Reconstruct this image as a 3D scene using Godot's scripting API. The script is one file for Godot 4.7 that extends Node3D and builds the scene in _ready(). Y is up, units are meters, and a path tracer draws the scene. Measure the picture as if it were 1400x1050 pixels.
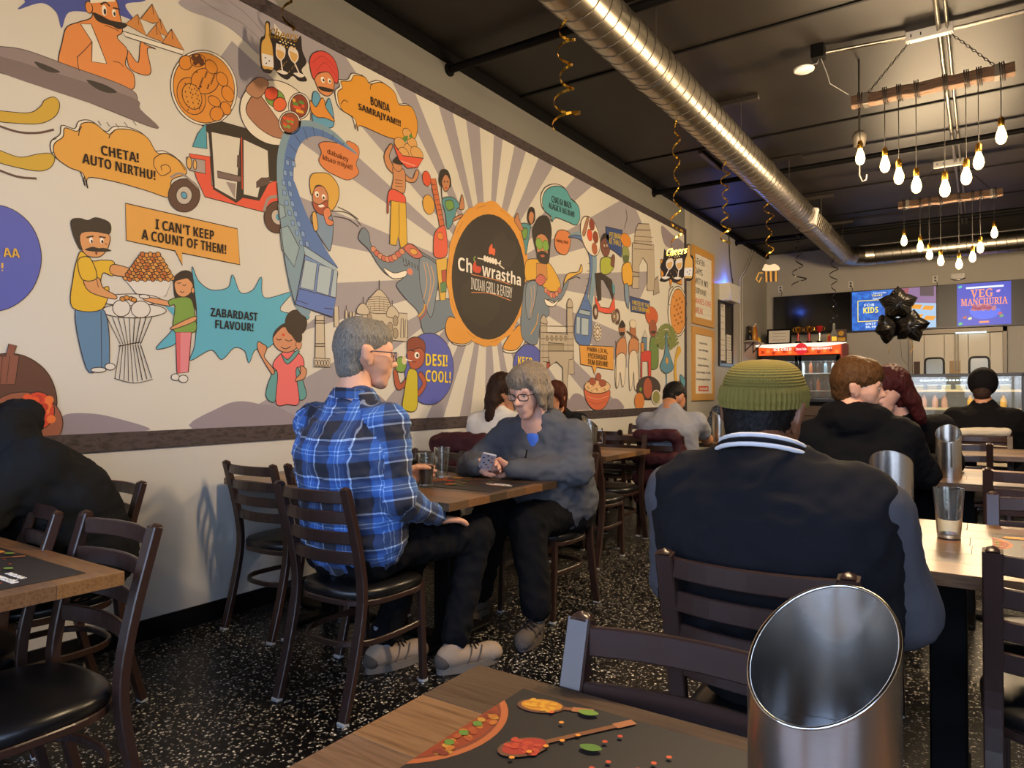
extends Node3D
# A restaurant dining room: printed wall, ladder-back chairs, tables, diners, spiral duct, pendant beams.

var M := {}
var taken := {}
var tex := {}
var rng := RandomNumberGenerator.new()

class MB:
	# collects triangles; t() turns each one so that its front runs clockwise
	var v := PackedVector3Array()
	var n := PackedVector3Array()
	var c := PackedColorArray()
	var uv := PackedVector2Array()
	var col := Color(1, 1, 1)
	var use_c := false
	var use_uv := false

	func t(a: Vector3, b: Vector3, d: Vector3, na: Vector3, nb: Vector3, nd: Vector3) -> void:
		if (b - a).cross(d - a).dot(na + nb + nd) > 0.0:
			v.append(a); v.append(d); v.append(b)
			n.append(na); n.append(nd); n.append(nb)
		else:
			v.append(a); v.append(b); v.append(d)
			n.append(na); n.append(nb); n.append(nd)
		if use_c:
			c.append(col); c.append(col); c.append(col)

	func q(a: Vector3, b: Vector3, d: Vector3, e: Vector3, nn: Vector3) -> void:
		t(a, b, d, nn, nn, nn)
		t(a, d, e, nn, nn, nn)

	func box(at: Vector3, s: Vector3, bs := Basis.IDENTITY) -> void:
		bevel(at, s, minf(0.002, minf(s.x, minf(s.y, s.z)) * 0.2), bs)

	func bevel(at: Vector3, s: Vector3, b: float, bs := Basis.IDENTITY) -> void:
		var h := s * 0.5
		var i := h - Vector3(b, b, b)
		for ax in 3:
			var a1 := (ax + 1) % 3
			var a2 := (ax + 2) % 3
			for sg in [-1.0, 1.0]:
				var nn := Vector3.ZERO
				nn[ax] = sg
				var p: Array[Vector3] = []
				for k in [[-1, -1], [1, -1], [1, 1], [-1, 1]]:
					var w := Vector3.ZERO
					w[ax] = sg * h[ax]
					w[a1] = k[0] * i[a1]
					w[a2] = k[1] * i[a2]
					p.append(at + bs * w)
				q(p[0], p[1], p[2], p[3], bs * nn)
			for s1 in [-1.0, 1.0]:
				for s2 in [-1.0, 1.0]:
					var p2: Array[Vector3] = []
					for e in [-1.0, 1.0]:
						var w1 := Vector3.ZERO
						w1[ax] = e * i[ax]
						w1[a1] = s1 * h[a1]
						w1[a2] = s2 * i[a2]
						p2.append(at + bs * w1)
						w1[a1] = s1 * i[a1]
						w1[a2] = s2 * h[a2]
						p2.append(at + bs * w1)
					var ne := Vector3.ZERO
					ne[a1] = s1
					ne[a2] = s2
					q(p2[0], p2[1], p2[3], p2[2], bs * ne.normalized())
		for sx in [-1.0, 1.0]:
			for sy in [-1.0, 1.0]:
				for sz in [-1.0, 1.0]:
					var sv := Vector3(sx, sy, sz)
					var nc := bs * sv.normalized()
					t(at + bs * (sv * Vector3(h.x, i.y, i.z)), at + bs * (sv * Vector3(i.x, h.y, i.z)), at + bs * (sv * Vector3(i.x, i.y, h.z)), nc, nc, nc)

	func sweep(path: Array, sec: PackedVector2Array, side: Vector3, smooth := false, caps := true, closed := false) -> void:
		var m := sec.size()
		var rings: Array = []
		var norms: Array = []
		var cnt := path.size()
		var cen := Vector2.ZERO
		for k in m:
			cen += sec[k] / m
		for i in cnt:
			var pa: Vector3 = path[(i - 1 + cnt) % cnt if closed else maxi(i - 1, 0)]
			var pb: Vector3 = path[(i + 1) % cnt if closed else mini(i + 1, cnt - 1)]
			var tt := (pb - pa).normalized()
			var ss := (side - tt * side.dot(tt)).normalized()
			var nn := tt.cross(ss)
			var ring := PackedVector3Array()
			var nrm := PackedVector3Array()
			for k in m:
				ring.append(path[i] + ss * sec[k].x + nn * sec[k].y)
				var o := sec[k] - cen
				nrm.append((ss * o.x + nn * o.y).normalized())
			rings.append(ring)
			norms.append(nrm)
		for i in (cnt if closed else cnt - 1):
			var r0: PackedVector3Array = rings[i]
			var r1: PackedVector3Array = rings[(i + 1) % cnt]
			var n0: PackedVector3Array = norms[i]
			var n1: PackedVector3Array = norms[(i + 1) % cnt]
			for k in m:
				var l := (k + 1) % m
				if smooth:
					t(r0[k], r0[l], r1[l], n0[k], n0[l], n1[l])
					t(r0[k], r1[l], r1[k], n0[k], n1[l], n1[k])
				else:
					var f := (r0[l] - r0[k]).cross(r1[k] - r0[k]).normalized()
					if f.dot(n0[k] + n0[l]) < 0.0:
						f = -f
					q(r0[k], r0[l], r1[l], r1[k], f)
		if caps and not closed:
			for e in 2:
				var r: PackedVector3Array = rings[0 if e == 0 else cnt - 1]
				var d: Vector3 = (path[0] - path[1]) if e == 0 else (path[cnt - 1] - path[cnt - 2])
				d = d.normalized()
				for k in range(1, m - 1):
					t(r[0], r[k], r[k + 1], d, d, d)

	func tube(path: Array, r: Variant, sides := 8, caps := true, closed := false) -> void:
		# round tube; r is a number or one number for each point of the path
		var cnt := path.size()
		var t0: Vector3 = (path[1] - path[0]).normalized()
		var s := t0.cross(Vector3.UP)
		if s.length() < 0.05:
			s = t0.cross(Vector3.RIGHT)
		s = s.normalized()
		var rings: Array = []
		var norms: Array = []
		for i in cnt:
			var pa: Vector3 = path[(i - 1 + cnt) % cnt if closed else maxi(i - 1, 0)]
			var pb: Vector3 = path[(i + 1) % cnt if closed else mini(i + 1, cnt - 1)]
			var tt := (pb - pa).normalized()
			s = (s - tt * s.dot(tt)).normalized()
			var u := tt.cross(s)
			var ring := PackedVector3Array()
			var nrm := PackedVector3Array()
			var rr: float = r[i] if r is Array else r
			for k in sides:
				var a := TAU * k / sides
				var d := s * cos(a) + u * sin(a)
				ring.append(path[i] + d * rr)
				nrm.append(d)
			rings.append(ring)
			norms.append(nrm)
		for i in (cnt if closed else cnt - 1):
			var r0: PackedVector3Array = rings[i]
			var r1: PackedVector3Array = rings[(i + 1) % cnt]
			var n0: PackedVector3Array = norms[i]
			var n1: PackedVector3Array = norms[(i + 1) % cnt]
			for k in sides:
				var l := (k + 1) % sides
				t(r0[k], r0[l], r1[l], n0[k], n0[l], n1[l])
				t(r0[k], r1[l], r1[k], n0[k], n1[l], n1[k])
		if caps and not closed:
			for e in 2:
				var r2: PackedVector3Array = rings[0 if e == 0 else cnt - 1]
				var d2: Vector3 = (path[0] - path[1]) if e == 0 else (path[cnt - 1] - path[cnt - 2])
				d2 = d2.normalized()
				for k in range(1, sides - 1):
					t(r2[0], r2[k], r2[k + 1], d2, d2, d2)

	func lathe(prof: Array, sides: int, xf: Transform3D, crease := 0.6) -> void:
		# prof: Vector2(radius, height) from one end to the other, solid on the left of its way up
		var m := prof.size()
		var sn: Array = []
		for i in m - 1:
			var d: Vector2 = prof[i + 1] - prof[i]
			sn.append(Vector2(d.y, -d.x).normalized())
		for i in m - 1:
			var na: Vector2 = sn[i]
			var nb: Vector2 = sn[i]
			if i > 0 and sn[i - 1].dot(sn[i]) > crease:
				na = (sn[i - 1] + sn[i]).normalized()
			if i < m - 2 and sn[i + 1].dot(sn[i]) > crease:
				nb = (sn[i + 1] + sn[i]).normalized()
			for k in sides:
				var a0 := TAU * k / sides
				var a1 := TAU * (k + 1) / sides
				var d0 := Vector3(cos(a0), 0, sin(a0))
				var d1 := Vector3(cos(a1), 0, sin(a1))
				var pa: Vector2 = prof[i]
				var pb: Vector2 = prof[i + 1]
				var p00 := xf * (d0 * pa.x + Vector3.UP * pa.y)
				var p01 := xf * (d1 * pa.x + Vector3.UP * pa.y)
				var p10 := xf * (d0 * pb.x + Vector3.UP * pb.y)
				var p11 := xf * (d1 * pb.x + Vector3.UP * pb.y)
				var b := xf.basis
				var n00 := (b * (d0 * na.x + Vector3.UP * na.y)).normalized()
				var n01 := (b * (d1 * na.x + Vector3.UP * na.y)).normalized()
				var n10 := (b * (d0 * nb.x + Vector3.UP * nb.y)).normalized()
				var n11 := (b * (d1 * nb.x + Vector3.UP * nb.y)).normalized()
				if pa.x > 1e-6:
					t(p00, p01, p11, n00, n01, n11)
				if pb.x > 1e-6:
					t(p00, p11, p10, n00, n11, n10)

	func flat(poly: PackedVector2Array, xf: Transform3D) -> void:
		# a filled outline in the xy plane of xf, facing its z
		var nn := xf.basis.z.normalized()
		var id := Geometry2D.triangulate_polygon(poly)
		for k in range(0, id.size(), 3):
			var a := poly[id[k]]
			var b := poly[id[k + 1]]
			var d := poly[id[k + 2]]
			t(xf * Vector3(a.x, a.y, 0), xf * Vector3(b.x, b.y, 0), xf * Vector3(d.x, d.y, 0), nn, nn, nn)

	func prism(poly: PackedVector2Array, depth: float, xf: Transform3D) -> void:
		# an outline in the xy plane of xf, thick along its z from 0 to depth
		flat(poly, xf * Transform3D(Basis.IDENTITY, Vector3(0, 0, depth)))
		var nb := -xf.basis.z.normalized()
		var id := Geometry2D.triangulate_polygon(poly)
		for k in range(0, id.size(), 3):
			var a := poly[id[k]]
			var b := poly[id[k + 1]]
			var d := poly[id[k + 2]]
			t(xf * Vector3(a.x, a.y, 0), xf * Vector3(b.x, b.y, 0), xf * Vector3(d.x, d.y, 0), nb, nb, nb)
		var cw := 1.0 if Geometry2D.is_polygon_clockwise(poly) else -1.0
		for k in poly.size():
			var a := poly[k]
			var b := poly[(k + 1) % poly.size()]
			var e := (b - a).normalized()
			var nn := (xf.basis * Vector3(-e.y, e.x, 0)).normalized() * cw
			q(xf * Vector3(a.x, a.y, 0), xf * Vector3(b.x, b.y, 0), xf * Vector3(b.x, b.y, depth), xf * Vector3(a.x, a.y, depth), nn)

	func mesh() -> ArrayMesh:
		var am := ArrayMesh.new()
		var ar := []
		ar.resize(Mesh.ARRAY_MAX)
		ar[Mesh.ARRAY_VERTEX] = v
		ar[Mesh.ARRAY_NORMAL] = n
		if use_c:
			ar[Mesh.ARRAY_COLOR] = c
		if use_uv:
			ar[Mesh.ARRAY_TEX_UV] = uv
		am.add_surface_from_arrays(Mesh.PRIMITIVE_TRIANGLES, ar)
		return am

func V(x: float, y: float, z: float) -> Vector3:
	return Vector3(x, y, z)

func tf(at: Vector3, rx := 0.0, ry := 0.0, rz := 0.0) -> Transform3D:
	return Transform3D(Basis.from_euler(Vector3(deg_to_rad(rx), deg_to_rad(ry), deg_to_rad(rz))), at)

func numbered(called: String) -> String:
	if not taken.has(called):
		taken[called] = 0
		return called
	taken[called] += 1
	return "%s_%03d" % [called, taken[called]]

func tag(o: Node3D, label: String, category: String, group := "") -> Node3D:
	o.set_meta("label", label)
	o.set_meta("category", category)
	if group != "":
		o.set_meta("group", group)
	return o

func thing(called: String, label: String, category: String, at := Vector3.ZERO, turn := 0.0, group := "") -> Node3D:
	var o := Node3D.new()
	o.name = numbered(called)
	add_child(o)
	o.position = at
	o.rotation.y = deg_to_rad(turn)
	tag(o, label, category, group)
	return o

func part(called: String, mb: MB, m: Material, parent: Node3D) -> MeshInstance3D:
	var o := MeshInstance3D.new()
	o.name = called
	o.mesh = mb.mesh()
	o.material_override = m
	parent.add_child(o, true)
	return o

func single(called: String, mb: MB, m: Material, label: String, category: String, group := "") -> MeshInstance3D:
	var o := MeshInstance3D.new()
	o.name = numbered(called)
	o.mesh = mb.mesh()
	o.material_override = m
	add_child(o)
	tag(o, label, category, group)
	return o

func struct(called: String, mb: MB, m: Material) -> MeshInstance3D:
	var o := MeshInstance3D.new()
	o.name = called
	o.mesh = mb.mesh()
	o.material_override = m
	add_child(o)
	o.set_meta("kind", "structure")
	return o

func hexc(s: String) -> Color:
	return Color.html(s)

func mat(key: String, col: String, rough: float, metal := 0.0) -> StandardMaterial3D:
	var m := StandardMaterial3D.new()
	m.resource_name = key
	m.albedo_color = hexc(col)
	m.roughness = rough
	m.metallic = metal
	M[key] = m
	return m

func noise_tex(sd: int, freq: float, size := 512, ramp: Array = [], normal := 0.0, octaves := 4) -> NoiseTexture2D:
	var f := FastNoiseLite.new()
	f.seed = sd
	f.noise_type = FastNoiseLite.TYPE_SIMPLEX_SMOOTH
	f.frequency = freq
	f.fractal_octaves = octaves
	var t := NoiseTexture2D.new()
	t.noise = f
	t.seamless = true
	t.width = size
	t.height = size
	if normal > 0.0:
		t.as_normal_map = true
		t.bump_strength = normal
	if ramp.size() > 0:
		var g := Gradient.new()
		var offs := PackedFloat32Array()
		var cols := PackedColorArray()
		for k in ramp.size():
			offs.append(float(k) / (ramp.size() - 1))
			cols.append(hexc(ramp[k]))
		g.offsets = offs
		g.colors = cols
		t.color_ramp = g
	return t

func tri(m: StandardMaterial3D, s: Vector3, world := true) -> void:
	m.uv1_triplanar = true
	m.uv1_world_triplanar = world
	m.uv1_scale = s

func ngon(rx: float, ry: float, k: int, cx := 0.0, cy := 0.0, rot := 0.0) -> PackedVector2Array:
	var p := PackedVector2Array()
	for i in k:
		var a := TAU * i / k
		p.append(Vector2(cos(a) * rx, sin(a) * ry).rotated(rot) + Vector2(cx, cy))
	return p

func crect(w: float, h: float, b: float) -> PackedVector2Array:
	# a rectangle with cut corners, for sweeps
	var x := w * 0.5
	var y := h * 0.5
	return PackedVector2Array([Vector2(x - b, -y), Vector2(x, -y + b), Vector2(x, y - b), Vector2(x - b, y), Vector2(-x + b, y), Vector2(-x, y - b), Vector2(-x, -y + b), Vector2(-x + b, -y)])

func curve(pts: Array, per := 6, closed := false) -> Array:
	# a smooth curve through points (Vector2 or Vector3)
	var out: Array = []
	var cnt := pts.size()
	for i in (cnt if closed else cnt - 1):
		var p0 = pts[(i - 1 + cnt) % cnt] if closed or i > 0 else pts[i]
		var p1 = pts[i]
		var p2 = pts[(i + 1) % cnt]
		var p3 = pts[(i + 2) % cnt] if closed or i < cnt - 2 else pts[(i + 1) % cnt]
		for k in per:
			var s := float(k) / per
			out.append(p1 * 1.0 + (p2 - p0) * (0.5 * s) + (p0 * 2.0 - p1 * 5.0 + p2 * 4.0 - p3) * (0.5 * s * s) + (p1 * 3.0 - p0 - p2 * 3.0 + p3) * (0.5 * s * s * s))
	if not closed:
		out.append(pts[cnt - 1])
	return out

func lettering(parent: Node3D, text: String, at: Vector3, bs: Basis, width: float, height: float, m: Material, serif := false, bold := true, called := "lettering") -> MeshInstance3D:
	# raised print: the text centred at a point, stretched to the given width and capital height along bs.x and bs.y
	var f := SystemFont.new()
	f.font_names = PackedStringArray(["Droid Serif" if serif else "Droid Sans"])
	f.font_weight = 700 if bold else 400
	var tm := TextMesh.new()
	tm.font = f
	tm.text = text
	tm.font_size = 48
	tm.pixel_size = 0.01
	tm.depth = 0.02
	tm.curve_step = 2.0
	var ab := tm.get_aabb()
	var o := MeshInstance3D.new()
	o.name = called
	o.mesh = tm
	o.material_override = m
	parent.add_child(o, true)
	var sx := width / maxf(ab.size.x, 0.001)
	var sy := height / maxf(ab.size.y, 0.001)
	var mid := ab.get_center()
	o.transform = Transform3D(Basis(bs.x * sx, bs.y * sy, bs.z * 0.05), at - bs.x * sx * mid.x - bs.y * sy * mid.y)
	return o

const WX := -3.37
const BZ := -13.58
const CY := 3.77
const FZ := 1.5
const RX := 4.2

func _ready() -> void:
	rng.seed = 7
	set_camera_and_light()
	make_materials()
	build_room()
	build_mural()
	build_ceiling_fittings()
	build_back_wall()
	build_side_wall_items()
	build_furniture()
	build_people()
	build_table_items()
	build_decorations()

func set_camera_and_light() -> void:
	var cam := Camera3D.new()
	cam.name = "camera"
	add_child(cam)
	cam.position = V(0, 1.2, 0)
	cam.rotation = V(atan(11.0 / 955.0), deg_to_rad(34.0), 0)
	cam.fov = rad_to_deg(2.0 * atan(525.0 / 955.0))
	cam.near = 0.05
	cam.far = 100.0
	cam.current = true
	var env := Environment.new()
	env.background_mode = Environment.BG_SKY
	var sky := Sky.new()
	var sm := ProceduralSkyMaterial.new()
	sm.sky_top_color = Color(0.60, 0.73, 0.95)
	sm.sky_horizon_color = Color(0.86, 0.92, 1.0)
	sm.ground_horizon_color = Color(0.45, 0.46, 0.48)
	sm.ground_bottom_color = Color(0.30, 0.30, 0.31)
	sm.sky_energy_multiplier = 1.0
	sky.sky_material = sm
	env.sky = sky
	env.background_energy_multiplier = SKY
	env.tonemap_mode = Environment.TONE_MAPPER_LINEAR
	env.tonemap_exposure = 1.0
	env.sdfgi_enabled = true
	env.ssao_enabled = true
	env.ssil_enabled = true
	var we := WorldEnvironment.new()
	we.name = "environment"
	we.environment = env
	add_child(we)

const SKY := 9.0
const BULB := 0.72

func make_materials() -> void:
	mat("cream_wall", "cbc9c3", 0.4)
	M.cream_wall.normal_enabled = true
	M.cream_wall.normal_texture = noise_tex(3, 0.02, 512, [], 2.0)
	M.cream_wall.normal_scale = 0.15
	tri(M.cream_wall, V(1.2, 1.2, 1.2))
	var wallm := mat("grey_wall", "b1aca0", 0.5)
	wallm.normal_enabled = true
	wallm.normal_texture = M.cream_wall.normal_texture
	wallm.normal_scale = 0.15
	tri(wallm, V(1.2, 1.2, 1.2))
	mat("shaded_upper_grey", "7f7d77", 0.5)  # grey wall paint, with shade near the ceiling put into its tone
	var cm := mat("ceiling_paint", "ffffff", 0.5)
	cm.albedo_texture = noise_tex(11, 0.008, 512, ["0f0c0b", "17120f", "1f1914"])
	tri(cm, V(0.35, 0.35, 0.35))
	mat("black_metal", "15130f", 0.4)
	mat("black_paint", "0c0b0c", 0.6)
	M.black_paint.metallic_specular = 0.25
	mat("cove_base", "0b0b0d", 0.35)
	# floor: black epoxy strewn with pale flakes
	var im := Image.create(2048, 2048, false, Image.FORMAT_RGB8)
	im.fill(hexc("0a0a0c"))
	var r := RandomNumberGenerator.new()
	r.seed = 21
	for i in 30000:
		var x := r.randi_range(0, 2047)
		var y := r.randi_range(0, 2047)
		var s := r.randi_range(2, 6)
		var g := r.randf_range(0.4, 1.0)
		var w := Color(g, g * 0.97, g * 0.9)
		for k in 3:
			im.fill_rect(Rect2i(x + r.randi_range(-2, 2), y + r.randi_range(-2, 2), r.randi_range(1, s), r.randi_range(1, s)), w)
	var fm := mat("flake_floor", "ffffff", 0.32)
	fm.metallic_specular = 0.35
	fm.albedo_texture = ImageTexture.create_from_image(im)
	tri(fm, V(0.36, 0.36, 0.36))
	# chair paint, vinyl
	var cb := mat("brown_metal", "34231d", 0.28)
	cb.metallic_specular = 0.5
	mat("vinyl", "121112", 0.33)
	mat("glide", "a7a8a8", 0.5)
	# wood tones
	tex.grain = noise_tex(5, 0.012, 512, ["9c8b7c", "c9bcae", "e6dccf", "bdae9d", "efe6da"], 0.0, 5)
	tex.grain_n = noise_tex(5, 0.012, 512, [], 3.0, 5)
	var tones := ["8f6c4c", "665441", "7a634c", "9c7850", "5c4e40", "8a6d52"]
	for k in 6:
		var wm := mat("wood_%d" % k, tones[k], 0.33)
		wm.albedo_texture = tex.grain
		wm.normal_enabled = true
		wm.normal_texture = tex.grain_n
		wm.normal_scale = 0.12
		tri(wm, V(0.5, 9.0, 9.0))
		wm.uv1_offset = V(k * 0.17, k * 0.31, k * 0.23)
	mat("table_edge", "5d4b40", 0.45)
	var band := mat("dark_band", "ffffff", 0.6)
	band.albedo_texture = noise_tex(8, 0.03, 512, ["1d1718", "3a3032", "4b3f42", "2a2224"])
	tri(band, V(0.9, 2.2, 0.9))
	# metals and glass
	var st := mat("steel", "c2bdb6", 0.24, 1.0)
	st.normal_enabled = true
	st.normal_texture = noise_tex(9, 0.02, 256, [], 4.0)
	st.normal_scale = 0.05
	tri(st, V(1.0, 40.0, 1.0), false)
	var gal := mat("galvanised", "ffffff", 0.3, 1.0)
	gal.albedo_texture = noise_tex(12, 0.02, 512, ["9d978b", "b4ad9f", "a49d90", "c2bbac"])
	tri(gal, V(1.5, 1.5, 1.5))
	mat("chrome", "d8d4cc", 0.12, 1.0)
	mat("brass", "c8963c", 0.25, 1.0)
	mat("gold_foil", "e8b648", 0.18, 1.0)
	mat("black_foil", "0d0c0c", 0.12)
	var gl := mat("glass", "f4f8f6", 0.02)
	gl.albedo_color = Color(0.95, 0.98, 0.97, 0.06)
	gl.transparency = BaseMaterial3D.TRANSPARENCY_ALPHA
	var gs := mat("solid_glass", "f4f8f6", 0.01)
	gs.albedo_color = Color(0.96, 0.98, 0.97, 0.02)
	gs.transparency = BaseMaterial3D.TRANSPARENCY_ALPHA
	gs.refraction_enabled = true
	gs.refraction_scale = 0.05
	var wt := mat("water", "ffffff", 0.01)
	wt.albedo_color = Color(0.98, 0.99, 0.98, 0.02)
	wt.transparency = BaseMaterial3D.TRANSPARENCY_ALPHA
	wt.refraction_enabled = true
	wt.refraction_scale = 0.033
	mat("cola", "1c0a06", 0.05)
	mat("white_plastic", "dcd9d2", 0.4)
	mat("white_paper", "e4dfd2", 0.8)
	mat("black_plastic", "121214", 0.35)
	mat("ink", "2b211d", 0.8)
	mat("white_ink", "f1ece2", 0.8)
	mat("yellow_ink", "f0d23c", 0.8)
	var pr := mat("print", "ffffff", 0.62)
	pr.vertex_color_use_as_albedo = true
	mat("ceiling_bar", "241e1a", 0.5)
	var led := mat("led_white", "e8f4ff", 0.3)
	led.emission_enabled = true
	led.emission = Color(0.8, 0.95, 1.0)
	led.emission_energy_multiplier = 1.6
	var uvt := mat("uv_tube", "3050ff", 0.3)
	uvt.emission_enabled = true
	uvt.emission = Color(0.2, 0.4, 1.0)
	uvt.emission_energy_multiplier = 4.0
	mat("trophy_red", "b3261e", 0.25)
	mat("door_white", "d9d0bc", 0.4)
	mat("door_glass", "aeb6ae", 0.15)
	mat("notice_dark", "5a463a", 0.7)
	mat("notice_tan", "bda27c", 0.7)
	mat("notice_back", "3b352f", 0.8)
	mat("case_back", "5f757c", 0.5)
	mat("shelf_cream", "cfc39c", 0.5)
	mat("mural_cream", "d6d2c8", 0.6)

func slab(lo: Vector3, hi: Vector3) -> MB:
	var b := MB.new()
	b.bevel((lo + hi) * 0.5, hi - lo, 0.001)
	return b

func build_room() -> void:
	struct("floor", slab(V(WX - 0.3, -0.2, BZ - 0.3), V(RX + 0.3, 0, FZ + 0.3)), M.flake_floor)
	struct("ceiling", slab(V(WX - 0.3, CY, BZ - 0.3), V(RX + 0.3, CY + 0.2, FZ + 0.3)), M.ceiling_paint)
	var wl := struct("wall_left", slab(V(WX - 0.25, 0, BZ - 0.3), V(WX, CY, FZ + 0.3)), M.cream_wall)
	part("shaded_upper_paint", slab(V(WX, 3.42, -9.22), V(WX + 0.002, CY, FZ)), M.shaded_upper_grey, wl)  # grey strip above the mural, coloured darker to stand in for shade
	part("far_paint", slab(V(WX, 0.1, BZ), V(WX + 0.002, CY, -9.22)), M.grey_wall, wl)
	struct("wall_back", slab(V(WX, 0, BZ - 0.25), V(RX, CY, BZ)), M.grey_wall)
	struct("wall_right", slab(V(RX, 0, BZ - 0.3), V(RX + 0.25, CY, FZ + 0.3)), M.grey_wall)
	struct("baseboard_left", slab(V(WX, 0, BZ), V(WX + 0.012, 0.1, FZ)), M.cove_base)
	struct("baseboard_back", slab(V(WX + 0.02, 0, BZ), V(RX, 0.1, BZ + 0.012)), M.cove_base)
	# shop front behind the camera: piers, sill and header round three large panes
	var f := MB.new()
	var xs := [-3.37, -3.1, -0.75, -0.55, 1.8, 2.0, 4.0, 4.2]
	f.bevel(V((WX + RX) * 0.5, 0.2, FZ + 0.125), V(RX - WX, 0.4, 0.25), 0.002)
	f.bevel(V((WX + RX) * 0.5, (3.0 + CY) * 0.5, FZ + 0.125), V(RX - WX, CY - 3.0, 0.25), 0.002)
	for k in range(0, 8, 2):
		f.bevel(V((xs[k] + xs[k + 1]) * 0.5, 1.7, FZ + 0.125), V(xs[k + 1] - xs[k], 2.6, 0.25), 0.002)
	struct("wall_front", f, M.grey_wall)
	for k in 3:
		var a: float = xs[k * 2 + 1]
		var b: float = xs[k * 2 + 2]
		var w := Node3D.new()
		w.name = "window_%d" % (k + 1)
		add_child(w)
		w.set_meta("kind", "structure")
		var fr := MB.new()
		for e in [a + 0.03, b - 0.03, (a + b) * 0.5]:
			fr.bevel(V(e, 1.7, FZ + 0.12), V(0.06, 2.6, 0.08), 0.003)
		for e in [0.43, 2.97]:
			fr.bevel(V((a + b) * 0.5, e, FZ + 0.12), V(b - a, 0.06, 0.08), 0.003)
		part("window_frame", fr, M.black_metal, w)
		for s in 2:
			var g := MB.new()
			var p0 := a + 0.06 if s == 0 else (a + b) * 0.5 + 0.03
			var p1 := (a + b) * 0.5 - 0.03 if s == 0 else b - 0.06
			g.bevel(V((p0 + p1) * 0.5, 1.7, FZ + 0.12), V(p1 - p0, 2.5, 0.006), 0.001)
			part("pane", g, M.glass, w)
	# pavement outside the shop front
	struct("pavement", slab(V(-12, -0.25, FZ + 0.4), V(14, -0.02, FZ + 14)), mat("concrete", "8d8a84", 0.9))


var chair0: Node3D

func make_chair() -> Node3D:
	# faces -z; back posts lean out at the top and kick out at the floor
	var o := Node3D.new()
	o.name = "ladder_back_chair"
	for s in [-1.0, 1.0]:
		var p := MB.new()
		var path := curve([V(s * 0.185, 0.012, 0.255), V(s * 0.185, 0.2, 0.205), V(s * 0.185, 0.42, 0.165), V(s * 0.185, 0.6, 0.185), V(s * 0.185, 0.845, 0.25)], 4)
		p.sweep(path, crect(0.04, 0.026, 0.003), Vector3.RIGHT)
		p.lathe([Vector2(0.0001, 0.012), Vector2(0.016, 0.006), Vector2(0.02, 0.0)], 4, Transform3D(Basis(Vector3.UP, PI / 4), V(s * 0.185, 0.845, 0.25)))
		var rp := part("rear_post", p, M.brown_metal, o)
		var g := MB.new()
		g.bevel(V(s * 0.185, 0.007, 0.257), V(0.038, 0.014, 0.03), 0.003)
		part("glide", g, M.glide, rp)
		var f := MB.new()
		f.sweep([V(s * 0.165, 0.012, -0.2), V(s * 0.165, 0.42, -0.18)], crect(0.028, 0.028, 0.004), Vector3.RIGHT)
		var fl := part("front_leg", f, M.brown_metal, o)
		var g2 := MB.new()
		g2.bevel(V(s * 0.165, 0.007, -0.2), V(0.031, 0.014, 0.031), 0.003)
		part("glide", g2, M.glide, fl)
	for k in 4:
		var y: float = [0.815, 0.737, 0.659, 0.581][k]
		var z: float = [0.243, 0.222, 0.202, 0.182][k]
		var sl := MB.new()
		var pts: Array = []
		for i in 9:
			var a := -0.168 + 0.336 * i / 8.0
			pts.append(V(a, y, z + 0.03 * (1.0 - pow(a / 0.168, 2.0))))
		sl.sweep(pts, crect(0.046, 0.012, 0.003), Vector3.UP)
		part("slat", sl, M.brown_metal, o)
	# seat pad: a rounded square, wider in front, thick and domed
	var seat := MB.new()
	var fr := MB.new()
	var rim: Array = []
	for i in 40:
		var a := TAU * i / 40.0
		var ca := cos(a)
		var sa := sin(a)
		var e := 0.62
		var w := 0.212 - 0.012 * sa
		rim.append(Vector2(signf(ca) * pow(absf(ca), e) * w, signf(sa) * pow(absf(sa), e) * 0.205 - 0.015))
	var lev := [[0.0, 0.47], [0.45, 0.469], [0.8, 0.463], [0.95, 0.453], [1.0, 0.438], [0.985, 0.422], [0.9, 0.416]]
	for l in lev.size() - 1:
		for i in 40:
			var j := (i + 1) % 40
			var p: Array[Vector3] = []
			var nn: Array[Vector3] = []
			for kk in [[l, i], [l, j], [l + 1, j], [l + 1, i]]:
				var L: Array = lev[kk[0]]
				var R: Vector2 = rim[kk[1]]
				p.append(V(R.x * L[0], L[1], R.y * L[0]))
				var slope: float = [0.0, 0.03, 0.15, 0.6, 1.0, 1.0, 0.6][kk[0]]
				var up: float = [1.0, 1.0, 1.0, 0.8, 0.0, -0.5, -1.0][kk[0]]
				nn.append(V(R.x * slope * 5.0, up, R.y * slope * 5.0).normalized())
			if l > 0:
				seat.t(p[0], p[1], p[2], nn[0], nn[1], nn[2])
			seat.t(p[0], p[2], p[3], nn[0], nn[2], nn[3])
	part("seat", seat, M.vinyl, o)
	var ring: Array = []
	for R in rim:
		ring.append(V(R.x * 0.96, 0.406, R.y * 0.96))
	fr.sweep(ring, crect(0.022, 0.014, 0.003), Vector3.UP, false, false, true)
	part("seat_frame", fr, M.brown_metal, o)
	var st := MB.new()
	var u: Array = [V(-0.165, 0.25, -0.19), V(-0.178, 0.25, 0.0), V(-0.165, 0.25, 0.11), V(-0.1, 0.25, 0.175), V(0.0, 0.25, 0.19), V(0.1, 0.25, 0.175), V(0.165, 0.25, 0.11), V(0.178, 0.25, 0.0), V(0.165, 0.25, -0.19)]
	st.sweep(curve(u, 4), crect(0.024, 0.012, 0.003), Vector3.UP)
	part("stretcher", st, M.brown_metal, o)
	return o

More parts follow.
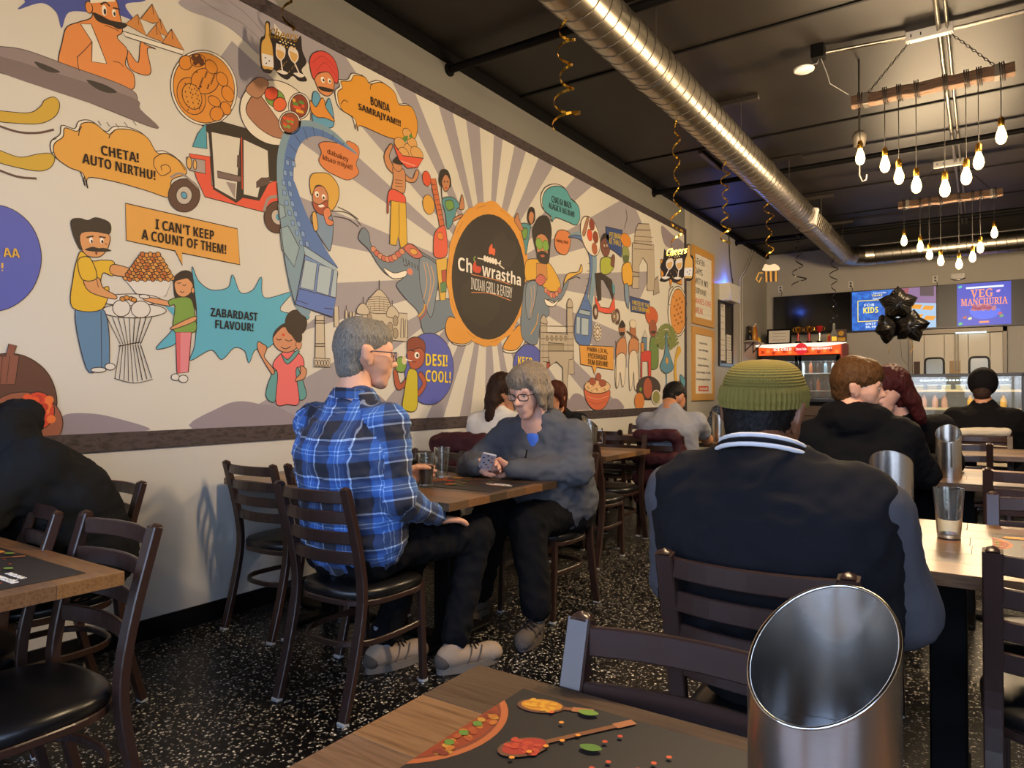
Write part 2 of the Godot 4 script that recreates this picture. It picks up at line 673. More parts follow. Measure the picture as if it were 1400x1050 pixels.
func chair(x: float, zb: float, turn: float, label: String) -> void:
	var o: Node3D = chair0.duplicate()
	o.name = numbered("ladder_back_chair")
	add_child(o)
	o.position = V(x, 0, zb - 0.25 if turn == 0.0 else zb + 0.25 * cos(deg_to_rad(180.0 - turn)))
	o.rotation.y = deg_to_rad(turn)
	tag(o, label, "chair", "ladder-back chairs")

func table(x0: float, x1: float, z0: float, z1: float, label: String, sd: int, post_x := []) -> void:
	# z0 is the far edge; planks run along x
	var t := thing("dining_table", label, "table", V((x0 + x1) * 0.5, 0, (z0 + z1) * 0.5), 0, "wood-topped dining tables")
	var w := x1 - x0
	var d := z1 - z0
	var r := RandomNumberGenerator.new()
	r.seed = sd
	var z := -d * 0.5
	var k := 0
	while z < d * 0.5 - 0.01:
		var pw := minf(0.128 + r.randf() * 0.03, d * 0.5 - z)
		if d * 0.5 - z - pw < 0.06:
			pw = d * 0.5 - z
		var cut := r.randf_range(-0.25, 0.3) * w
		for s in 2:
			var a := -w * 0.5 if s == 0 else cut
			var b := cut if s == 0 else w * 0.5
			var pl := MB.new()
			pl.bevel(V((a + b) * 0.5, 0.733, z + pw * 0.5), V(b - a - 0.0006, 0.034, pw - 0.0006), 0.0008)
			part("plank", pl, M["wood_%d" % ((k * 2 + s * 3 + sd) % 6)], t)
		z += pw
		k += 1
	for px in (post_x if post_x.size() > 0 else [0.0]):
		var c := MB.new()
		c.bevel(V(px, 0.37, 0), V(0.095, 0.7, 0.095), 0.006)
		part("pedestal_column", c, M.black_paint, t)
		var tp := MB.new()
		tp.bevel(V(px, 0.709, 0), V(0.4, 0.014, 0.4), 0.003)
		part("mounting_plate", tp, M.black_paint, t)
		var ft := MB.new()
		ft.bevel(V(px, 0.012, 0), V(0.56, 0.024, 0.1), 0.006)
		ft.bevel(V(px, 0.013, 0), V(0.1, 0.024, 0.56), 0.006)
		part("base_foot", ft, M.black_paint, t)

func build_furniture() -> void:
	chair0 = make_chair()
	table(-0.695, 0.515, -0.93, -0.13, "wooden plank-topped table with big slant-cut steel pitcher and spice print mat", 1)
	table(-0.695, 0.515, -2.87, -2.05, "wooden table the man in the green beanie sits at", 2)
	table(-0.695, 0.515, -4.9, -4.09, "wooden table between the boy in black hoodie and the red-haired woman", 3)
	table(-0.695, 0.515, -6.78, -5.97, "wooden table with empty chairs behind the red-haired woman", 4)
	table(-0.695, 0.515, -8.95, -8.1, "wooden table in front of the person in black beanie", 5)
	table(-3.31, -1.79, -0.915, -0.1, "wooden table with dark print mat beside the person in charcoal jacket", 6, [-0.4, 0.4])
	table(-3.31, -1.79, -3.06, -2.2, "wooden table between the plaid-shirted man and the woman with a phone", 7, [-0.4, 0.4])
	table(-3.31, -2.18, -5.18, -4.4, "wooden table between the woman in white sweater and the woman touching her mouth", 8)
	table(-3.31, -1.85, -6.9, -6.05, "wooden table the man in grey t-shirt leans on", 9)
	var c := "dark ladder-back chair "
	chair(-1.99, -1.0, 180, c + "tucked under the aisle corner of the charcoal jacket's table")
	chair(-2.468, -0.99, 166.5, c + "beside the person in charcoal jacket")
	chair(-2.9, -1.45, 180, c + "behind the person in charcoal jacket, by the wall")
	chair(-0.34, -0.975, 180, c + "across the table with the spice print mat")
	chair(-3.0, -2.13, 0, c + "empty, closest to the wall in the plaid-shirted man's row")
	chair(-2.61, -2.2, 0, c + "empty, right next to the plaid-shirted man")
	chair(-2.1, -1.76, 0, c + "under the man in plaid shirt")
	chair(-2.02, -3.58, 180, c + "under the woman holding a phone")
	chair(-2.73, -3.25, 180, c + "empty, beside the woman holding a phone")
	chair(-2.36, -4.25, 0, c + "empty, behind the woman holding a phone")
	chair(-2.93, -3.82, 0, c + "under the woman in white sweater")
	chair(-2.48, -5.35, 180, c + "empty, beside the woman touching her mouth")
	chair(-3.02, -5.58, 180, c + "under the woman touching her mouth")
	chair(-2.2, -5.42, 0, c + "under the man in grey t-shirt")
	chair(-2.95, -5.87, 0, c + "empty, between the wall and the man in grey t-shirt")
	chair(-3.05, -7.15, 180, c + "by the wall across from the man in grey t-shirt")
	chair(-0.4, -1.47, 0, c + "under the man in green beanie")
	chair(0.2, -1.9, 0, c + "empty, beside the man in green beanie")
	chair(0.21, -2.95, 180, c + "empty, across the table from the drinking glass")
	chair(-0.45, -2.95, 180, c + "empty, facing the man in green beanie")
	chair(-0.5, -3.5, 0, c + "under the boy in black hoodie")
	chair(0.2, -3.87, 0, c + "empty, beside the boy in black hoodie")
	chair(-0.4, -5.3, 180, c + "under the red-haired woman")
	chair(-0.15, -5.8, 0, c + "empty, behind the red-haired woman")
	chair(-0.01, -6.88, 180, c + "empty, in front of the cream coat")
	chair(0.0, -7.35, 0, c + "under the person in black beanie")
	chair0.free()

# ---- flat print: coloured outlines laid over one another a hair apart ----

func pts2(a: Array) -> Array:
	var out: Array = []
	for i in range(0, a.size(), 2):
		out.append(Vector2(a[i], a[i + 1]))
	return out

func stroke(mb: MB, line: Array, w: float, xf: Transform3D, closed: bool) -> void:
	var n := line.size()
	var l: Array = []
	var r: Array = []
	for i in n:
		var a: Vector2 = line[(i - 1 + n) % n if closed else maxi(i - 1, 0)]
		var b: Vector2 = line[(i + 1) % n if closed else mini(i + 1, n - 1)]
		var d := (b - a).normalized()
		var s := Vector2(-d.y, d.x) * w * 0.5
		l.append(line[i] + s)
		r.append(line[i] - s)
	var nn := xf.basis.z.normalized()
	for i in (n if closed else n - 1):
		var j := (i + 1) % n
		mb.q(xf * Vector3(l[i].x, l[i].y, 0), xf * Vector3(l[j].x, l[j].y, 0), xf * Vector3(r[j].x, r[j].y, 0), xf * Vector3(r[i].x, r[i].y, 0), nn)

func paint(mb: MB, list: Array, xf: Transform3D, step := 0.00012, ink := "33261f") -> void:
	# p/s filled outline (sharp/smooth), q/o the same with an ink line, e/f ellipse (f with ink), k/l open line (sharp/smooth)
	mb.use_c = true
	var z := xf
	var up := xf.basis.z.normalized() * step
	for s in list:
		z.origin += up
		mb.col = hexc(s[1]).srgb_to_linear()
		var kind: String = s[0]
		var poly: Array = []
		if kind == "k" or kind == "l":
			poly = pts2(s[3])
			if kind == "l" and poly.size() > 2:
				poly = curve(poly, 5)
			stroke(mb, poly, s[2], z, false)
			continue
		if kind == "e" or kind == "f":
			poly = Array(ngon(s[4], s[5], 28 if s[4] > 30.0 or s[5] > 30.0 else 16, s[2], s[3], deg_to_rad(s[6] if s.size() > 6 else 0.0)))
		else:
			poly = pts2(s[s.size() - 1])
			if kind == "s" or kind == "o":
				poly = curve(poly, 5, true)
		mb.flat(PackedVector2Array(poly), z)
		if kind == "q" or kind == "o" or kind == "f":
			z.origin += up
			mb.col = hexc(ink).srgb_to_linear()
			stroke(mb, poly, 4.0 if kind == "f" else s[2], z, true)

# ---- bodies: a smooth field round bones, meshed as surface nets ----

func bn(a: Vector3, b: Vector3, ra: float, rb: float, s := Vector3.ZERO, k := 1.0, w := 1.0) -> Array:
	# a bone from a to b; across s it is k times as wide; w < 0 carves
	return [a, b, ra, rb, s, k, w]

func field_mesh(bones: Array, cell: float, kk: float) -> Array:
	var lo := Vector3.INF
	var hi := -Vector3.INF
	for b in bones:
		if b[6] < 0.0:
			continue
		var r: float = maxf(b[2], b[3]) * maxf(b[5], 1.0) + 2.5 / kk + cell * 2.0
		lo = lo.min(b[0] - Vector3(r, r, r)).min(b[1] - Vector3(r, r, r))
		hi = hi.max(b[0] + Vector3(r, r, r)).max(b[1] + Vector3(r, r, r))
	var nx := int((hi.x - lo.x) / cell) + 2
	var ny := int((hi.y - lo.y) / cell) + 2
	var nz := int((hi.z - lo.z) / cell) + 2
	var sy := nx
	var sz := nx * ny
	var e := PackedFloat32Array()
	e.resize(nx * ny * nz)
	for b in bones:
		var a: Vector3 = b[0]
		var ab: Vector3 = b[1] - b[0]
		var ra: float = b[2]
		var dr: float = b[3] - b[2]
		var s: Vector3 = b[4]
		var flat := s != Vector3.ZERO
		var ks: float = 1.0 - 1.0 / float(b[5])
		var wt: float = b[6]
		var inv := 1.0 / maxf(ab.length_squared(), 1e-9)
		var pad: float = 3.2 / kk
		var rr: float = maxf(b[2], b[3])
		var ext := Vector3(rr + pad, rr + pad, rr + pad)
		if flat:
			var wide: float = (rr + pad) * float(b[5])
			ext = ext.max(s.abs() * wide + (Vector3.ONE - s.abs()) * (rr + pad))
		var p0 := (a.min(b[1]) - ext - lo) / cell
		var p1 := (a.max(b[1]) + ext - lo) / cell
		var i0 := maxi(int(p0.x), 0)
		var i1 := mini(int(p1.x) + 1, nx - 1)
		for k in range(maxi(int(p0.z), 0), mini(int(p1.z) + 1, nz - 1) + 1):
			for j in range(maxi(int(p0.y), 0), mini(int(p1.y) + 1, ny - 1) + 1):
				var idx := k * sz + j * sy + i0
				var w := lo + Vector3(i0, j, k) * cell - a
				for i in range(i0, i1 + 1):
					var v := w - ab * clampf(w.dot(ab) * inv, 0.0, 1.0)
					if flat:
						v -= s * (v.dot(s) * ks)
					var d := v.length() - (ra + dr * clampf(w.dot(ab) * inv, 0.0, 1.0))
					if d < pad:
						e[idx] += wt * exp(minf(-d * kk, 12.0))
					idx += 1
					w.x += cell
	var vid := PackedInt32Array()
	vid.resize(e.size())
	var verts := PackedVector3Array()
	var cells := PackedInt32Array()
	var low := exp(-4.5 * cell * kk)
	var high := exp(4.5 * cell * kk)
	var off := [0, 1, sy, sy + 1, sz, sz + 1, sz + sy, sz + sy + 1]
	var edges := [[0, 1], [2, 3], [4, 5], [6, 7], [0, 2], [1, 3], [4, 6], [5, 7], [0, 4], [1, 5], [2, 6], [3, 7]]
	var l := PackedFloat32Array()
	l.resize(8)
	for k in nz - 1:
		for j in ny - 1:
			var row := k * sz + j * sy
			for i in nx - 1:
				var id := row + i
				var e0 := e[id]
				if e0 < low or e0 > high:
					continue
				var inside := 0
				for c in 8:
					var x: float = e[id + off[c]]
					if x > 1.0:
						inside += 1
					l[c] = log(maxf(x, 1e-4))
				if inside == 0 or inside == 8:
					continue
				var sum := Vector3.ZERO
				var m := 0
				for ed in edges:
					var c0: int = ed[0]
					var c1: int = ed[1]
					if (l[c0] > 0.0) != (l[c1] > 0.0):
						var t := l[c0] / (l[c0] - l[c1])
						var q0 := Vector3(c0 & 1, (c0 >> 1) & 1, c0 >> 2)
						var q1 := Vector3(c1 & 1, (c1 >> 1) & 1, c1 >> 2)
						sum += q0 + (q1 - q0) * t
						m += 1
				verts.append(lo + (Vector3(i, j, k) + sum / m) * cell)
				vid[id] = verts.size()
				cells.append(id)
	var tris := PackedInt32Array()
	for id in cells:
		var in0 := e[id] > 1.0
		for ax in 3:
			var st: int = [1, sy, sz][ax]
			if (e[id + st] > 1.0) == in0:
				continue
			var u: int = [sy, sz, 1][ax]
			var w2: int = [sz, 1, sy][ax]
			var c0 := vid[id]
			var c1 := vid[id - u]
			var c2 := vid[id - u - w2]
			var c3 := vid[id - w2]
			if c0 == 0 or c1 == 0 or c2 == 0 or c3 == 0:
				continue
			if in0:
				tris.append_array(PackedInt32Array([c0 - 1, c1 - 1, c2 - 1, c0 - 1, c2 - 1, c3 - 1]))
			else:
				tris.append_array(PackedInt32Array([c0 - 1, c2 - 1, c1 - 1, c0 - 1, c3 - 1, c2 - 1]))
	return [verts, tris]

var fold := FastNoiseLite.new()

func soften(r: Array, rounds: int) -> void:
	# moves every vertex towards the mean of its neighbours
	for n in rounds:
		var verts: PackedVector3Array = r[0]
		var tris: PackedInt32Array = r[1]
		var sum := PackedVector3Array()
		sum.resize(verts.size())
		var cnt := PackedInt32Array()
		cnt.resize(verts.size())
		for k in range(0, tris.size(), 3):
			for m in 3:
				var a := tris[k + m]
				var b := tris[k + (m + 1) % 3]
				sum[a] += verts[b]
				cnt[a] += 1
		for k in verts.size():
			if cnt[k] > 0:
				verts[k] = verts[k].lerp(sum[k] / cnt[k], 0.6)
		r[0] = verts

func add_field(mb: MB, r: Array, base: Vector3, folds := 0.0, stretch := Vector3.ONE * 9.0, uvbones: Array = []) -> void:
	# turns a field mesh into triangles about base, with folds pushed in and out; uvbones gives cloth its own weave along each limb
	var verts: PackedVector3Array = r[0]
	var tris: PackedInt32Array = r[1]
	var nrm := PackedVector3Array()
	for pass_no in (2 if folds > 0.0 else 1):
		nrm = PackedVector3Array()
		nrm.resize(verts.size())
		for k in range(0, tris.size(), 3):
			var a := tris[k]
			var b := tris[k + 1]
			var c := tris[k + 2]
			var f := (verts[b] - verts[a]).cross(verts[c] - verts[a])
			nrm[a] += f
			nrm[b] += f
			nrm[c] += f
		for k in nrm.size():
			nrm[k] = nrm[k].normalized()
		if pass_no == 0 and folds > 0.0:
			for k in verts.size():
				var p := verts[k] * stretch
				var x := fold.get_noise_3d(p.x, p.y, p.z)
				verts[k] += nrm[k] * ((1.0 - 2.2 * absf(x)) * folds)
	var flip := 1.0
	# the sum of volumes tells which way the faces run
	var vol := 0.0
	var mid := verts[0]
	for k in range(0, tris.size(), 3):
		vol += (verts[tris[k]] - mid).dot((verts[tris[k + 1]] - mid).cross(verts[tris[k + 2]] - mid))
	if vol < 0.0:
		flip = -1.0
	for k in range(0, tris.size(), 3):
		var i0 := tris[k]
		var i1 := tris[k + 1]
		var i2 := tris[k + 2]
		if flip > 0.0:
			i1 = tris[k + 2]
			i2 = tris[k + 1]
		for i in [i0, i1, i2]:
			mb.v.append(verts[i] - base)
			mb.n.append(nrm[i] * flip)
			if mb.use_c:
				mb.c.append(mb.col)
		if uvbones.size() > 0:
			var cen := (verts[i0] + verts[i1] + verts[i2]) / 3.0
			var best := 1e9
			var pick: Array = uvbones[0]
			for b in uvbones:
				var ab: Vector3 = b[1] - b[0]
				var tt := clampf((cen - b[0]).dot(ab) / ab.length_squared(), 0.0, 1.0)
				var w: Vector3 = cen - b[0] - ab * tt
				if b[4] != Vector3.ZERO:
					w -= b[4] * (w.dot(b[4]) * (1.0 - 1.0 / b[5]))
				var d: float = w.length() - lerpf(b[2], b[3], tt)
				if d < best:
					best = d
					pick = b
			var ax: Vector3 = (pick[1] - pick[0]).normalized()
			var sd: Vector3 = pick[4] if pick[4] != Vector3.ZERO else Vector3.RIGHT
			sd = (sd - ax * sd.dot(ax)).normalized()
			var fw := ax.cross(sd)
			var wide: float = pick[5]
			var rad: float = (pick[2] + pick[3]) * 0.25 * (1.0 + wide)
			var cc := cen - Vector3(pick[0])
			var a0 := atan2(cc.dot(fw) * wide, cc.dot(sd))
			var flat_way := fw if absf((nrm[i0] + nrm[i1] + nrm[i2]).dot(sd)) > absf((nrm[i0] + nrm[i1] + nrm[i2]).dot(fw)) * 1.5 else sd
			for i in [i0, i1, i2]:
				var w2: Vector3 = verts[i] - Vector3(pick[0])
				var an := atan2(w2.dot(fw) * wide, w2.dot(sd))
				if an - a0 > PI:
					an -= TAU
				elif an - a0 < -PI:
					an += TAU
				mb.uv.append(Vector2(w2.dot(flat_way) if wide > 1.2 else an * rad, w2.dot(ax)) / 0.14)

func axes(yaw: float, pitch := 0.0, roll := 0.0) -> Basis:
	return Basis.from_euler(V(deg_to_rad(pitch), deg_to_rad(yaw), deg_to_rad(roll)))

func head_bones(h: Transform3D, k: float) -> Array:
	# a head looking along -z of h, its middle between the ears; k scales it
	var out: Array = []
	var X := h.basis.x
	for b in [
			[V(0, 0.045, 0.028), V(0, 0.042, -0.025), 0.082, 0.074, 0.93, 1],
			[V(0, 0.0, 0.035), V(0, 0.0, -0.03), 0.072, 0.066, 0.97, 1],
			[V(0, -0.02, -0.03), V(0, -0.078, -0.052), 0.058, 0.034, 1.08, 1],
			[V(0, -0.084, -0.058), V(0, -0.098, -0.07), 0.027, 0.021, 1.2, 1],
			[V(-0.034, -0.012, -0.062), V(-0.03, -0.035, -0.058), 0.026, 0.026, 1.0, 1],
			[V(0.034, -0.012, -0.062), V(0.03, -0.035, -0.058), 0.026, 0.026, 1.0, 1],
			[V(-0.04, 0.03, -0.08), V(0.04, 0.03, -0.08), 0.012, 0.012, 1.0, 1],
			[V(0, 0.018, -0.093), V(0, -0.026, -0.12), 0.008, 0.011, 1.0, 1],
			[V(-0.011, -0.03, -0.1), V(0.011, -0.03, -0.1), 0.009, 0.009, 1.0, 1],
			[V(-0.018, -0.056, -0.088), V(0.018, -0.056, -0.088), 0.0075, 0.0075, 1.0, 1],
			[V(-0.015, -0.067, -0.086), V(0.015, -0.067, -0.086), 0.008, 0.008, 1.0, 1],
			[V(-0.031, 0.008, -0.1), V(-0.033, 0.008, -0.098), 0.012, 0.012, 1.3, -0.8],
			[V(0.031, 0.008, -0.1), V(0.033, 0.008, -0.098), 0.012, 0.012, 1.3, -0.8],
			[V(-0.08, 0.016, 0.014), V(-0.076, -0.03, 0.004), 0.0165, 0.009, 0.46, 1],
			[V(0.08, 0.016, 0.014), V(0.076, -0.03, 0.004), 0.0165, 0.009, 0.46, 1],
			[V(-0.091, 0.022, 0.028), V(-0.086, -0.012, 0.022), 0.012, 0.009, 0.5, 1],
			[V(0.091, 0.022, 0.028), V(0.086, -0.012, 0.022), 0.012, 0.009, 0.5, 1]]:
		out.append(bn(h * (b[0] * k), h * (b[1] * k), b[2] * k, b[3] * k, X, b[4], b[5]))
	return out

func hand_bones(h: Transform3D, side: float, curl: Array, thumb := V(0.75, -0.25, -0.6), k := 1.0) -> Array:
	# wrist at the middle of h, fingers along -z, palm towards -y; side is +1 when the thumb lies on +x
	var out: Array = []
	for f in 4:
		var x: float = [0.031, 0.0105, -0.0105, -0.03][f] * side
		var root := V(x, 0.0, [-0.092, -0.096, -0.092, -0.083][f])
		out.append(bn(h * (V(x * 0.55, 0, 0.0) * k), h * (root * k), 0.017 * k, 0.0125 * k, h.basis.y, 0.85))
		var p := root
		var a := 0.0
		for s in 3:
			a += curl[f] * [0.9, 1.1, 0.7][s]
			var ln: float = [0.074, 0.083, 0.077, 0.06][f] * [0.46, 0.31, 0.25][s]
			var d := V(x * 0.6, 0, -1).normalized()
			d = V(d.x, -sin(a), d.z * cos(a)).normalized()
			var q := p + d * ln
			out.append(bn(h * (p * k), h * (q * k), [0.0098, 0.0088, 0.008][s] * k, [0.0088, 0.008, 0.0068][s] * k))
			p = q
	var tp := V(0.024 * side, -0.006, -0.022)
	var td := V(thumb.x * side, thumb.y, thumb.z).normalized()
	out.append(bn(h * (V(0.01 * side, 0, -0.008) * k), h * (tp * k), 0.018 * k, 0.016 * k))
	for s in 3:
		var q2: Vector3 = tp + td * [0.04, 0.033, 0.027][s]
		out.append(bn(h * (tp * k), h * (q2 * k), [0.015, 0.0118, 0.0102][s] * k, [0.012, 0.0105, 0.0078][s] * k))
		tp = q2
		td = (td + V(-0.28 * side, -0.1, -0.25)).normalized()
	return out

func eyes(parent: Node3D, h: Transform3D, k: float, base: Vector3, iris: String, lid: Material, brow: Material, closed := 0.35) -> void:
	for s in [-1.0, 1.0]:
		var e := MB.new()
		var at := h * (V(s * 0.031, 0.008, -0.081) * k)
		var prof: Array = []
		for i in 9:
			var a := -PI / 2 + PI * i / 8.0
			prof.append(Vector2(cos(a) * 0.0125 * k, sin(a) * 0.0125 * k))
		e.lathe(prof, 12, Transform3D(h.basis, at - base), 0.2)
		var eye := part("eye", e, M.eye_white, parent)
		var ir := MB.new()
		ir.lathe([Vector2(0.0056 * k, 0.0), Vector2(0.0045 * k, 0.0012 * k), Vector2(0.0001, 0.0018 * k)], 12, Transform3D(h.basis * Basis(Vector3.RIGHT, -PI / 2 - 0.2), at - base + h.basis * V(0, -0.0018, -0.0114) * k), 0.2)
		part("iris", ir, M[iris], eye)
		var l := MB.new()
		var lp: Array = []
		for i in 7:
			var a := PI * i / 6.0
			lp.append(at - base + h.basis * (V(-cos(a) * 0.0135, 0.0075 - closed * 0.01 + sin(a) * 0.003, -0.0095 - sin(a) * 0.0045) * k))
		l.tube(lp, 0.0032 * k, 6)
		part("eyelid", l, lid, eye)
		var b := MB.new()
		b.tube([h * (V(s * 0.015, 0.029, -0.094) * k) - base, h * (V(s * 0.032, 0.034, -0.09) * k) - base, h * (V(s * 0.05, 0.028, -0.076) * k) - base], [0.003 * k, 0.0042 * k, 0.002 * k], 6)
		part("eyebrow", b, brow, parent)
	var m := MB.new()
	m.tube([h * (V(-0.021, -0.0625, -0.0835) * k) - base, h * (V(0.0, -0.0612, -0.0955) * k) - base, h * (V(0.021, -0.0625, -0.0835) * k) - base], [0.0015 * k, 0.0032 * k, 0.0015 * k], 6)
	part("lips", m, M.lips, parent)

func person(label: String, s: Dictionary) -> Node3D:
	# s holds the joints in room space; the body is one skin, clothes lie over it
	var base: Vector3 = V(s.hip.x, 0, s.hip.z)
	var o := thing("person", label, "person", base)
	var k: float = s.get("size", 1.08)
	var cell: float = s.get("cell", 0.016)
	var h := Transform3D(axes(s.turn[0], s.turn[1], s.turn[2]), s.head)
	var X: Vector3 = (s.shr - s.shl).normalized()
	var bw: float = s.get("wide", 0.2)
	var bd: float = s.get("deep", 0.115)
	var arm: float = s.get("arm", 1.0)
	var leg: float = s.get("leg", 1.0)
	var rt := bw / bd
	# skin
	var sk: Array = [bn(s.hip, s.chest, bd - 0.02, bd - 0.015, X, rt), bn(s.chest, s.neck, bd - 0.03, 0.06, X, 1.3), bn(s.shl, s.shr, 0.045, 0.045),
		bn(s.neck, h * V(0, -0.05 * k, 0.03 * k), 0.058 * k, 0.054 * k)]
	for a in [[s.shl, s.ell, s.wrl], [s.shr, s.elr, s.wrr]]:
		sk.append(bn(a[0], a[1], 0.045, 0.036))
		sk.append(bn(a[1], a[2], 0.037, 0.026))
	if s.has("knl"):
		for a in [[s.knl, s.anl, -1.0], [s.knr, s.anr, 1.0]]:
			var hp: Vector3 = s.hip + X * (a[2] * bw * 0.45)
			sk.append(bn(hp, a[0], 0.075, 0.05))
			sk.append(bn(a[0], a[1], 0.048, 0.034))
	var mb := MB.new()
	var r := field_mesh(sk, 0.024 if not s.get("bare", false) else 0.014, 45.0)
	soften(r, 1)
	add_field(mb, r, base)
	r = field_mesh(head_bones(h, k), s.get("face", 0.0055), 120.0)
	soften(r, 1)
	add_field(mb, r, base)
	for hd in s.get("hands", []):
		r = field_mesh(hd, 0.0042, 230.0)
		soften(r, 1)
		add_field(mb, r, base)
	part("body", mb, M[s.skin], o)
	# clothes
	var top: Array = [bn(s.hip + V(0, 0.05, 0), s.chest, bd + 0.008, bd + 0.004, X, rt), bn(s.chest, s.neck, bd - 0.012, 0.072, X, 1.45),
		bn(s.shl + X * 0.02, s.shr - X * 0.02, 0.062, 0.062)]
	top.append_array(s.get("bulk", []))
	var sl: float = s.get("sleeve", 1.0)
	for a in [[s.shl, s.ell, s.wrl], [s.shr, s.elr, s.wrr]]:
		if sl < 0.6:
			top.append(bn(a[0], a[0].lerp(a[1], sl * 1.7), 0.062 * arm, 0.058 * arm))
		else:
			top.append(bn(a[0], a[1], 0.064 * arm, 0.05 * arm))
			top.append(bn(a[1], a[1].lerp(a[2], 0.95), 0.05 * arm, 0.038 * arm))
	mb = MB.new()
	r = field_mesh(top, cell, 48.0)
	soften(r, 1)
	var weave: bool = s.get("weave", false)
	mb.use_uv = weave
	add_field(mb, r, base, s.get("folds", 0.008), V(13, 20, 13), top.slice(0, 1) + top.slice(-4) if weave else [])
	part(s.get("top_name", "shirt"), mb, M[s.top], o)
	if s.has("knl"):
		var pn: Array = [bn(s.hip - X * bw * 0.4, s.hip + X * bw * 0.4, 0.115 * leg, 0.115 * leg)]
		for a in [[s.knl, s.anl, -1.0], [s.knr, s.anr, 1.0]]:
			var hp: Vector3 = s.hip + X * (a[2] * bw * 0.45)
			pn.append(bn(hp, a[0], 0.092 * leg, 0.07 * leg))
			pn.append(bn(a[0], a[0].lerp(a[1], 0.96), 0.068 * leg, 0.056 * leg))
		mb = MB.new()
		r = field_mesh(pn, cell, 60.0)
		soften(r, 1)
		add_field(mb, r, base, s.get("folds", 0.008), V(16, 13, 16))
		part("trousers", mb, M[s.get("pants", "black_cloth")], o)
	return o

func hair_part(o: Node3D, bones: Array, m: Material, cell: float, folds: float, stretch: Vector3, called := "hair", kk := 110.0) -> void:
	var base := o.position
	var mb := MB.new()
	var r := field_mesh(bones, cell, kk)
	soften(r, 1)
	add_field(mb, r, base, folds, stretch)
	part(called, mb, m, o)

func cap_hair(h: Transform3D, k: float, grow := 0.008, low := -0.03) -> Array:
	# short hair over crown, back and sides
	var X := h.basis.x
	var out: Array = []
	for b in [
			[V(0, 0.062, 0.03), V(0, 0.066, -0.03), 0.079 + grow, 0.067 + grow, 0.96],
			[V(0, 0.02, 0.05), V(0, low, 0.05), 0.064 + grow, 0.05 + grow, 1.14],
			[V(0, 0.056, 0.022), V(0, 0.054, -0.004), 0.058 + grow, 0.056 + grow, 1.32]]:
		out.append(bn(h * (b[0] * k), h * (b[1] * k), b[2] * k, b[3] * k, X, b[4]))
	return out

func glasses(o: Node3D, h: Transform3D, k: float, m: Material) -> void:
	var base := o.position
	var g := MB.new()
	for s in [-1.0, 1.0]:
		var ring: Array = []
		for i in 20:
			var a := TAU * i / 20.0
			var c := cos(a)
			var sn := sin(a)
			ring.append(h * (V(s * 0.034 + signf(c) * pow(absf(c), 0.6) * 0.026, 0.003 + signf(sn) * pow(absf(sn), 0.6) * 0.016, -0.112 + 0.012 * pow((s * 0.034 + c * 0.026) / 0.06, 2.0)) * k) - base)
		g.tube(ring, 0.0024 * k, 6, false, true)
		g.tube([h * (V(s * 0.06, 0.012, -0.1) * k) - base, h * (V(s * 0.084, 0.014, -0.09) * k) - base, h * (V(s * 0.089, 0.014, 0.0) * k) - base, h * (V(s * 0.085, 0.0, 0.03) * k) - base], 0.0022 * k, 6)
	g.tube([h * (V(-0.009, 0.006, -0.112) * k) - base, h * (V(0, 0.009, -0.118) * k) - base, h * (V(0.009, 0.006, -0.112) * k) - base], 0.0018 * k, 6)
	var gl := part("glasses", g, m, o)
	for s in [-1.0, 1.0]:
		var p := PackedVector2Array()
		for i in 20:
			var a := TAU * i / 20.0
			p.append(Vector2(signf(cos(a)) * pow(absf(cos(a)), 0.6) * 0.026, signf(sin(a)) * pow(absf(sin(a)), 0.6) * 0.016) * k)
		var ln := MB.new()
		ln.prism(p, 0.001, Transform3D(h.basis, h * (V(s * 0.034, 0.003, -0.11) * k) - base))
		part("lens", ln, M.glass, gl)

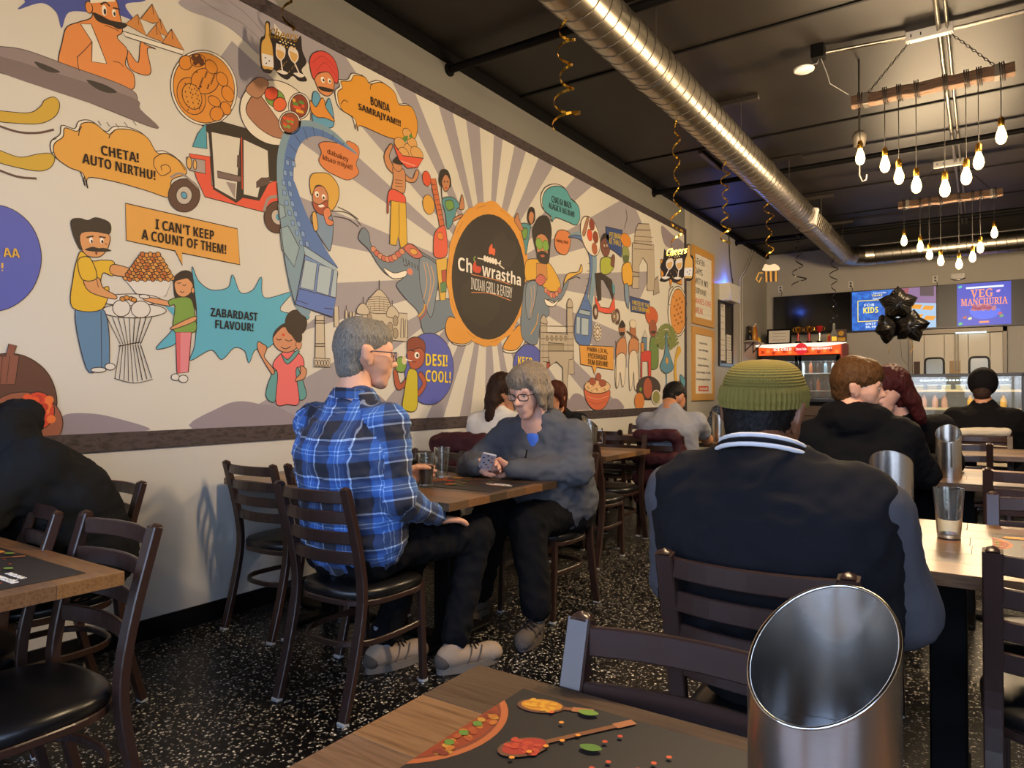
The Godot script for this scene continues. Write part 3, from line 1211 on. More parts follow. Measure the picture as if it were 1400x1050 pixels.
func shoe(o: Node3D, heel: Vector3, toe: Vector3, upper: Material, sole: Material, w := 0.042) -> MeshInstance3D:
	# a low shoe: a moulded sole under a rounded upper, laces over the tongue
	var base := o.position
	var f := (toe - heel).normalized()
	f.y = 0.0
	var L := heel.distance_to(toe)
	var X := f.cross(Vector3.UP).normalized()
	var g := V(heel.x, 0, heel.z)
	var b: Array = [bn(g + f * 0.02 + V(0, 0.07, 0), g + f * 0.05 + V(0, 0.09, 0), w * 0.8, w * 0.85), bn(g + f * 0.05 + V(0, 0.06, 0), g + f * (L - 0.045) + V(0, 0.048, 0), w * 0.9, w * 0.75, X, 1.15),
		bn(g + f * (L - 0.06) + V(0, 0.045, 0), g + f * (L - 0.035) + V(0, 0.04, 0), w * 0.8, w * 0.7, X, 1.25)]
	var mb := MB.new()
	var r := field_mesh(b, 0.008, 110.0)
	soften(r, 1)
	add_field(mb, r, base)
	var up := part("shoe", mb, upper, o)
	var s := MB.new()
	var out := PackedVector2Array()
	for i in 28:
		var a := TAU * i / 28.0
		var t := (1.0 - cos(a)) * 0.5
		out.append(Vector2(sin(a) * w * (1.0 + 0.22 * t), t * (L + 0.01) - 0.02))
	s.prism(out, 0.032, Transform3D(Basis(X, f, Vector3.UP if X.cross(f).dot(Vector3.UP) > 0.0 else Vector3.DOWN), g - base + (V(0, 0.002, 0) if X.cross(f).dot(Vector3.UP) > 0.0 else V(0, 0.034, 0))))
	part("sole", s, sole, up)
	var lc := MB.new()
	for i in 4:
		var p := g + f * (L * 0.45 + i * 0.022) + V(0, 0.1 - i * 0.008, 0) - base
		lc.tube([p - X * 0.03 + V(0, -0.008, 0), p + V(0, 0.012, 0), p + X * 0.03 + V(0, -0.008, 0)], 0.0035, 5)
	part("laces", lc, M.black_cloth, up)
	var hc := MB.new()
	r = field_mesh([bn(g + f * 0.012 + V(0, 0.055, 0), g + f * 0.03 + V(0, 0.06, 0), w * 0.84, w * 0.84), bn(g + f * (L - 0.05) + V(0, 0.036, 0), g + f * (L - 0.028) + V(0, 0.034, 0), w * 0.8, w * 0.68, X, 1.25)], 0.008, 140.0)
	add_field(hc, r, base)
	for sd in [-1.0, 1.0]:
		for i in 2:
			var q0: Vector3 = g + f * (L * 0.34 + i * 0.05) + X * (sd * w * 1.04) - base
			hc.tube([q0 + V(0, 0.035, 0), q0 + f * 0.02 - X * (sd * 0.006) + V(0, 0.07, 0), q0 + f * 0.035 - X * (sd * 0.02) + V(0, 0.095, 0)], 0.004, 5)
	part("shoe_guards", hc, M.shoe_grey, up)
	return up

func hood_bulk(at: Vector3, X: Vector3, back: Vector3, w: float) -> Array:
	return [bn(at - X * w + back * 0.2, at + back - X * w * 0.3, 0.035, 0.042), bn(at + X * w + back * 0.2, at + back + X * w * 0.3, 0.035, 0.042), bn(at + back - X * w * 0.3, at + back + X * w * 0.3, 0.045, 0.045)]

func cloth(key: String, col: String, rough := 0.9) -> StandardMaterial3D:
	var m := mat(key, col, rough)
	m.metallic_specular = 0.25
	m.normal_enabled = true
	m.normal_texture = tex.weave
	m.normal_scale = 0.35
	tri(m, V(9, 9, 9), false)
	return m

func hairm(key: String, a: String, b: String, c: String, rough := 0.55) -> void:
	var m := mat(key, "ffffff", rough)
	m.metallic_specular = 0.25
	m.albedo_texture = noise_tex(31, 0.03, 256, [a, b, c, a])
	m.normal_enabled = true
	m.normal_texture = tex.strand
	m.normal_scale = 0.6
	tri(m, V(22, 3.5, 22), false)

func make_people_materials() -> void:
	fold.seed = 4
	fold.noise_type = FastNoiseLite.TYPE_SIMPLEX_SMOOTH
	fold.frequency = 0.6
	fold.fractal_octaves = 2
	tex.weave = noise_tex(41, 0.25, 256, [], 4.0, 2)
	tex.strand = noise_tex(42, 0.05, 256, [], 6.0, 3)
	for s in [["skin_fair", "d8a285"], ["skin_tan", "b07a58"], ["skin_brown", "7d5138"], ["skin_rosy", "dba993"]]:
		var m := mat(s[0], s[1], 0.48)
		m.subsurf_scatter_enabled = true
		m.subsurf_scatter_strength = 0.08
	mat("eye_white", "e6e0d8", 0.2)
	mat("iris_grey", "3b4650", 0.15)
	mat("iris_brown", "2a1a12", 0.15)
	mat("lips", "a8615a", 0.45)
	cloth("black_cloth", "121215")
	cloth("black_wool", "0e0d0f")
	cloth("charcoal_cloth", "1c1d1f")
	cloth("navy_cloth", "18171a")
	cloth("slate_sleeve", "49474a")
	cloth("grey_hoodie", "54565d")
	cloth("grey_tee", "8a8b92")
	cloth("white_knit", "d9d2c6")
	cloth("maroon_cloth", "3d1f24", 0.6)
	cloth("blue_tee", "4f77d8")
	cloth("sock_grey", "8e95a0")
	cloth("shoe_tan", "9c8a78", 0.75)
	cloth("shoe_grey", "58504a", 0.8)
	mat("sole_grey", "6f675e", 0.7)
	cloth("olive_knit", "776a35")
	cloth("white_trim", "cfcdd0")
	cloth("cream_cloth", "c9bda8")
	hairm("hair_grey", "3f3c37", "69655e", "8e8981")
	hairm("hair_black", "0d0b0b", "1a1716", "141110")
	hairm("hair_brown", "2a1a10", "4a3018", "5e3f22")
	hairm("hair_red", "1f0d0e", "3a1717", "4d2020")
	hairm("hair_streaked", "3a3029", "6e6154", "978b7b")
	hairm("hair_dark", "191110", "2a1c17", "3b2a20")
	hairm("hair_auburn", "2e1710", "51281a", "3c1d14")
	# blue flannel plaid: two sets of bands laid over each other
	var n := 256
	var im := Image.create(n, n, false, Image.FORMAT_RGB8)
	var band := []
	for i in n:
		var p := float(i) / n
		var c := hexc("365fa6")
		if p < 0.05:
			c = hexc("cfe0f5")
		elif p < 0.46:
			c = hexc("23232f")
		elif absf(p - 0.66) < 0.014 or absf(p - 0.76) < 0.014:
			c = hexc("9fc0ea")
		elif p > 0.9:
			c = hexc("263f78")
		band.append(c)
	for y in n:
		for x in n:
			var a: Color = band[x]
			var b: Color = band[y]
			var s := 0.5 + (0.12 if (x + y) % 4 < 2 else -0.12)
			im.set_pixel(x, y, a.lerp(b, s))
	var pm := mat("plaid", "ffffff", 0.9)
	pm.albedo_texture = ImageTexture.create_from_image(im)
	pm.rim_enabled = true
	pm.rim = 0.1
	var pc := mat("plaid_cut", "ffffff", 0.9)
	pc.albedo_texture = pm.albedo_texture
	tri(pc, V(7.1, 7.1, 7.1), false)
	# dark plaid for the far shirt, woven in the cloth's own axes
	var im2 := Image.create(64, 64, false, Image.FORMAT_RGB8)
	for y in 64:
		for x in 64:
			var c2 := hexc("1b2230")
			if x % 32 < 3 or y % 32 < 3:
				c2 = hexc("5c6b82")
			im2.set_pixel(x, y, c2)
	var pd := mat("dark_plaid", "ffffff", 0.9)
	pd.albedo_texture = ImageTexture.create_from_image(im2)
	tri(pd, V(9, 9, 9), false)

func strand_lock(h: Transform3D, k: float, pts: Array, r0: float, r1: float) -> Array:
	var out: Array = []
	for i in pts.size() - 1:
		out.append(bn(h * (pts[i] * k), h * (pts[i + 1] * k), lerpf(r0, r1, float(i) / (pts.size() - 1)) * k, lerpf(r0, r1, float(i + 1) / (pts.size() - 1)) * k))
	return out

func build_people() -> void:
	make_people_materials()
	man_in_plaid()
	woman_with_phone()
	man_in_beanie()
	other_diners()

func man_in_plaid() -> void:
	var s := {hip = V(-2.1, 0.575, -1.97), chest = V(-2.09, 0.95, -1.91), neck = V(-2.075, 1.165, -1.95), head = V(-2.055, 1.345, -1.99), turn = [-26.0, -3.0, 0.0],
		shl = V(-2.3, 1.075, -1.94), ell = V(-2.4, 0.84, -2.08), wrl = V(-2.24, 0.815, -2.41), shr = V(-1.885, 1.075, -1.96), elr = V(-1.835, 0.795, -1.96), wrr = V(-1.86, 0.685, -2.215),
		knl = V(-2.16, 0.56, -2.46), anl = V(-2.165, 0.13, -2.205), knr = V(-1.9, 0.565, -2.53), anr = V(-1.9, 0.13, -2.375),
		wide = 0.215, deep = 0.135, cell = 0.013, face = 0.0045, skin = "skin_fair", top = "plaid", weave = true, folds = 0.011, arm = 1.02, leg = 1.0,
		bulk = [bn(V(-2.1, 0.6, -1.965), V(-2.08, 0.66, -1.965), 0.12, 0.13, Vector3.RIGHT, 1.6)]}
	s.hands = [hand_bones(Transform3D(axes(-4, -8, 0), V(-1.862, 0.675, -2.225)), -1.0, [0.12, 0.14, 0.16, 0.2], V(0.5, -0.1, -0.8)),
		hand_bones(Transform3D(axes(-4, 2, 80), V(-2.238, 0.815, -2.42)), 1.0, [0.4, 0.42, 0.45, 0.5], V(0.35, -0.6, -0.7))]
	var o := person("seated man with short grey hair and glasses in blue plaid flannel shirt", s)
	var h := Transform3D(axes(-26, -3), s.head)
	hair_part(o, cap_hair(h, 1.08, 0.004, -0.045), M.hair_grey, 0.006, 0.0022, V(60, 25, 60))
	eyes(o, h, 1.08, o.position, "iris_grey", M.skin_fair, M.hair_grey)
	mat("blue_frame", "232a4a", 0.3)
	glasses(o, h, 1.08, M.blue_frame)
	var c := MB.new()
	var ring: Array = []
	for i in 24:
		var a := TAU * i / 24.0 + 0.3
		if i < 23:
			ring.append(V(-2.07 + cos(a) * 0.082, 1.182 + 0.016 * sin(a), -1.95 + sin(a) * 0.08) - o.position)
	c.sweep(ring, crect(0.042, 0.008, 0.002), V(0, 1, 0), false)
	part("collar", c, M.plaid_cut, o)
	for f in [[V(-2.176, 0.03, -2.14), V(-2.11, 0.03, -2.43), V(-2.165, 0.13, -2.205)], [V(-1.92, 0.03, -2.305), V(-1.81, 0.03, -2.59), V(-1.9, 0.13, -2.375)]]:
		shoe(o, f[0], f[1], M.shoe_tan, M.sole_grey, 0.048)
		var sk := MB.new()
		sk.tube([f[2] - o.position + V(0, -0.05, 0), f[2] - o.position + V(0, 0.06, 0)], [0.04, 0.038], 14)
		part("sock", sk, M.sock_grey, o)

func woman_with_phone() -> void:
	var s := {hip = V(-1.99, 0.56, -3.36), chest = V(-1.98, 0.83, -3.27), neck = V(-1.965, 1.045, -3.14), head = V(-1.955, 1.2, -3.06), turn = [178.0, -16.0, 0.0],
		shr = V(-2.17, 0.97, -3.19), elr = V(-2.36, 0.79, -3.1), wrr = V(-2.2, 0.815, -2.93), shl = V(-1.77, 0.97, -3.22), ell = V(-1.72, 0.8, -3.17), wrl = V(-2.0, 0.81, -2.95),
		knl = V(-1.9, 0.545, -2.95), anl = V(-1.81, 0.14, -2.9), knr = V(-2.12, 0.545, -2.95), anr = V(-2.25, 0.13, -3.02),
		wide = 0.23, deep = 0.165, cell = 0.013, face = 0.0045, skin = "skin_rosy", top = "grey_hoodie", top_name = "hoodie", folds = 0.008, arm = 1.25, leg = 1.28, size = 1.05}
	s.bulk = hood_bulk(V(-1.965, 1.06, -3.17), V(1, 0, 0), V(0, -0.01, -0.1), 0.09)
	s.bulk.append(bn(V(-1.98, 0.72, -3.2), V(-1.98, 0.6, -3.28), 0.17, 0.18, Vector3.RIGHT, 1.25))
	s.bulk.append(bn(V(-1.985, 0.6, -3.36), V(-1.985, 0.64, -3.38), 0.15, 0.15, Vector3.RIGHT, 1.45))
	s.bulk.append(bn(V(-1.963, 1.03, -3.05), V(-1.967, 0.93, -3.065), 0.045, 0.014, Vector3.ZERO, 1.0, -1.6))
	s.hands = [hand_bones(Transform3D(axes(62, 8, -60), V(-2.005, 0.812, -2.95)), 1.0, [0.5, 0.6, 0.65, 0.7], V(0.5, -0.45, -0.8)),
		hand_bones(Transform3D(axes(-70, 10, 70), V(-2.205, 0.815, -2.925)), -1.0, [0.5, 0.6, 0.65, 0.7], V(0.5, -0.45, -0.8))]
	var o := person("seated woman with chin-length streaked hair and glasses in grey zip hoodie", s)
	var h := Transform3D(axes(178, -16), s.head)
	var hb := cap_hair(h, 1.05, 0.009, -0.05)
	for sd in [-1.0, 1.0]:
		hb.append_array(strand_lock(h, 1.05, [V(sd * 0.025, 0.125, -0.03), V(sd * 0.07, 0.08, -0.04), V(sd * 0.088, 0.0, -0.02), V(sd * 0.086, -0.075, -0.015)], 0.018, 0.012))
		hb.append_array(strand_lock(h, 1.05, [V(sd * 0.06, 0.08, 0.02), V(sd * 0.088, 0.0, 0.03), V(sd * 0.08, -0.08, 0.035)], 0.028, 0.02))
	hb.append_array(strand_lock(h, 1.05, [V(-0.02, 0.13, -0.05), V(-0.06, 0.09, -0.075), V(-0.09, 0.02, -0.06), V(-0.088, -0.05, -0.045)], 0.016, 0.012))
	hair_part(o, hb, M.hair_streaked, 0.0065, 0.004, V(55, 10, 55))
	eyes(o, h, 1.05, o.position, "iris_brown", M.skin_rosy, M.hair_streaked, 0.55)
	mat("brown_frame", "2b1715", 0.3)
	glasses(o, h, 1.05, M.brown_frame)
	var tee := MB.new()
	add_field(tee, field_mesh([bn(V(-1.965, 0.975, -3.135), V(-1.968, 0.91, -3.15), 0.05, 0.05, Vector3.RIGHT, 1.2)], 0.01, 90.0), o.position)
	part("t_shirt", tee, M.blue_tee, o)
	var zp := MB.new()
	zp.tube([V(-1.97, 0.9, -3.06) - o.position, V(-1.975, 0.8, -3.035) - o.position, V(-1.98, 0.7, -3.02) - o.position], 0.004, 6)
	part("zip", zp, M.black_cloth, o)
	for f in [[V(-1.83, 0.03, -2.95), V(-1.77, 0.03, -2.69), V(-1.81, 0.14, -2.9)], [V(-2.25, 0.03, -3.08), V(-2.28, 0.03, -2.82), V(-2.25, 0.13, -3.02)]]:
		shoe(o, f[0], f[1], M.shoe_grey, M.shoe_grey, 0.042)
		var sk := MB.new()
		sk.tube([f[2] - o.position + V(0, -0.05, 0), f[2] - o.position + V(0, 0.07, 0)], [0.04, 0.038], 14)
		part("sock", sk, M.sock_grey, o)
	var w := MB.new()
	w.tube([V(-1.985, 0.81, -2.962) - o.position, V(-2.0, 0.811, -2.953) - o.position], 0.037, 14)
	part("wristwatch", w, M.black_plastic, o)
	# her phone lies between the hands, a thing of its own
	var ph := thing("phone", "small phone in a white patterned case in the woman's hands", "phone", V(-2.11, 0.845, -2.9))
	ph.basis = axes(205, -50, 20)
	var pb := MB.new()
	pb.bevel(V(0, 0, 0), V(0.072, 0.145, 0.009), 0.004)
	part("phone_case", pb, mat("phone_case", "d3d2dc", 0.4), ph)
	var sc := MB.new()
	sc.bevel(V(0, 0, 0.0045), V(0.066, 0.138, 0.0015), 0.0005)
	part("screen", sc, M.black_plastic, ph)
	for i in 9:
		var d := MB.new()
		d.prism(ngon(0.007, 0.005, 8, [-0.02, 0.015, 0.0, -0.015, 0.022, 0.005, -0.024, 0.018, -0.004][i], [-0.055, -0.045, -0.025, -0.01, 0.005, 0.02, 0.035, 0.045, 0.058][i]), 0.001, tf(V(0, 0, -0.0045), 0, 180))
		part("case_motif", d, mat("motif_%d" % (i % 3), ["2b3f8f", "b33a52", "2d2a33"][i % 3], 0.5), ph)

func man_in_beanie() -> void:
	var s := {hip = V(-0.4, 0.57, -1.73), chest = V(-0.4, 0.87, -1.635), neck = V(-0.415, 1.03, -1.65), head = V(-0.443, 1.137, -1.75), turn = [-4.0, -24.0, -3.0],
		shl = V(-0.605, 0.965, -1.65), ell = V(-0.645, 0.72, -1.76), wrl = V(-0.56, 0.8, -2.1), shr = V(-0.21, 0.955, -1.66), elr = V(-0.165, 0.72, -1.76), wrr = V(-0.24, 0.8, -2.1),
		knl = V(-0.52, 0.56, -2.2), anl = V(-0.52, 0.13, -2.2), knr = V(-0.28, 0.56, -2.2), anr = V(-0.28, 0.13, -2.2),
		wide = 0.21, deep = 0.14, cell = 0.014, face = 0.006, skin = "skin_brown", top = "navy_cloth", top_name = "jacket", folds = 0.007, arm = 0.9, sleeve = 0.5, size = 1.06}
	s.bulk = [bn(V(-0.56, 0.88, -1.62), V(-0.56, 0.68, -1.66), 0.09, 0.1), bn(V(-0.25, 0.88, -1.62), V(-0.25, 0.68, -1.66), 0.09, 0.1), bn(V(-0.58, 0.965, -1.65), V(-0.24, 0.96, -1.65), 0.075, 0.075), bn(V(-0.46, 0.985, -1.62), V(-0.37, 0.985, -1.62), 0.055, 0.055)]
	s.hands = [hand_bones(Transform3D(axes(-30, 0, 0), V(-0.56, 0.8, -2.1)), 1.0, [0.3, 0.3, 0.3, 0.3]), hand_bones(Transform3D(axes(30, 0, 0), V(-0.24, 0.8, -2.1)), -1.0, [0.3, 0.3, 0.3, 0.3])]
	var o := person("seated man in olive knit beanie and navy varsity jacket with grey sleeves", s)
	var sv := MB.new()
	for a in [[s.shl, s.ell, s.wrl, V(-0.03, 0, 0)], [s.shr, s.elr, s.wrr, V(0.03, 0, 0)]]:
		var r := field_mesh([bn(a[0] + a[3] * 0.6 + V(0, -0.015, 0), a[1] + a[3] * 0.3, 0.078, 0.07), bn(a[1] + a[3] * 0.3, a[1].lerp(a[2], 0.95), 0.069, 0.045)], 0.014, 48.0)
		soften(r, 1)
		add_field(sv, r, o.position, 0.004, V(13, 13, 13))
	part("jacket_sleeves", sv, M.slate_sleeve, o)
	var h := Transform3D(axes(-4, -24, -3), s.head)
	hair_part(o, cap_hair(h, 1.06, 0.003, -0.045).slice(1, 2) + [bn(h * V(0, 0.03, 0.03), h * V(0, 0.02, 0.02), 0.078, 0.078, h.basis.x, 1.04)], M.hair_black, 0.006, 0.004, V(70, 70, 70))
	# ribbed collar with two white stripes
	for k in 3:
		var c := MB.new()
		var ring: Array = []
		for i in 22:
			var a := TAU * i / 24.0 - 1.3
			ring.append(V(-0.42 + cos(a) * (0.105 - 0.005 * k), 1.052 + 0.01 * k + 0.035 * sin(a), -1.655 + sin(a) * (0.098 - 0.004 * k)) - o.position)
		c.tube(ring, 0.0055, 8)
		part("collar_stripe", c, M.white_trim if k != 1 else M.navy_cloth, o)
	# knit beanie: turned-up ribbed band under a crown of rows
	var hx := Transform3D(h.basis * axes(0, 28, 0), h * V(0, 0.038, 0.022))
	for pt in 2:
		var b := MB.new()
		var rows := 12 if pt == 0 else 30
		var cols := 168
		var grid: Array = []
		for j in rows + 1:
			var row := PackedVector3Array()
			for i in cols:
				var a := TAU * i / cols
				var y: float
				var r: float
				if pt == 0:
					var t := float(j) / rows
					y = -0.012 + 0.045 * t
					r = 0.099 + 0.004 * sin(t * PI) - 0.002 * t
					r += 0.0022 * cos(a * 56.0) + 0.0006 * cos(t * 60.0)
				else:
					var t2 := float(j) / rows
					y = 0.026 + 0.066 * sin(t2 * PI * 0.5)
					r = 0.094 * pow(maxf(cos(t2 * PI * 0.5), 0.0), 0.62) + 0.0014 * cos(t2 * 3.0 * TAU * 5.0) * (1.0 - t2) + 0.0007 * cos(a * 84.0) * (1.0 - t2)
				row.append(hx * (V(cos(a) * r * 0.92, y, sin(a) * r * 1.2) * 1.06) - o.position)
			grid.append(row)
		for j in rows:
			for i in cols:
				var i2 := (i + 1) % cols
				var p0: Vector3 = grid[j][i]
				var p1: Vector3 = grid[j][i2]
				var p2: Vector3 = grid[j + 1][i2]
				var p3: Vector3 = grid[j + 1][i]
				var ctr: Vector3 = hx.origin + hx.basis.y * 0.03 - o.position
				var nn := (p2 - p0).cross(p3 - p1).normalized()
				if nn.dot(p0 - ctr) < 0.0:
					nn = -nn
				b.t(p0, p1, p2, nn, nn, nn)
				b.t(p0, p2, p3, nn, nn, nn)
		part("beanie_band" if pt == 0 else "beanie_crown", b, M.olive_knit, o)

func other_diners() -> void:
	# boy in black hoodie, head turned to his right
	var s := {hip = V(-0.5, 0.57, -3.78), chest = V(-0.5, 0.87, -3.68), neck = V(-0.51, 1.06, -3.68), head = V(-0.505, 1.225, -3.73), turn = [-78.0, -8.0, -10.0],
		shl = V(-0.71, 0.98, -3.68), ell = V(-0.74, 0.76, -3.78), wrl = V(-0.6, 0.79, -4.1), shr = V(-0.31, 1.0, -3.7), elr = V(-0.235, 0.81, -3.86), wrr = V(-0.4, 0.795, -4.12),
		knl = V(-0.6, 0.56, -4.2), anl = V(-0.6, 0.13, -4.2), knr = V(-0.38, 0.56, -4.2), anr = V(-0.38, 0.13, -4.2),
		wide = 0.215, deep = 0.135, cell = 0.016, face = 0.0055, skin = "skin_fair", top = "black_wool", top_name = "hoodie", arm = 1.15, size = 1.0}
	s.bulk = hood_bulk(V(-0.51, 1.07, -3.67), V(1, 0, 0), V(0, 0.0, 0.075), 0.1)
	s.bulk.append(bn(V(-0.6, 1.1, -3.68), V(-0.42, 1.08, -3.68), 0.05, 0.05))
	var o := person("seated boy with short brown hair in plain black hoodie", s)
	var h := Transform3D(axes(-78, -8, -10), s.head)
	hair_part(o, cap_hair(h, 1.0, 0.009, -0.03), M.hair_brown, 0.0065, 0.004, V(50, 20, 50))
	eyes(o, h, 1.0, o.position, "iris_brown", M.skin_fair, M.hair_brown)
	# red-haired woman across from him
	s = {hip = V(-0.38, 0.57, -5.02), chest = V(-0.37, 0.87, -4.92), neck = V(-0.41, 1.06, -4.72), head = V(-0.455, 1.205, -4.6), turn = [150.0, -18.0, 0.0],
		shr = V(-0.58, 0.98, -4.84), elr = V(-0.62, 0.79, -4.62), wrr = V(-0.5, 0.8, -4.4), shl = V(-0.21, 0.985, -4.86), ell = V(-0.16, 0.8, -4.7), wrl = V(-0.33, 0.8, -4.45),
		knl = V(-0.28, 0.56, -4.6), anl = V(-0.28, 0.13, -4.6), knr = V(-0.48, 0.56, -4.6), anr = V(-0.48, 0.13, -4.6),
		wide = 0.18, deep = 0.11, cell = 0.018, face = 0.0055, skin = "skin_rosy", top = "black_wool", top_name = "cardigan", arm = 1.15, size = 1.0}
	o = person("seated woman with long dark red hair in black cardigan", s)
	h = Transform3D(axes(150, -18), s.head)
	var hb := cap_hair(h, 1.0, 0.012, -0.06)
	for sd in [-1.0, 1.0]:
		hb.append_array(strand_lock(h, 1.0, [V(sd * 0.03, 0.13, -0.02), V(sd * 0.08, 0.05, 0.0), V(sd * 0.1, -0.06, 0.03), V(sd * 0.11, -0.17, 0.06)], 0.026, 0.03))
		hb.append_array(strand_lock(h, 1.0, [V(sd * 0.05, 0.06, 0.06), V(sd * 0.075, -0.08, 0.08), V(sd * 0.09, -0.2, 0.09)], 0.04, 0.032))
	hair_part(o, hb, M.hair_red, 0.008, 0.006, V(40, 9, 40))
	eyes(o, h, 1.0, o.position, "iris_brown", mat("eyeshadow", "2c3b39", 0.5), M.hair_red, 0.9)
	# man in grey t-shirt bent over his plate
	s = {hip = V(-2.2, 0.57, -5.68), chest = V(-2.2, 0.87, -5.6), neck = V(-2.21, 1.05, -5.68), head = V(-2.235, 1.135, -5.83), turn = [-12.0, -42.0, 0.0],
		shl = V(-2.43, 0.945, -5.66), ell = V(-2.5, 0.77, -5.85), wrl = V(-2.33, 0.79, -6.15), shr = V(-1.97, 0.955, -5.68), elr = V(-1.985, 0.79, -5.97), wrr = V(-2.17, 0.79, -6.2),
		knl = V(-2.32, 0.56, -6.15), anl = V(-2.32, 0.13, -6.15), knr = V(-2.08, 0.56, -6.15), anr = V(-2.08, 0.13, -6.15),
		wide = 0.235, deep = 0.145, cell = 0.018, face = 0.008, skin = "skin_tan", top = "grey_tee", folds = 0.006, arm = 1.15, sleeve = 0.34, bare = true, pants = "black_cloth"}
	o = person("seated man with short black hair in plain grey t-shirt", s)
	hair_part(o, cap_hair(Transform3D(axes(-12, -42), s.head), 1.08, 0.004, -0.02).slice(0, 2), M.hair_black, 0.009, 0.003, V(60, 60, 60))
	# woman in white sweater, seen from behind
	s = {hip = V(-2.93, 0.57, -4.22), chest = V(-2.93, 0.85, -4.14), neck = V(-2.92, 1.04, -4.14), head = V(-2.895, 1.185, -4.19), turn = [-50.0, -12.0, 0.0],
		shl = V(-3.1, 0.97, -4.14), ell = V(-3.13, 0.75, -4.22), wrl = V(-3.02, 0.8, -4.5), shr = V(-2.74, 0.97, -4.17), elr = V(-2.7, 0.77, -4.28), wrr = V(-2.84, 0.8, -4.5),
		knl = V(-3.02, 0.56, -4.65), anl = V(-3.02, 0.13, -4.65), knr = V(-2.82, 0.56, -4.65), anr = V(-2.82, 0.13, -4.65),
		wide = 0.19, deep = 0.12, cell = 0.017, face = 0.008, skin = "skin_tan", top = "white_knit", top_name = "sweater", arm = 1.2, size = 1.02}
	o = person("seated woman with long dark hair in white sweater", s)
	h = Transform3D(axes(-50, -12), s.head)
	hb = cap_hair(h, 1.02, 0.014, -0.08)
	for sd in [-1.0, 0.0, 1.0]:
		hb.append_array(strand_lock(h, 1.02, [V(sd * 0.06, 0.06, 0.06), V(sd * 0.08, -0.06, 0.08), V(sd * 0.085 - 0.01, -0.17, 0.075), V(sd * 0.07 - 0.02, -0.24, 0.06)], 0.045, 0.02))
	hb.append_array(strand_lock(h, 1.02, [V(-0.06, 0.07, -0.03), V(-0.095, -0.04, -0.02), V(-0.1, -0.16, 0.0), V(-0.11, -0.25, 0.01)], 0.028, 0.01))
	hair_part(o, hb, M.hair_dark, 0.009, 0.007, V(40, 8, 40))
	# woman with a hand at her mouth
	s = {hip = V(-3.03, 0.57, -5.42), chest = V(-3.03, 0.84, -5.34), neck = V(-3.03, 1.01, -5.22), head = V(-3.03, 1.145, -5.14), turn = [176.0, -10.0, 0.0],
		shr = V(-3.2, 0.94, -5.28), elr = V(-3.22, 0.79, -5.08), wrr = V(-3.12, 0.8, -4.9), shl = V(-2.86, 0.94, -5.28), ell = V(-2.86, 0.78, -5.05), wrl = V(-2.97, 0.985, -5.02),
		wide = 0.18, deep = 0.115, cell = 0.018, face = 0.0065, skin = "skin_tan", top = "charcoal_cloth", top_name = "jacket", arm = 1.15, size = 1.0}
	s.hands = [hand_bones(Transform3D(axes(20, 78, 0), V(-2.97, 0.985, -5.02)), 1.0, [0.5, 0.5, 0.5, 0.5])]
	o = person("seated woman with auburn hair touching her mouth, in dark jacket", s)
	h = Transform3D(axes(176, -10), s.head)
	hb = cap_hair(h, 1.0, 0.013, -0.06)
	for sd in [-1.0, 1.0]:
		hb.append_array(strand_lock(h, 1.0, [V(sd * 0.03, 0.13, -0.04), V(sd * 0.085, 0.05, -0.04), V(sd * 0.096, -0.05, -0.02), V(sd * 0.085, -0.11, 0.0)], 0.024, 0.016))
	hair_part(o, hb, M.hair_auburn, 0.009, 0.005, V(45, 9, 45))
	eyes(o, h, 1.0, o.position, "iris_brown", M.skin_tan, M.hair_auburn, 0.5)
	# person in dark plaid, mostly behind the beanie
	s = {hip = V(-2.12, 0.57, -7.55), chest = V(-2.14, 0.87, -7.45), neck = V(-2.1, 1.05, -7.42), head = V(-2.02, 1.17, -7.35), turn = [170.0, -20.0, 0.0],
		shr = V(-2.37, 0.98, -7.45), elr = V(-2.38, 0.79, -7.2), wrr = V(-2.2, 0.79, -6.9), shl = V(-1.9, 0.98, -7.45), ell = V(-1.88, 0.79, -7.2), wrl = V(-2.05, 0.79, -6.9),
		wide = 0.22, deep = 0.14, cell = 0.022, face = 0.01, skin = "skin_tan", top = "dark_plaid"}
	o = person("seated person in dark blue plaid shirt behind the green beanie", s)
	hair_part(o, cap_hair(Transform3D(axes(170, -20), s.head), 1.08, 0.006, -0.03), M.hair_black, 0.011, 0.003, V(40, 40, 40))
	# person in black beanie by the display case
	s = {hip = V(0.0, 0.57, -7.62), chest = V(0.0, 0.87, -7.52), neck = V(0.0, 1.08, -7.55), head = V(0.0, 1.245, -7.58), turn = [-8.0, -10.0, 0.0],
		shl = V(-0.22, 0.97, -7.54), ell = V(-0.3, 0.74, -7.62), wrl = V(-0.15, 0.8, -7.95), shr = V(0.22, 0.97, -7.54), elr = V(0.3, 0.74, -7.62), wrr = V(0.15, 0.8, -7.95),
		wide = 0.27, deep = 0.17, cell = 0.022, face = 0.01, skin = "skin_tan", top = "black_wool", top_name = "jacket", arm = 1.35, size = 1.05}
	o = person("seated person in black beanie and black jacket by the display case", s)
	h = Transform3D(axes(-8, -10), s.head)
	hair_part(o, cap_hair(h, 1.05, 0.006, -0.07), M.hair_dark, 0.011, 0.003, V(40, 40, 40))
	hair_part(o, [bn(h * V(0, 0.06, 0.02), h * V(0, 0.075, 0), 0.112, 0.106), bn(h * V(0, 0.02, 0.02), h * V(0, 0.03, 0.02), 0.11, 0.112)], M.black_wool, 0.01, 0.001, V(40, 40, 40), "beanie")
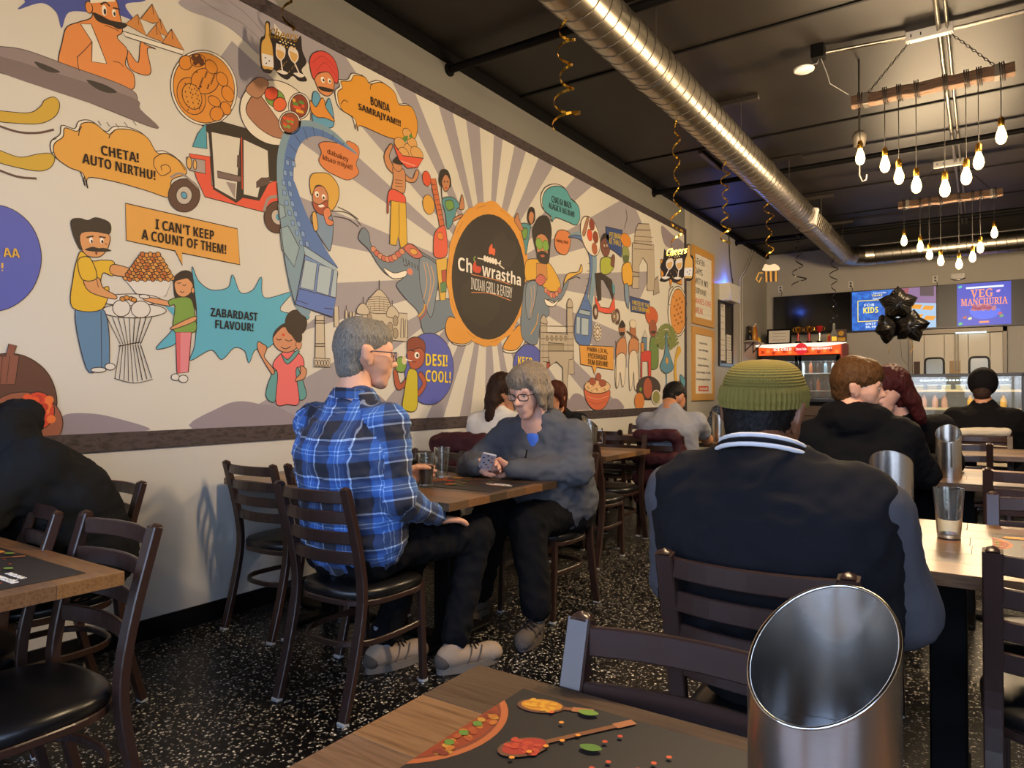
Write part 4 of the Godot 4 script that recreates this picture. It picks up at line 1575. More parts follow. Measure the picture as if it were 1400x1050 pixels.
	# person in charcoal jacket leaning over the dark mat's table
	s = {hip = V(-2.78, 0.58, -1.22), chest = V(-2.82, 0.86, -1.1), neck = V(-2.88, 1.06, -0.98), head = V(-2.93, 1.17, -0.88), turn = [172.0, -25.0, 0.0],
		shr = V(-3.04, 0.97, -1.06), elr = V(-3.12, 0.79, -0.85), wrr = V(-3.0, 0.8, -0.6), shl = V(-2.64, 0.95, -1.06), ell = V(-2.6, 0.79, -0.85), wrl = V(-2.8, 0.8, -0.58),
		knl = V(-2.68, 0.56, -0.75), anl = V(-2.68, 0.13, -0.8), knr = V(-2.9, 0.56, -0.75), anr = V(-2.9, 0.13, -0.8),
		wide = 0.23, deep = 0.16, cell = 0.015, face = 0.008, skin = "skin_tan", top = "charcoal_cloth", top_name = "jacket", folds = 0.01, arm = 1.3}
	s.bulk = hood_bulk(V(-2.88, 1.08, -1.0), V(1, 0, 0), V(0, 0.03, -0.1), 0.1)
	s.bulk.append(bn(V(-2.74, 0.62, -1.26), V(-2.76, 0.8, -1.18), 0.15, 0.16, Vector3.RIGHT, 1.4))
	o = person("seated person in charcoal jacket leaning over a table by the wall", s)
	hair_part(o, cap_hair(Transform3D(axes(172, -25), s.head), 1.08, 0.01, -0.03), M.hair_black, 0.01, 0.004, V(40, 40, 40))

func mural_figures() -> Array:
	return [
		["painted_blue_burst", [
			["s","4a56a8",[1264,2815,1289,2858,1304,2910,1806,3150,1796,3099,1706,3040,1746,2985,1668,2975,1557,2935,1460,2891,1431,2808,1410,2868,1352,2883]]], []],
		["painted_grey_curls", [
			["s","a09aa2",[1982,3191,2021,3156,2150,3170,2286,3162,2459,3094,2572,3103,2571,3212,2486,3320,2363,3370,2235,3332]],
			["l","6f6467",3,[2090,3242,2210,3231,2351,3225,2529,3146]],
			["l","6f6467",3,[2247,3316,2364,3289,2472,3230,2557,3146]],
			["s","a09aa2",[2472,3313,2458,3378,2513,3452,2570,3430,2542,3321,2557,3254,2500,3254]]], []],
		["painted_chef", [
			["o","e18e4c",4,[1717,2827,1767,2787,1779,2888,1807,2889,1854,2888,1812,2871,1831,2770,1798,2738,1728,2746]],
			["o","e18e4c",4,[1548,2978,1557,2915,1504,2868,1452,2822,1434,2749,1422,2642,1501,2640,1614,2639,1738,2645,1748,2719,1708,2753,1717,2827,1669,2867,1693,2906,1678,2989,1653,3047,1556,3002]],
			["f","e18e4c",1543,2952,16,27],
			["p","e6e0d2",[1549,3003,1653,3052,1658,3032,1549,2974]],
			["q","e6e0d2",4,[1508,2860,1553,2880,1585,2812,1623,2725,1557,2709,1558,2800]],
			["e","f4efe4",1610,2968,11,25],
			["e","f4efe4",1654,2976,9,18],
			["e","33261f",1613,2964,6,14],
			["e","33261f",1656,2973,5,10],
			["l","33261f",7,[1593,2988,1616,3008,1635,2999]],
			["l","33261f",7,[1649,2998,1668,3003,1682,3003]],
			["s","2a1f1c",[1561,2937,1603,2938,1640,2935,1707,2951,1712,2937,1678,2910,1640,2911,1603,2905,1575,2909]],
			["l","33261f",3,[1612,2901,1650,2903,1678,2900]],
			["l","33261f",3,[1496,2709,1498,2672,1505,2646]],
			["l","33261f",3,[1558,2800,1522,2743,1494,2703]],
			["l","33261f",3,[1651,2746,1679,2752,1699,2740]],
			["q","e9e3d6",4,[1693,2908,2000,2942,1991,2915,1707,2887]],
			["q","cf8a48",4,[1707,2948,1764,3020,1807,2933]],
			["k","33261f",2,[1764,3020,1770,2972]],
			["q","cf8a48",4,[1778,3004,1835,3102,1877,3030,1837,3008]],
			["k","33261f",3,[1835,3102,1841,3053]],
			["q","cf8a48",4,[1843,2981,1874,3047,1925,2970]],
			["k","33261f",3,[1874,3047,1881,2998]],
			["q","cf8a48",4,[1807,2933,1853,3009,1899,2938]],
			["k","33261f",3,[1853,3009,1860,2960]],
			["q","cf8a48",4,[1885,2932,1933,3021,2000,2942]],
			["k","33261f",3,[1933,3021,1940,2971]]], []],
		["painted_counter", [
			["o","8f8180",3,[1199,2631,1290,2653,1462,2653,1738,2645,1771,2565,1867,2499,1615,2513,1354,2534,1170,2526,1170,2625]],
			["s","7b6c6c",[1170,2585,1437,2601,1748,2608,1781,2565,1867,2499,1569,2516,1170,2526]],
			["s","3a3230",[1326,2618,1378,2620,1426,2611,1387,2595,1346,2598]],
			["s","3a3230",[1537,2618,1614,2624,1670,2610,1623,2590,1568,2595]]], []],
		["painted_thali", [
			["o","e4dccd",4,[2298,2902,2295,2773,2219,2654,2105,2591,1998,2605,1937,2687,1940,2805,2007,2919,2116,2989,2228,2984]],
			["o","dc9036",4,[2283,2893,2280,2774,2211,2663,2106,2604,2007,2618,1950,2694,1952,2805,2014,2911,2115,2976,2219,2970]],
			["o","d8892c",4,[2109,2772,2120,2716,2100,2662,2058,2631,2010,2636,1974,2672,1964,2727,1983,2779,2024,2811,2072,2808]],
			["o","d8892c",4,[2195,2856,2180,2810,2140,2771,2092,2754,2054,2764,2039,2799,2053,2843,2092,2882,2140,2901,2180,2891]],
			["o","d8892c",4,[2046,2896,2039,2872,2021,2851,1998,2843,1980,2849,1974,2868,1980,2892,1998,2912,2020,2921,2038,2915]],
			["o","d8892c",4,[2118,2935,2110,2913,2089,2893,2063,2883,2042,2886,2034,2902,2042,2924,2062,2945,2088,2955,2109,2952]],
			["f","d8892c",2151,2915,36,35],
			["f","d8892c",2215,2873,35,36],
			["f","d8892c",2250,2807,38,41],
			["f","d8892c",2238,2725,32,34],
			["o","d8892c",4,[2223,2690,2216,2665,2196,2645,2172,2637,2153,2645,2145,2664,2153,2689,2172,2709,2196,2717,2216,2710]],
			["f","d8892c",2170,2739,36,27],
			["o","d99236",4,[2091,2755,2099,2716,2085,2679,2056,2658,2023,2661,1998,2687,1991,2725,2004,2761,2032,2783,2066,2780]],
			["e","4a2c1a",2007,2774,3,5],
			["e","4a2c1a",2049,2732,3,5],
			["e","4a2c1a",2092,2689,4,5],
			["e","4a2c1a",2042,2755,3,5],
			["e","4a2c1a",2085,2713,3,5],
			["e","4a2c1a",2035,2779,3,5],
			["e","4a2c1a",2078,2737,3,5],
			["e","4a2c1a",2029,2662,3,5],
			["e","4a2c1a",2071,2760,3,5],
			["e","4a2c1a",2022,2686,3,5],
			["e","4a2c1a",2063,2784,3,5],
			["e","4a2c1a",2015,2709,3,5],
			["e","4a2c1a",2057,2666,3,5],
			["e","4a2c1a",2008,2732,3,5],
			["e","4a2c1a",2050,2690,3,5],
			["e","4a2c1a",2093,2789,4,5],
			["e","4a2c1a",2043,2714,3,5],
			["e","4a2c1a",2086,2671,3,5],
			["e","4a2c1a",2036,2737,3,5],
			["e","4a2c1a",2079,2695,3,5],
			["e","4a2c1a",2029,2760,3,5],
			["e","4a2c1a",2072,2718,3,5],
			["e","4a2c1a",2023,2644,3,5],
			["e","4a2c1a",2065,2742,3,5],
			["e","4a2c1a",2016,2668,3,5],
			["e","4a2c1a",2058,2765,3,5],
			["e","4a2c1a",2069,2856,5,4],
			["e","4a2c1a",2103,2835,5,4],
			["e","4a2c1a",2137,2814,5,4],
			["e","4a2c1a",2172,2887,5,4],
			["e","4a2c1a",2099,2825,5,4],
			["e","4a2c1a",2134,2804,5,4],
			["e","4a2c1a",2168,2876,5,4],
			["e","4a2c1a",2096,2815,5,4],
			["e","4a2c1a",2130,2794,5,4],
			["e","4a2c1a",2165,2866,5,4],
			["e","4a2c1a",2092,2805,5,4],
			["e","4a2c1a",2126,2877,5,4],
			["e","4a2c1a",2161,2856,5,4],
			["e","4a2c1a",2089,2795,5,4],
			["e","4a2c1a",2123,2867,5,4],
			["e","4a2c1a",2158,2846,5,4],
			["e","4a2c1a",2086,2785,5,4],
			["e","4a2c1a",2119,2857,5,4],
			["e","4a2c1a",2154,2836,5,4],
			["e","4a2c1a",2082,2775,5,4],
			["e","4a2c1a",2116,2847,5,4],
			["e","4a2c1a",2150,2825,5,4],
			["e","5a3014",2051,2929,10,10],
			["e","5a3014",2071,2924,10,10],
			["e","5a3014",2091,2920,11,10],
			["e","5a3014",2058,2896,10,10],
			["e","5a3014",2078,2933,10,10],
			["e","5a3014",2098,2929,11,10],
			["e","5a3014",2065,2904,10,10],
			["e","5a3014",2085,2941,10,10],
			["e","5a3014",2052,2916,10,10],
			["e","5a3014",2072,2912,10,10],
			["e","5a3014",2092,2908,11,10],
			["e","5a3014",2059,2924,10,10],
			["e","5a3014",2079,2920,10,10],
			["e","5a3014",2099,2916,11,10]], []],
		["painted_cloud_bubble", [
			["o","e6dfd0",4,[1509,2195,1453,2208,1398,2239,1392,2293,1427,2335,1435,2378,1486,2379,1505,2419,1557,2437,1621,2408,1658,2443,1735,2460,1801,2445,1847,2387,1900,2397,1968,2377,2001,2325,1922,2271,1912,2184,1797,2188,1660,2194,1536,2183,1532,2133]],
			["k","33261f",3,[1394,2218,1407,2229]],
			["k","33261f",3,[1397,2246,1410,2257]],
			["k","33261f",3,[1399,2274,1412,2286]],
			["k","33261f",3,[1401,2303,1414,2314]],
			["k","33261f",3,[1586,2447,1600,2430]],
			["k","33261f",3,[1624,2453,1639,2437]],
			["k","33261f",3,[1664,2460,1679,2443]],
			["k","33261f",3,[1704,2479,1720,2462]],
			["k","33261f",3,[1745,2498,1761,2481]],
			["o","dea345",4,[1522,2187,1465,2200,1410,2232,1404,2285,1439,2328,1447,2370,1498,2371,1517,2412,1569,2430,1634,2400,1672,2435,1749,2453,1815,2437,1862,2379,1915,2389,1983,2369,2017,2316,1938,2262,1927,2175,1812,2179,1673,2185,1548,2175,1544,2125]],
			["l","33261f",4,[1847,2308,1852,2350,1904,2386,1970,2373,2009,2330]],
			["l","33261f",4,[1847,2308,1884,2271,1932,2305,1916,2332,1884,2318,1889,2298]],
			["l","33261f",4,[1503,2352,1507,2377,1516,2399]],
			["l","33261f",4,[1634,2380,1643,2405,1662,2428]]], [["CHETA!",1599,2316,1772,2326,45,"ink",1,0], ["AUTO NIRTHU!",1519,2256,1854,2262,45,"ink",1,0]]],
		["painted_smoke_trails", [
			["o","cda83a",3,[1171,2354,1300,2388,1347,2429,1367,2467,1404,2492,1425,2467,1409,2411,1356,2362,1277,2335,1172,2316]],
			["l","5a4238",9,[1172,2303,1262,2296,1340,2315,1403,2349]],
			["o","cda83a",3,[1173,2200,1270,2191,1341,2224,1389,2240,1407,2217,1381,2169,1317,2147,1173,2152]],
			["l","5a4238",9,[1173,2122,1263,2107,1337,2117]]], []],
		["painted_auto_rickshaw", [
			["q","e0573f",4,[2031,2422,2148,2439,2157,2292,2304,2237,2343,2274,2452,2286,2463,2367,2575,2423,2648,2419,2649,2235,2463,2217,2119,2220,2070,2308]],
			["q","33271f",4,[2099,2589,2214,2645,2393,2657,2596,2625,2619,2436,2518,2404,2449,2276,2343,2268,2304,2231,2167,2272,2141,2558]],
			["p","d9d3c5",[2155,2571,2325,2589,2301,2248,2176,2282]],
			["p","d9d3c5",[2347,2589,2503,2572,2512,2426,2460,2394,2438,2291,2350,2288]],
			["q","4f9fb5",4,[2123,2607,2130,2475,2048,2462,2076,2538]],
			["q","a99c97",4,[2014,2399,2118,2411,2121,2341,2032,2336]],
			["f","d9a95c",2031,2374,14,32],
			["f","d9a95c",2062,2373,10,26],
			["q","7a6460",4,[2188,2374,2332,2381,2329,2349,2191,2339]],
			["p","9b8d88",[2240,2329,2301,2335,2294,2251]],
			["q","5a4640",4,[2326,2500,2310,2490,2308,2426,2326,2425]],
			["k","d0452e",6,[2334,2597,2340,2314]],
			["p","5a4640",[2428,2376,2462,2409,2518,2423,2518,2387,2429,2341]],
			["o","5a3f33",4,[2091,2221,2074,2166,2031,2125,1978,2114,1937,2136,1921,2181,1936,2234,1978,2275,2030,2289,2074,2268]],
			["o","c2b6ab",4,[2047,2211,2039,2182,2018,2160,1991,2154,1970,2166,1962,2191,1970,2219,1991,2241,2017,2248,2039,2236]],
			["f","5a9fc0",2004,2201,16,17],
			["l","9b8d88",11,[1932,2273,1992,2308,2084,2257]],
			["o","5a3f33",5,[2659,2225,2642,2167,2597,2124,2542,2114,2498,2138,2481,2188,2498,2245,2541,2287,2596,2300,2642,2276]],
			["f","c2b6ab",2573,2207,43,43],
			["e","5a9fc0",2576,2208,17,19],
			["l","9b8d88",17,[2480,2223,2512,2302,2590,2332]]], []],
		["painted_blue_circle", [
			["o","5560b8",3,[1358,1778,1323,1638,1232,1546,1125,1535,1042,1604,1011,1723,1040,1852,1122,1946,1229,1970,1321,1907]],
			["k","e0b24a",7,[1213,1735,1213,1713]],
			["e","e0b24a",1213,1704,3,3]], [["AA",1214,1779,1274,1784,38,"gold",1,0]]],
		["painted_rectangular_bubble", [
			["q","dea24c",5,[1712,2095,2311,2090,2328,1896,1995,1905,1997,1842,1959,1910,1717,1919]]], [["I CAN'T KEEP",1856,2025,2170,2027,49,"ink",1,0], ["A COUNT OF THEM!",1788,1962,2242,1964,49,"ink",1,0]]],
		["painted_sweet_bowl", [
			["q","dedad2",4,[1700,1748,1946,1767,1911,1677,1764,1672]],
			["s","dedad2",[1914,1684,1899,1675,1859,1666,1811,1661,1774,1661,1759,1666,1773,1675,1811,1684,1859,1690,1899,1690]],
			["f","d99a4a",1714,1741,12,12],
			["f","bf6a2c",1733,1738,12,12],
			["f","cf8a3c",1751,1746,12,12],
			["f","d99a4a",1769,1743,12,12],
			["f","bf6a2c",1788,1751,12,12],
			["f","cf8a3c",1806,1748,12,12],
			["f","d99a4a",1825,1756,12,12],
			["f","bf6a2c",1844,1753,12,12],
			["f","cf8a3c",1864,1761,13,12],
			["f","d99a4a",1883,1758,13,12],
			["f","bf6a2c",1903,1766,13,12],
			["f","cf8a3c",1923,1764,13,13],
			["f","d99a4a",1943,1772,13,13],
			["f","bf6a2c",1724,1756,12,12],
			["f","cf8a3c",1742,1753,12,12],
			["f","d99a4a",1761,1761,12,12],
			["f","bf6a2c",1779,1758,12,12],
			["f","cf8a3c",1798,1766,12,12],
			["f","d99a4a",1817,1764,12,12],
			["f","bf6a2c",1836,1771,12,12],
			["f","cf8a3c",1855,1769,12,12],
			["f","d99a4a",1874,1777,13,12],
			["f","bf6a2c",1894,1774,13,12],
			["f","cf8a3c",1913,1782,13,12],
			["f","d99a4a",1933,1780,13,13],
			["f","bf6a2c",1734,1771,12,12],
			["f","cf8a3c",1752,1769,12,12],
			["f","d99a4a",1770,1776,12,12],
			["f","bf6a2c",1789,1774,12,12],
			["f","cf8a3c",1808,1782,12,12],
			["f","d99a4a",1827,1779,12,12],
			["f","bf6a2c",1846,1787,12,12],
			["f","cf8a3c",1865,1785,13,12],
			["f","d99a4a",1885,1793,13,12],
			["f","bf6a2c",1904,1790,13,12],
			["f","cf8a3c",1924,1798,13,13],
			["f","d99a4a",1744,1787,12,12],
			["f","bf6a2c",1762,1784,12,12],
			["f","cf8a3c",1780,1792,12,12],
			["f","d99a4a",1799,1790,12,12],
			["f","bf6a2c",1818,1797,12,12],
			["f","cf8a3c",1837,1795,12,12],
			["f","d99a4a",1856,1803,13,12],
			["f","bf6a2c",1876,1801,13,12],
			["f","cf8a3c",1895,1809,13,12],
			["f","d99a4a",1915,1806,13,12],
			["f","bf6a2c",1753,1802,12,12],
			["f","cf8a3c",1772,1800,12,12],
			["f","d99a4a",1790,1808,12,12],
			["f","bf6a2c",1809,1805,12,12],
			["f","cf8a3c",1828,1813,12,12],
			["f","d99a4a",1847,1811,12,12],
			["f","bf6a2c",1867,1819,13,12],
			["f","cf8a3c",1886,1817,13,12],
			["f","d99a4a",1906,1825,13,12],
			["f","bf6a2c",1763,1818,12,12],
			["f","cf8a3c",1782,1815,12,12],
			["f","d99a4a",1800,1823,12,12],
			["f","bf6a2c",1819,1821,12,12],
			["f","cf8a3c",1838,1829,12,12],
			["f","d99a4a",1858,1827,13,12],
			["f","bf6a2c",1877,1835,13,12],
			["f","cf8a3c",1897,1833,13,12],
			["f","d99a4a",1773,1833,12,12],
			["f","bf6a2c",1792,1831,12,12],
			["f","cf8a3c",1811,1839,12,12],
			["f","d99a4a",1830,1837,12,12],
			["f","bf6a2c",1849,1845,12,12],
			["f","cf8a3c",1868,1843,13,12],
			["f","d99a4a",1887,1851,13,12],
			["f","bf6a2c",1783,1849,12,12],
			["f","cf8a3c",1802,1847,12,12],
			["f","d99a4a",1821,1855,12,12],
			["f","bf6a2c",1840,1853,12,12],
			["f","cf8a3c",1859,1861,13,12],
			["f","d99a4a",1878,1859,13,12],
			["f","bf6a2c",1793,1865,12,12],
			["f","cf8a3c",1812,1863,12,12],
			["f","d99a4a",1831,1871,12,12],
			["f","bf6a2c",1850,1869,12,12],
			["f","cf8a3c",1869,1877,13,12]], []],
		["painted_snack_table", [
			["o","dedad2",4,[1914,1604,1883,1581,1803,1561,1708,1552,1634,1558,1607,1575,1634,1597,1708,1616,1803,1626,1883,1622]],
			["o","dedad2",4,[1887,1655,1858,1635,1781,1617,1690,1608,1619,1610,1593,1623,1619,1642,1690,1660,1781,1671,1857,1669]],
			["o","dedad2",4,[1737,1599,1729,1575,1709,1559,1684,1556,1664,1569,1656,1591,1663,1615,1683,1631,1708,1634,1729,1622]],
			["o","dedad2",4,[1833,1603,1825,1578,1801,1561,1773,1558,1750,1571,1741,1593,1749,1618,1772,1635,1801,1638,1824,1626]],
			["k","33261f",3,[1630,1548,1692,1425]],
			["k","33261f",3,[1692,1422,1668,1264]],
			["k","33261f",3,[1655,1550,1704,1426]],
			["k","33261f",3,[1704,1423,1689,1260]],
			["k","33261f",3,[1681,1552,1715,1427]],
			["k","33261f",3,[1716,1424,1710,1255]],
			["k","33261f",3,[1707,1555,1727,1427]],
			["k","33261f",3,[1727,1424,1731,1251]],
			["k","33261f",3,[1733,1557,1739,1428]],
			["k","33261f",3,[1739,1425,1753,1246]],
			["k","33261f",4,[1760,1559,1751,1429]],
			["k","33261f",3,[1751,1426,1775,1251]],
			["k","33261f",4,[1787,1562,1763,1429]],
			["k","33261f",4,[1763,1426,1797,1256]],
			["k","33261f",4,[1814,1564,1775,1430]],
			["k","33261f",4,[1775,1427,1819,1262]],
			["k","33261f",4,[1842,1567,1787,1431]],
			["k","33261f",4,[1787,1428,1842,1267]],
			["k","33261f",5,[1683,1415,1786,1441]],
			["l","33261f",3,[1665,1264,1757,1243,1848,1262]],
			["f","cf8a3c",1701,1639,13,11],
			["f","cf8a3c",1720,1647,13,11],
			["f","cf8a3c",1743,1644,13,11],
			["f","cf8a3c",1754,1641,13,11],
			["f","dedad2",1804,1662,26,10]], []],
		["painted_man_in_yellow_shirt", [
			["o","33291f",4,[1475,1963,1510,1981,1545,1979,1581,1999,1638,1988,1644,1946,1618,1926,1528,1909,1518,1839,1486,1897]],
			["o","d99a63",4,[1517,1917,1632,1934,1637,1881,1610,1833,1575,1816,1528,1829]],
			["s","33291f",[1517,1921,1528,1947,1618,1960,1637,1934,1563,1933]],
			["e","f4efe4",1559,1891,8,14],
			["e","f4efe4",1606,1898,8,14],
			["e","33261f",1562,1887,4,8],
			["e","33261f",1608,1894,5,8],
			["k","33261f",7,[1539,1900,1569,1912]],
			["k","33261f",7,[1593,1914,1623,1915]],
			["s","2a1f1c",[1533,1844,1564,1862,1591,1861,1619,1866,1649,1858,1610,1847,1564,1841]],
			["k","33261f",3,[1619,1887,1630,1884]],
			["e","7a3a2a",1582,1837,5,8],
			["o","5d85ab",4,[1495,1575,1621,1573,1643,1327,1608,1311,1543,1305]],
			["k","33261f",3,[1604,1571,1609,1312]],
			["o","e0b52c",4,[1520,1834,1564,1799,1610,1809,1661,1807,1657,1743,1612,1749,1603,1682,1639,1685,1607,1580,1482,1577,1485,1714,1502,1801]],
			["o","d99a63",4,[1657,1796,1773,1780,1800,1757,1657,1747]],
			["o","d99a63",4,[1529,1711,1592,1724,1613,1681,1672,1651,1658,1634,1556,1655]],
			["k","33261f",3,[1564,1801,1592,1681]],
			["k","33261f",3,[1525,1715,1533,1778]],
			["o","e0b52c",4,[1504,1792,1555,1809,1585,1723,1522,1708]],
			["o","dedad2",4,[1628,1303,1622,1296,1605,1291,1585,1290,1568,1294,1562,1301,1568,1308,1585,1312,1605,1313,1622,1309]],
			["f","dedad2",1646,1318,23,16]], []],
		["painted_girl", [
			["o","2f251f",4,[1960,1784,2006,1817,2052,1805,2075,1719,2076,1620,2047,1662,1968,1659,1951,1746]],
			["o","dd9d6c",4,[1957,1752,2007,1786,2052,1757,2046,1714,2007,1683,1968,1696]],
			["s","2f251f",[1957,1758,1995,1803,2049,1797,2061,1739,2029,1780]],
			["l","33261f",4,[1968,1751,1979,1749,1990,1755]],
			["l","33261f",4,[1998,1744,2009,1742,2018,1748]],
			["l","33261f",4,[1985,1711,1996,1705,2007,1711]],
			["f","dd9d6c",2054,1722,9,15],
			["o","dd9d6c",4,[1804,1662,1930,1652,1928,1629,1815,1641]],
			["o","7ba048",4,[1928,1658,1996,1682,2047,1673,2067,1589,2067,1511,1955,1503,1959,1630,1933,1631]],
			["o","dd9d6c",4,[2060,1588,1944,1527,1955,1516,2065,1565]],
			["q","d8636a",4,[1962,1500,2048,1507,2032,1302,1971,1294]],
			["p","e08890",[1988,1501,2044,1505,2027,1302,1989,1298]],
			["f","dedad2",1963,1275,22,17],
			["f","dedad2",2005,1267,25,19]], []],
		["painted_blue_starburst", [
			["o","5ab0cc",4,[2048,1840,2086,1775,2158,1738,2256,1763,2283,1835,2332,1744,2411,1769,2465,1848,2486,1733,2673,1785,2593,1672,2804,1655,2682,1570,2712,1461,2579,1490,2509,1450,2426,1434,2387,1361,2360,1425,2295,1439,2220,1373,2159,1421,2043,1362,2065,1438,2076,1611]],
			["o","5ab0cc",4,[1863,1411,1921,1482,1958,1516,1962,1443]],
			["p","5ab0cc",[1909,1627,1954,1625,1957,1579]]], [["ZABARDAST",2153,1621,2439,1620,45,"ink",1,0], ["FLAVOUR!",2180,1560,2412,1559,45,"ink",1,0]]],
		["painted_spice_pot", [
			["o","5f3c30",4,[1423,1155,1387,1030,1296,959,1188,967,1105,1043,1073,1159,1103,1275,1185,1350,1293,1354,1386,1281]],
			["o","9a5a44",4,[1447,1063,1417,983,1340,939,1249,946,1179,997,1152,1074,1178,1148,1248,1194,1339,1194,1416,1144]],
			["o","d8452e",4,[1413,1119,1401,1071,1369,1043,1329,1044,1298,1075,1285,1122,1297,1168,1328,1197,1368,1197,1400,1167]],
			["e","e8582e",1308,1174,17,18],
			["e","c23a22",1342,1146,18,18],
			["e","f07a3a",1377,1118,18,18],
			["e","e8582e",1316,1092,17,18],
			["e","c23a22",1349,1170,18,18],
			["e","f07a3a",1384,1142,18,18],
			["e","e8582e",1323,1115,17,18],
			["e","c23a22",1357,1087,18,18],
			["e","f07a3a",1392,1166,18,18],
			["e","e8582e",1330,1139,17,18],
			["e","c23a22",1364,1111,18,18],
			["e","f07a3a",1400,1082,18,18],
			["e","e8582e",1337,1163,17,18],
			["e","c23a22",1371,1135,18,18],
			["q","8a5240",3,[1179,1346,1227,1348,1238,1401,1267,1394,1257,1357,1276,1350,1262,1232,1180,1231]],
			["k","33261f",2,[1242,1349,1231,1236]],
			["k","33261f",2,[1216,1348,1209,1235]]], []],
		["painted_woman_with_bun", [
			["o","5f9ea0",5,[2544,1315,2496,1183,2559,1147,2587,1292]],
			["o","5f9ea0",5,[2713,1356,2783,1189,2729,1158,2706,1294]],
			["o","e87070",5,[2565,1393,2645,1445,2743,1419,2763,1351,2705,1331,2729,1139,2646,1128,2567,1135,2576,1303,2544,1345]],
			["o","cf8f6b",5,[2488,1396,2551,1327,2537,1303,2467,1395,2440,1447,2446,1482,2474,1472,2502,1456,2495,1426]],
			["o","cf8f6b",5,[2739,1357,2782,1333,2767,1282,2706,1263,2706,1281,2739,1313]],
			["o","5f9ea0",5,[2601,1419,2645,1363,2728,1437,2697,1439,2645,1390]],
			["o","cf8f6b",5,[2737,1518,2718,1469,2668,1437,2608,1434,2560,1460,2542,1506,2560,1553,2607,1586,2667,1591,2717,1565]],
			["f","cf8f6b",2724,1480,21,27],
			["o","3a2e22",5,[2784,1615,2769,1568,2729,1538,2680,1534,2642,1559,2627,1602,2641,1648,2680,1679,2728,1684,2768,1660]],
			["s","3a2e22",[2541,1506,2572,1568,2644,1604,2735,1568,2747,1506,2705,1498,2630,1575,2579,1550]],
			["e","d8452e",2615,1532,10,8],
			["l","33261f",5,[2565,1507,2584,1500,2604,1507]],
			["l","33261f",5,[2627,1505,2652,1498,2678,1507]],
			["l","33261f",5,[2598,1461,2630,1451,2667,1467]]], []],
		["painted_dosa_plate", [
			["o","e4dccd",5,[2779,2770,2667,2662,2518,2613,2389,2638,2325,2723,2344,2837,2441,2942,2586,3000,2726,2984,2802,2895]],
			["o","a9765a",5,[2426,2887,2467,2860,2559,2783,2617,2727,2603,2673,2510,2666,2413,2700,2360,2764]],
			["o","b07f60",4,[2359,2869,2439,2968,2508,2958,2440,2850]],
			["o","7ba048",5,[2609,2869,2576,2843,2534,2836,2499,2849,2485,2877,2495,2910,2527,2935,2568,2943,2604,2931,2620,2902]],
			["o","d8502e",5,[2571,2923,2563,2897,2540,2875,2512,2866,2489,2872,2481,2891,2489,2916,2512,2938,2539,2948,2562,2943]],
			["o","e06a3a",5,[2630,2880,2621,2853,2598,2830,2569,2820,2546,2827,2537,2848,2546,2875,2569,2898,2597,2908,2621,2901]],
			["o","dedad2",5,[2802,2929,2787,2876,2746,2834,2697,2818,2658,2834,2643,2875,2658,2926,2697,2969,2746,2986,2786,2971]],
			["o","8a3f2a",5,[2786,2924,2774,2879,2742,2843,2702,2830,2670,2844,2658,2880,2670,2924,2701,2960,2741,2974,2774,2960]],
			["o","dedad2",5,[2733,2805,2718,2759,2678,2722,2630,2707,2592,2720,2578,2755,2592,2800,2630,2838,2678,2854,2717,2841]],
			["o","9a5230",5,[2720,2801,2708,2762,2674,2730,2634,2718,2602,2729,2589,2759,2601,2797,2634,2829,2674,2843,2707,2832]],
			["e","e0a63a",2683,2923,12,10],
			["e","5a8a3a",2703,2906,12,10],
			["e","d8502e",2723,2890,12,10],
			["e","e0a63a",2743,2873,12,10],
			["e","5a8a3a",2686,2904,12,10],
			["e","d8502e",2706,2888,12,10],
			["e","e0a63a",2726,2871,12,10],
			["e","5a8a3a",2746,2929,12,10],
			["e","d8502e",2689,2886,12,10],
			["e","e0a63a",2709,2869,12,10],
			["e","5a8a3a",2729,2927,12,10],
			["e","d8502e",2749,2910,12,10],
			["e","d8502e",2617,2796,13,10],
			["e","7ba048",2642,2788,13,10],
			["e","d8502e",2667,2781,13,10],
			["e","7ba048",2619,2749,13,10],
			["e","d8502e",2643,2800,13,10],
			["e","7ba048",2669,2792,13,10],
			["e","d8502e",2620,2760,13,10],
			["e","7ba048",2645,2753,13,10],
			["e","d8502e",2670,2804,13,10]], []],
		["painted_man_in_red_turban", [
			["o","d2493f",5,[2798,3185,2821,3255,2902,3304,2986,3292,3024,3221,3012,3141,2936,3178,2870,3156,2830,3102]],
			["l","a83530",4,[2822,3201,2902,3272,3003,3233]],
			["l","a83530",4,[2854,3162,2919,3239,3014,3184]],
			["o","5fa0c5",5,[2822,3010,2871,3027,2904,2948,2953,3030,2991,2912,2967,2849,2831,2832]],
			["o","d98e5a",5,[2838,3108,2870,3153,2944,3188,2990,3146,2980,3076,2936,3037,2879,3040,2854,3073]],
			["e","f4efe4",2900,3125,16,18],
			["e","f4efe4",2953,3137,15,16],
			["e","33261f",2906,3125,8,9],
			["e","33261f",2956,3136,7,8],
			["s","2a1f1c",[2864,3070,2920,3086,2990,3093,2953,3067,2887,3056]],
			["o","dd9038",5,[2804,2965,2847,2939,2890,3008,2912,3003,2928,2957,2996,2900,2920,2895,2855,2880,2810,2904]]], []],
		["painted_cloud_bubble", [
			["o","e6dfd0",5,[3141,2974,3044,2993,3009,3031,3000,3094,3038,3137,3026,3172,3104,3204,3140,3256,3232,3277,3279,3250,3384,3299,3505,3279,3557,3207,3674,3235,3740,3152,3729,3041,3664,2997,3465,2948,3196,2946,3172,2903]],
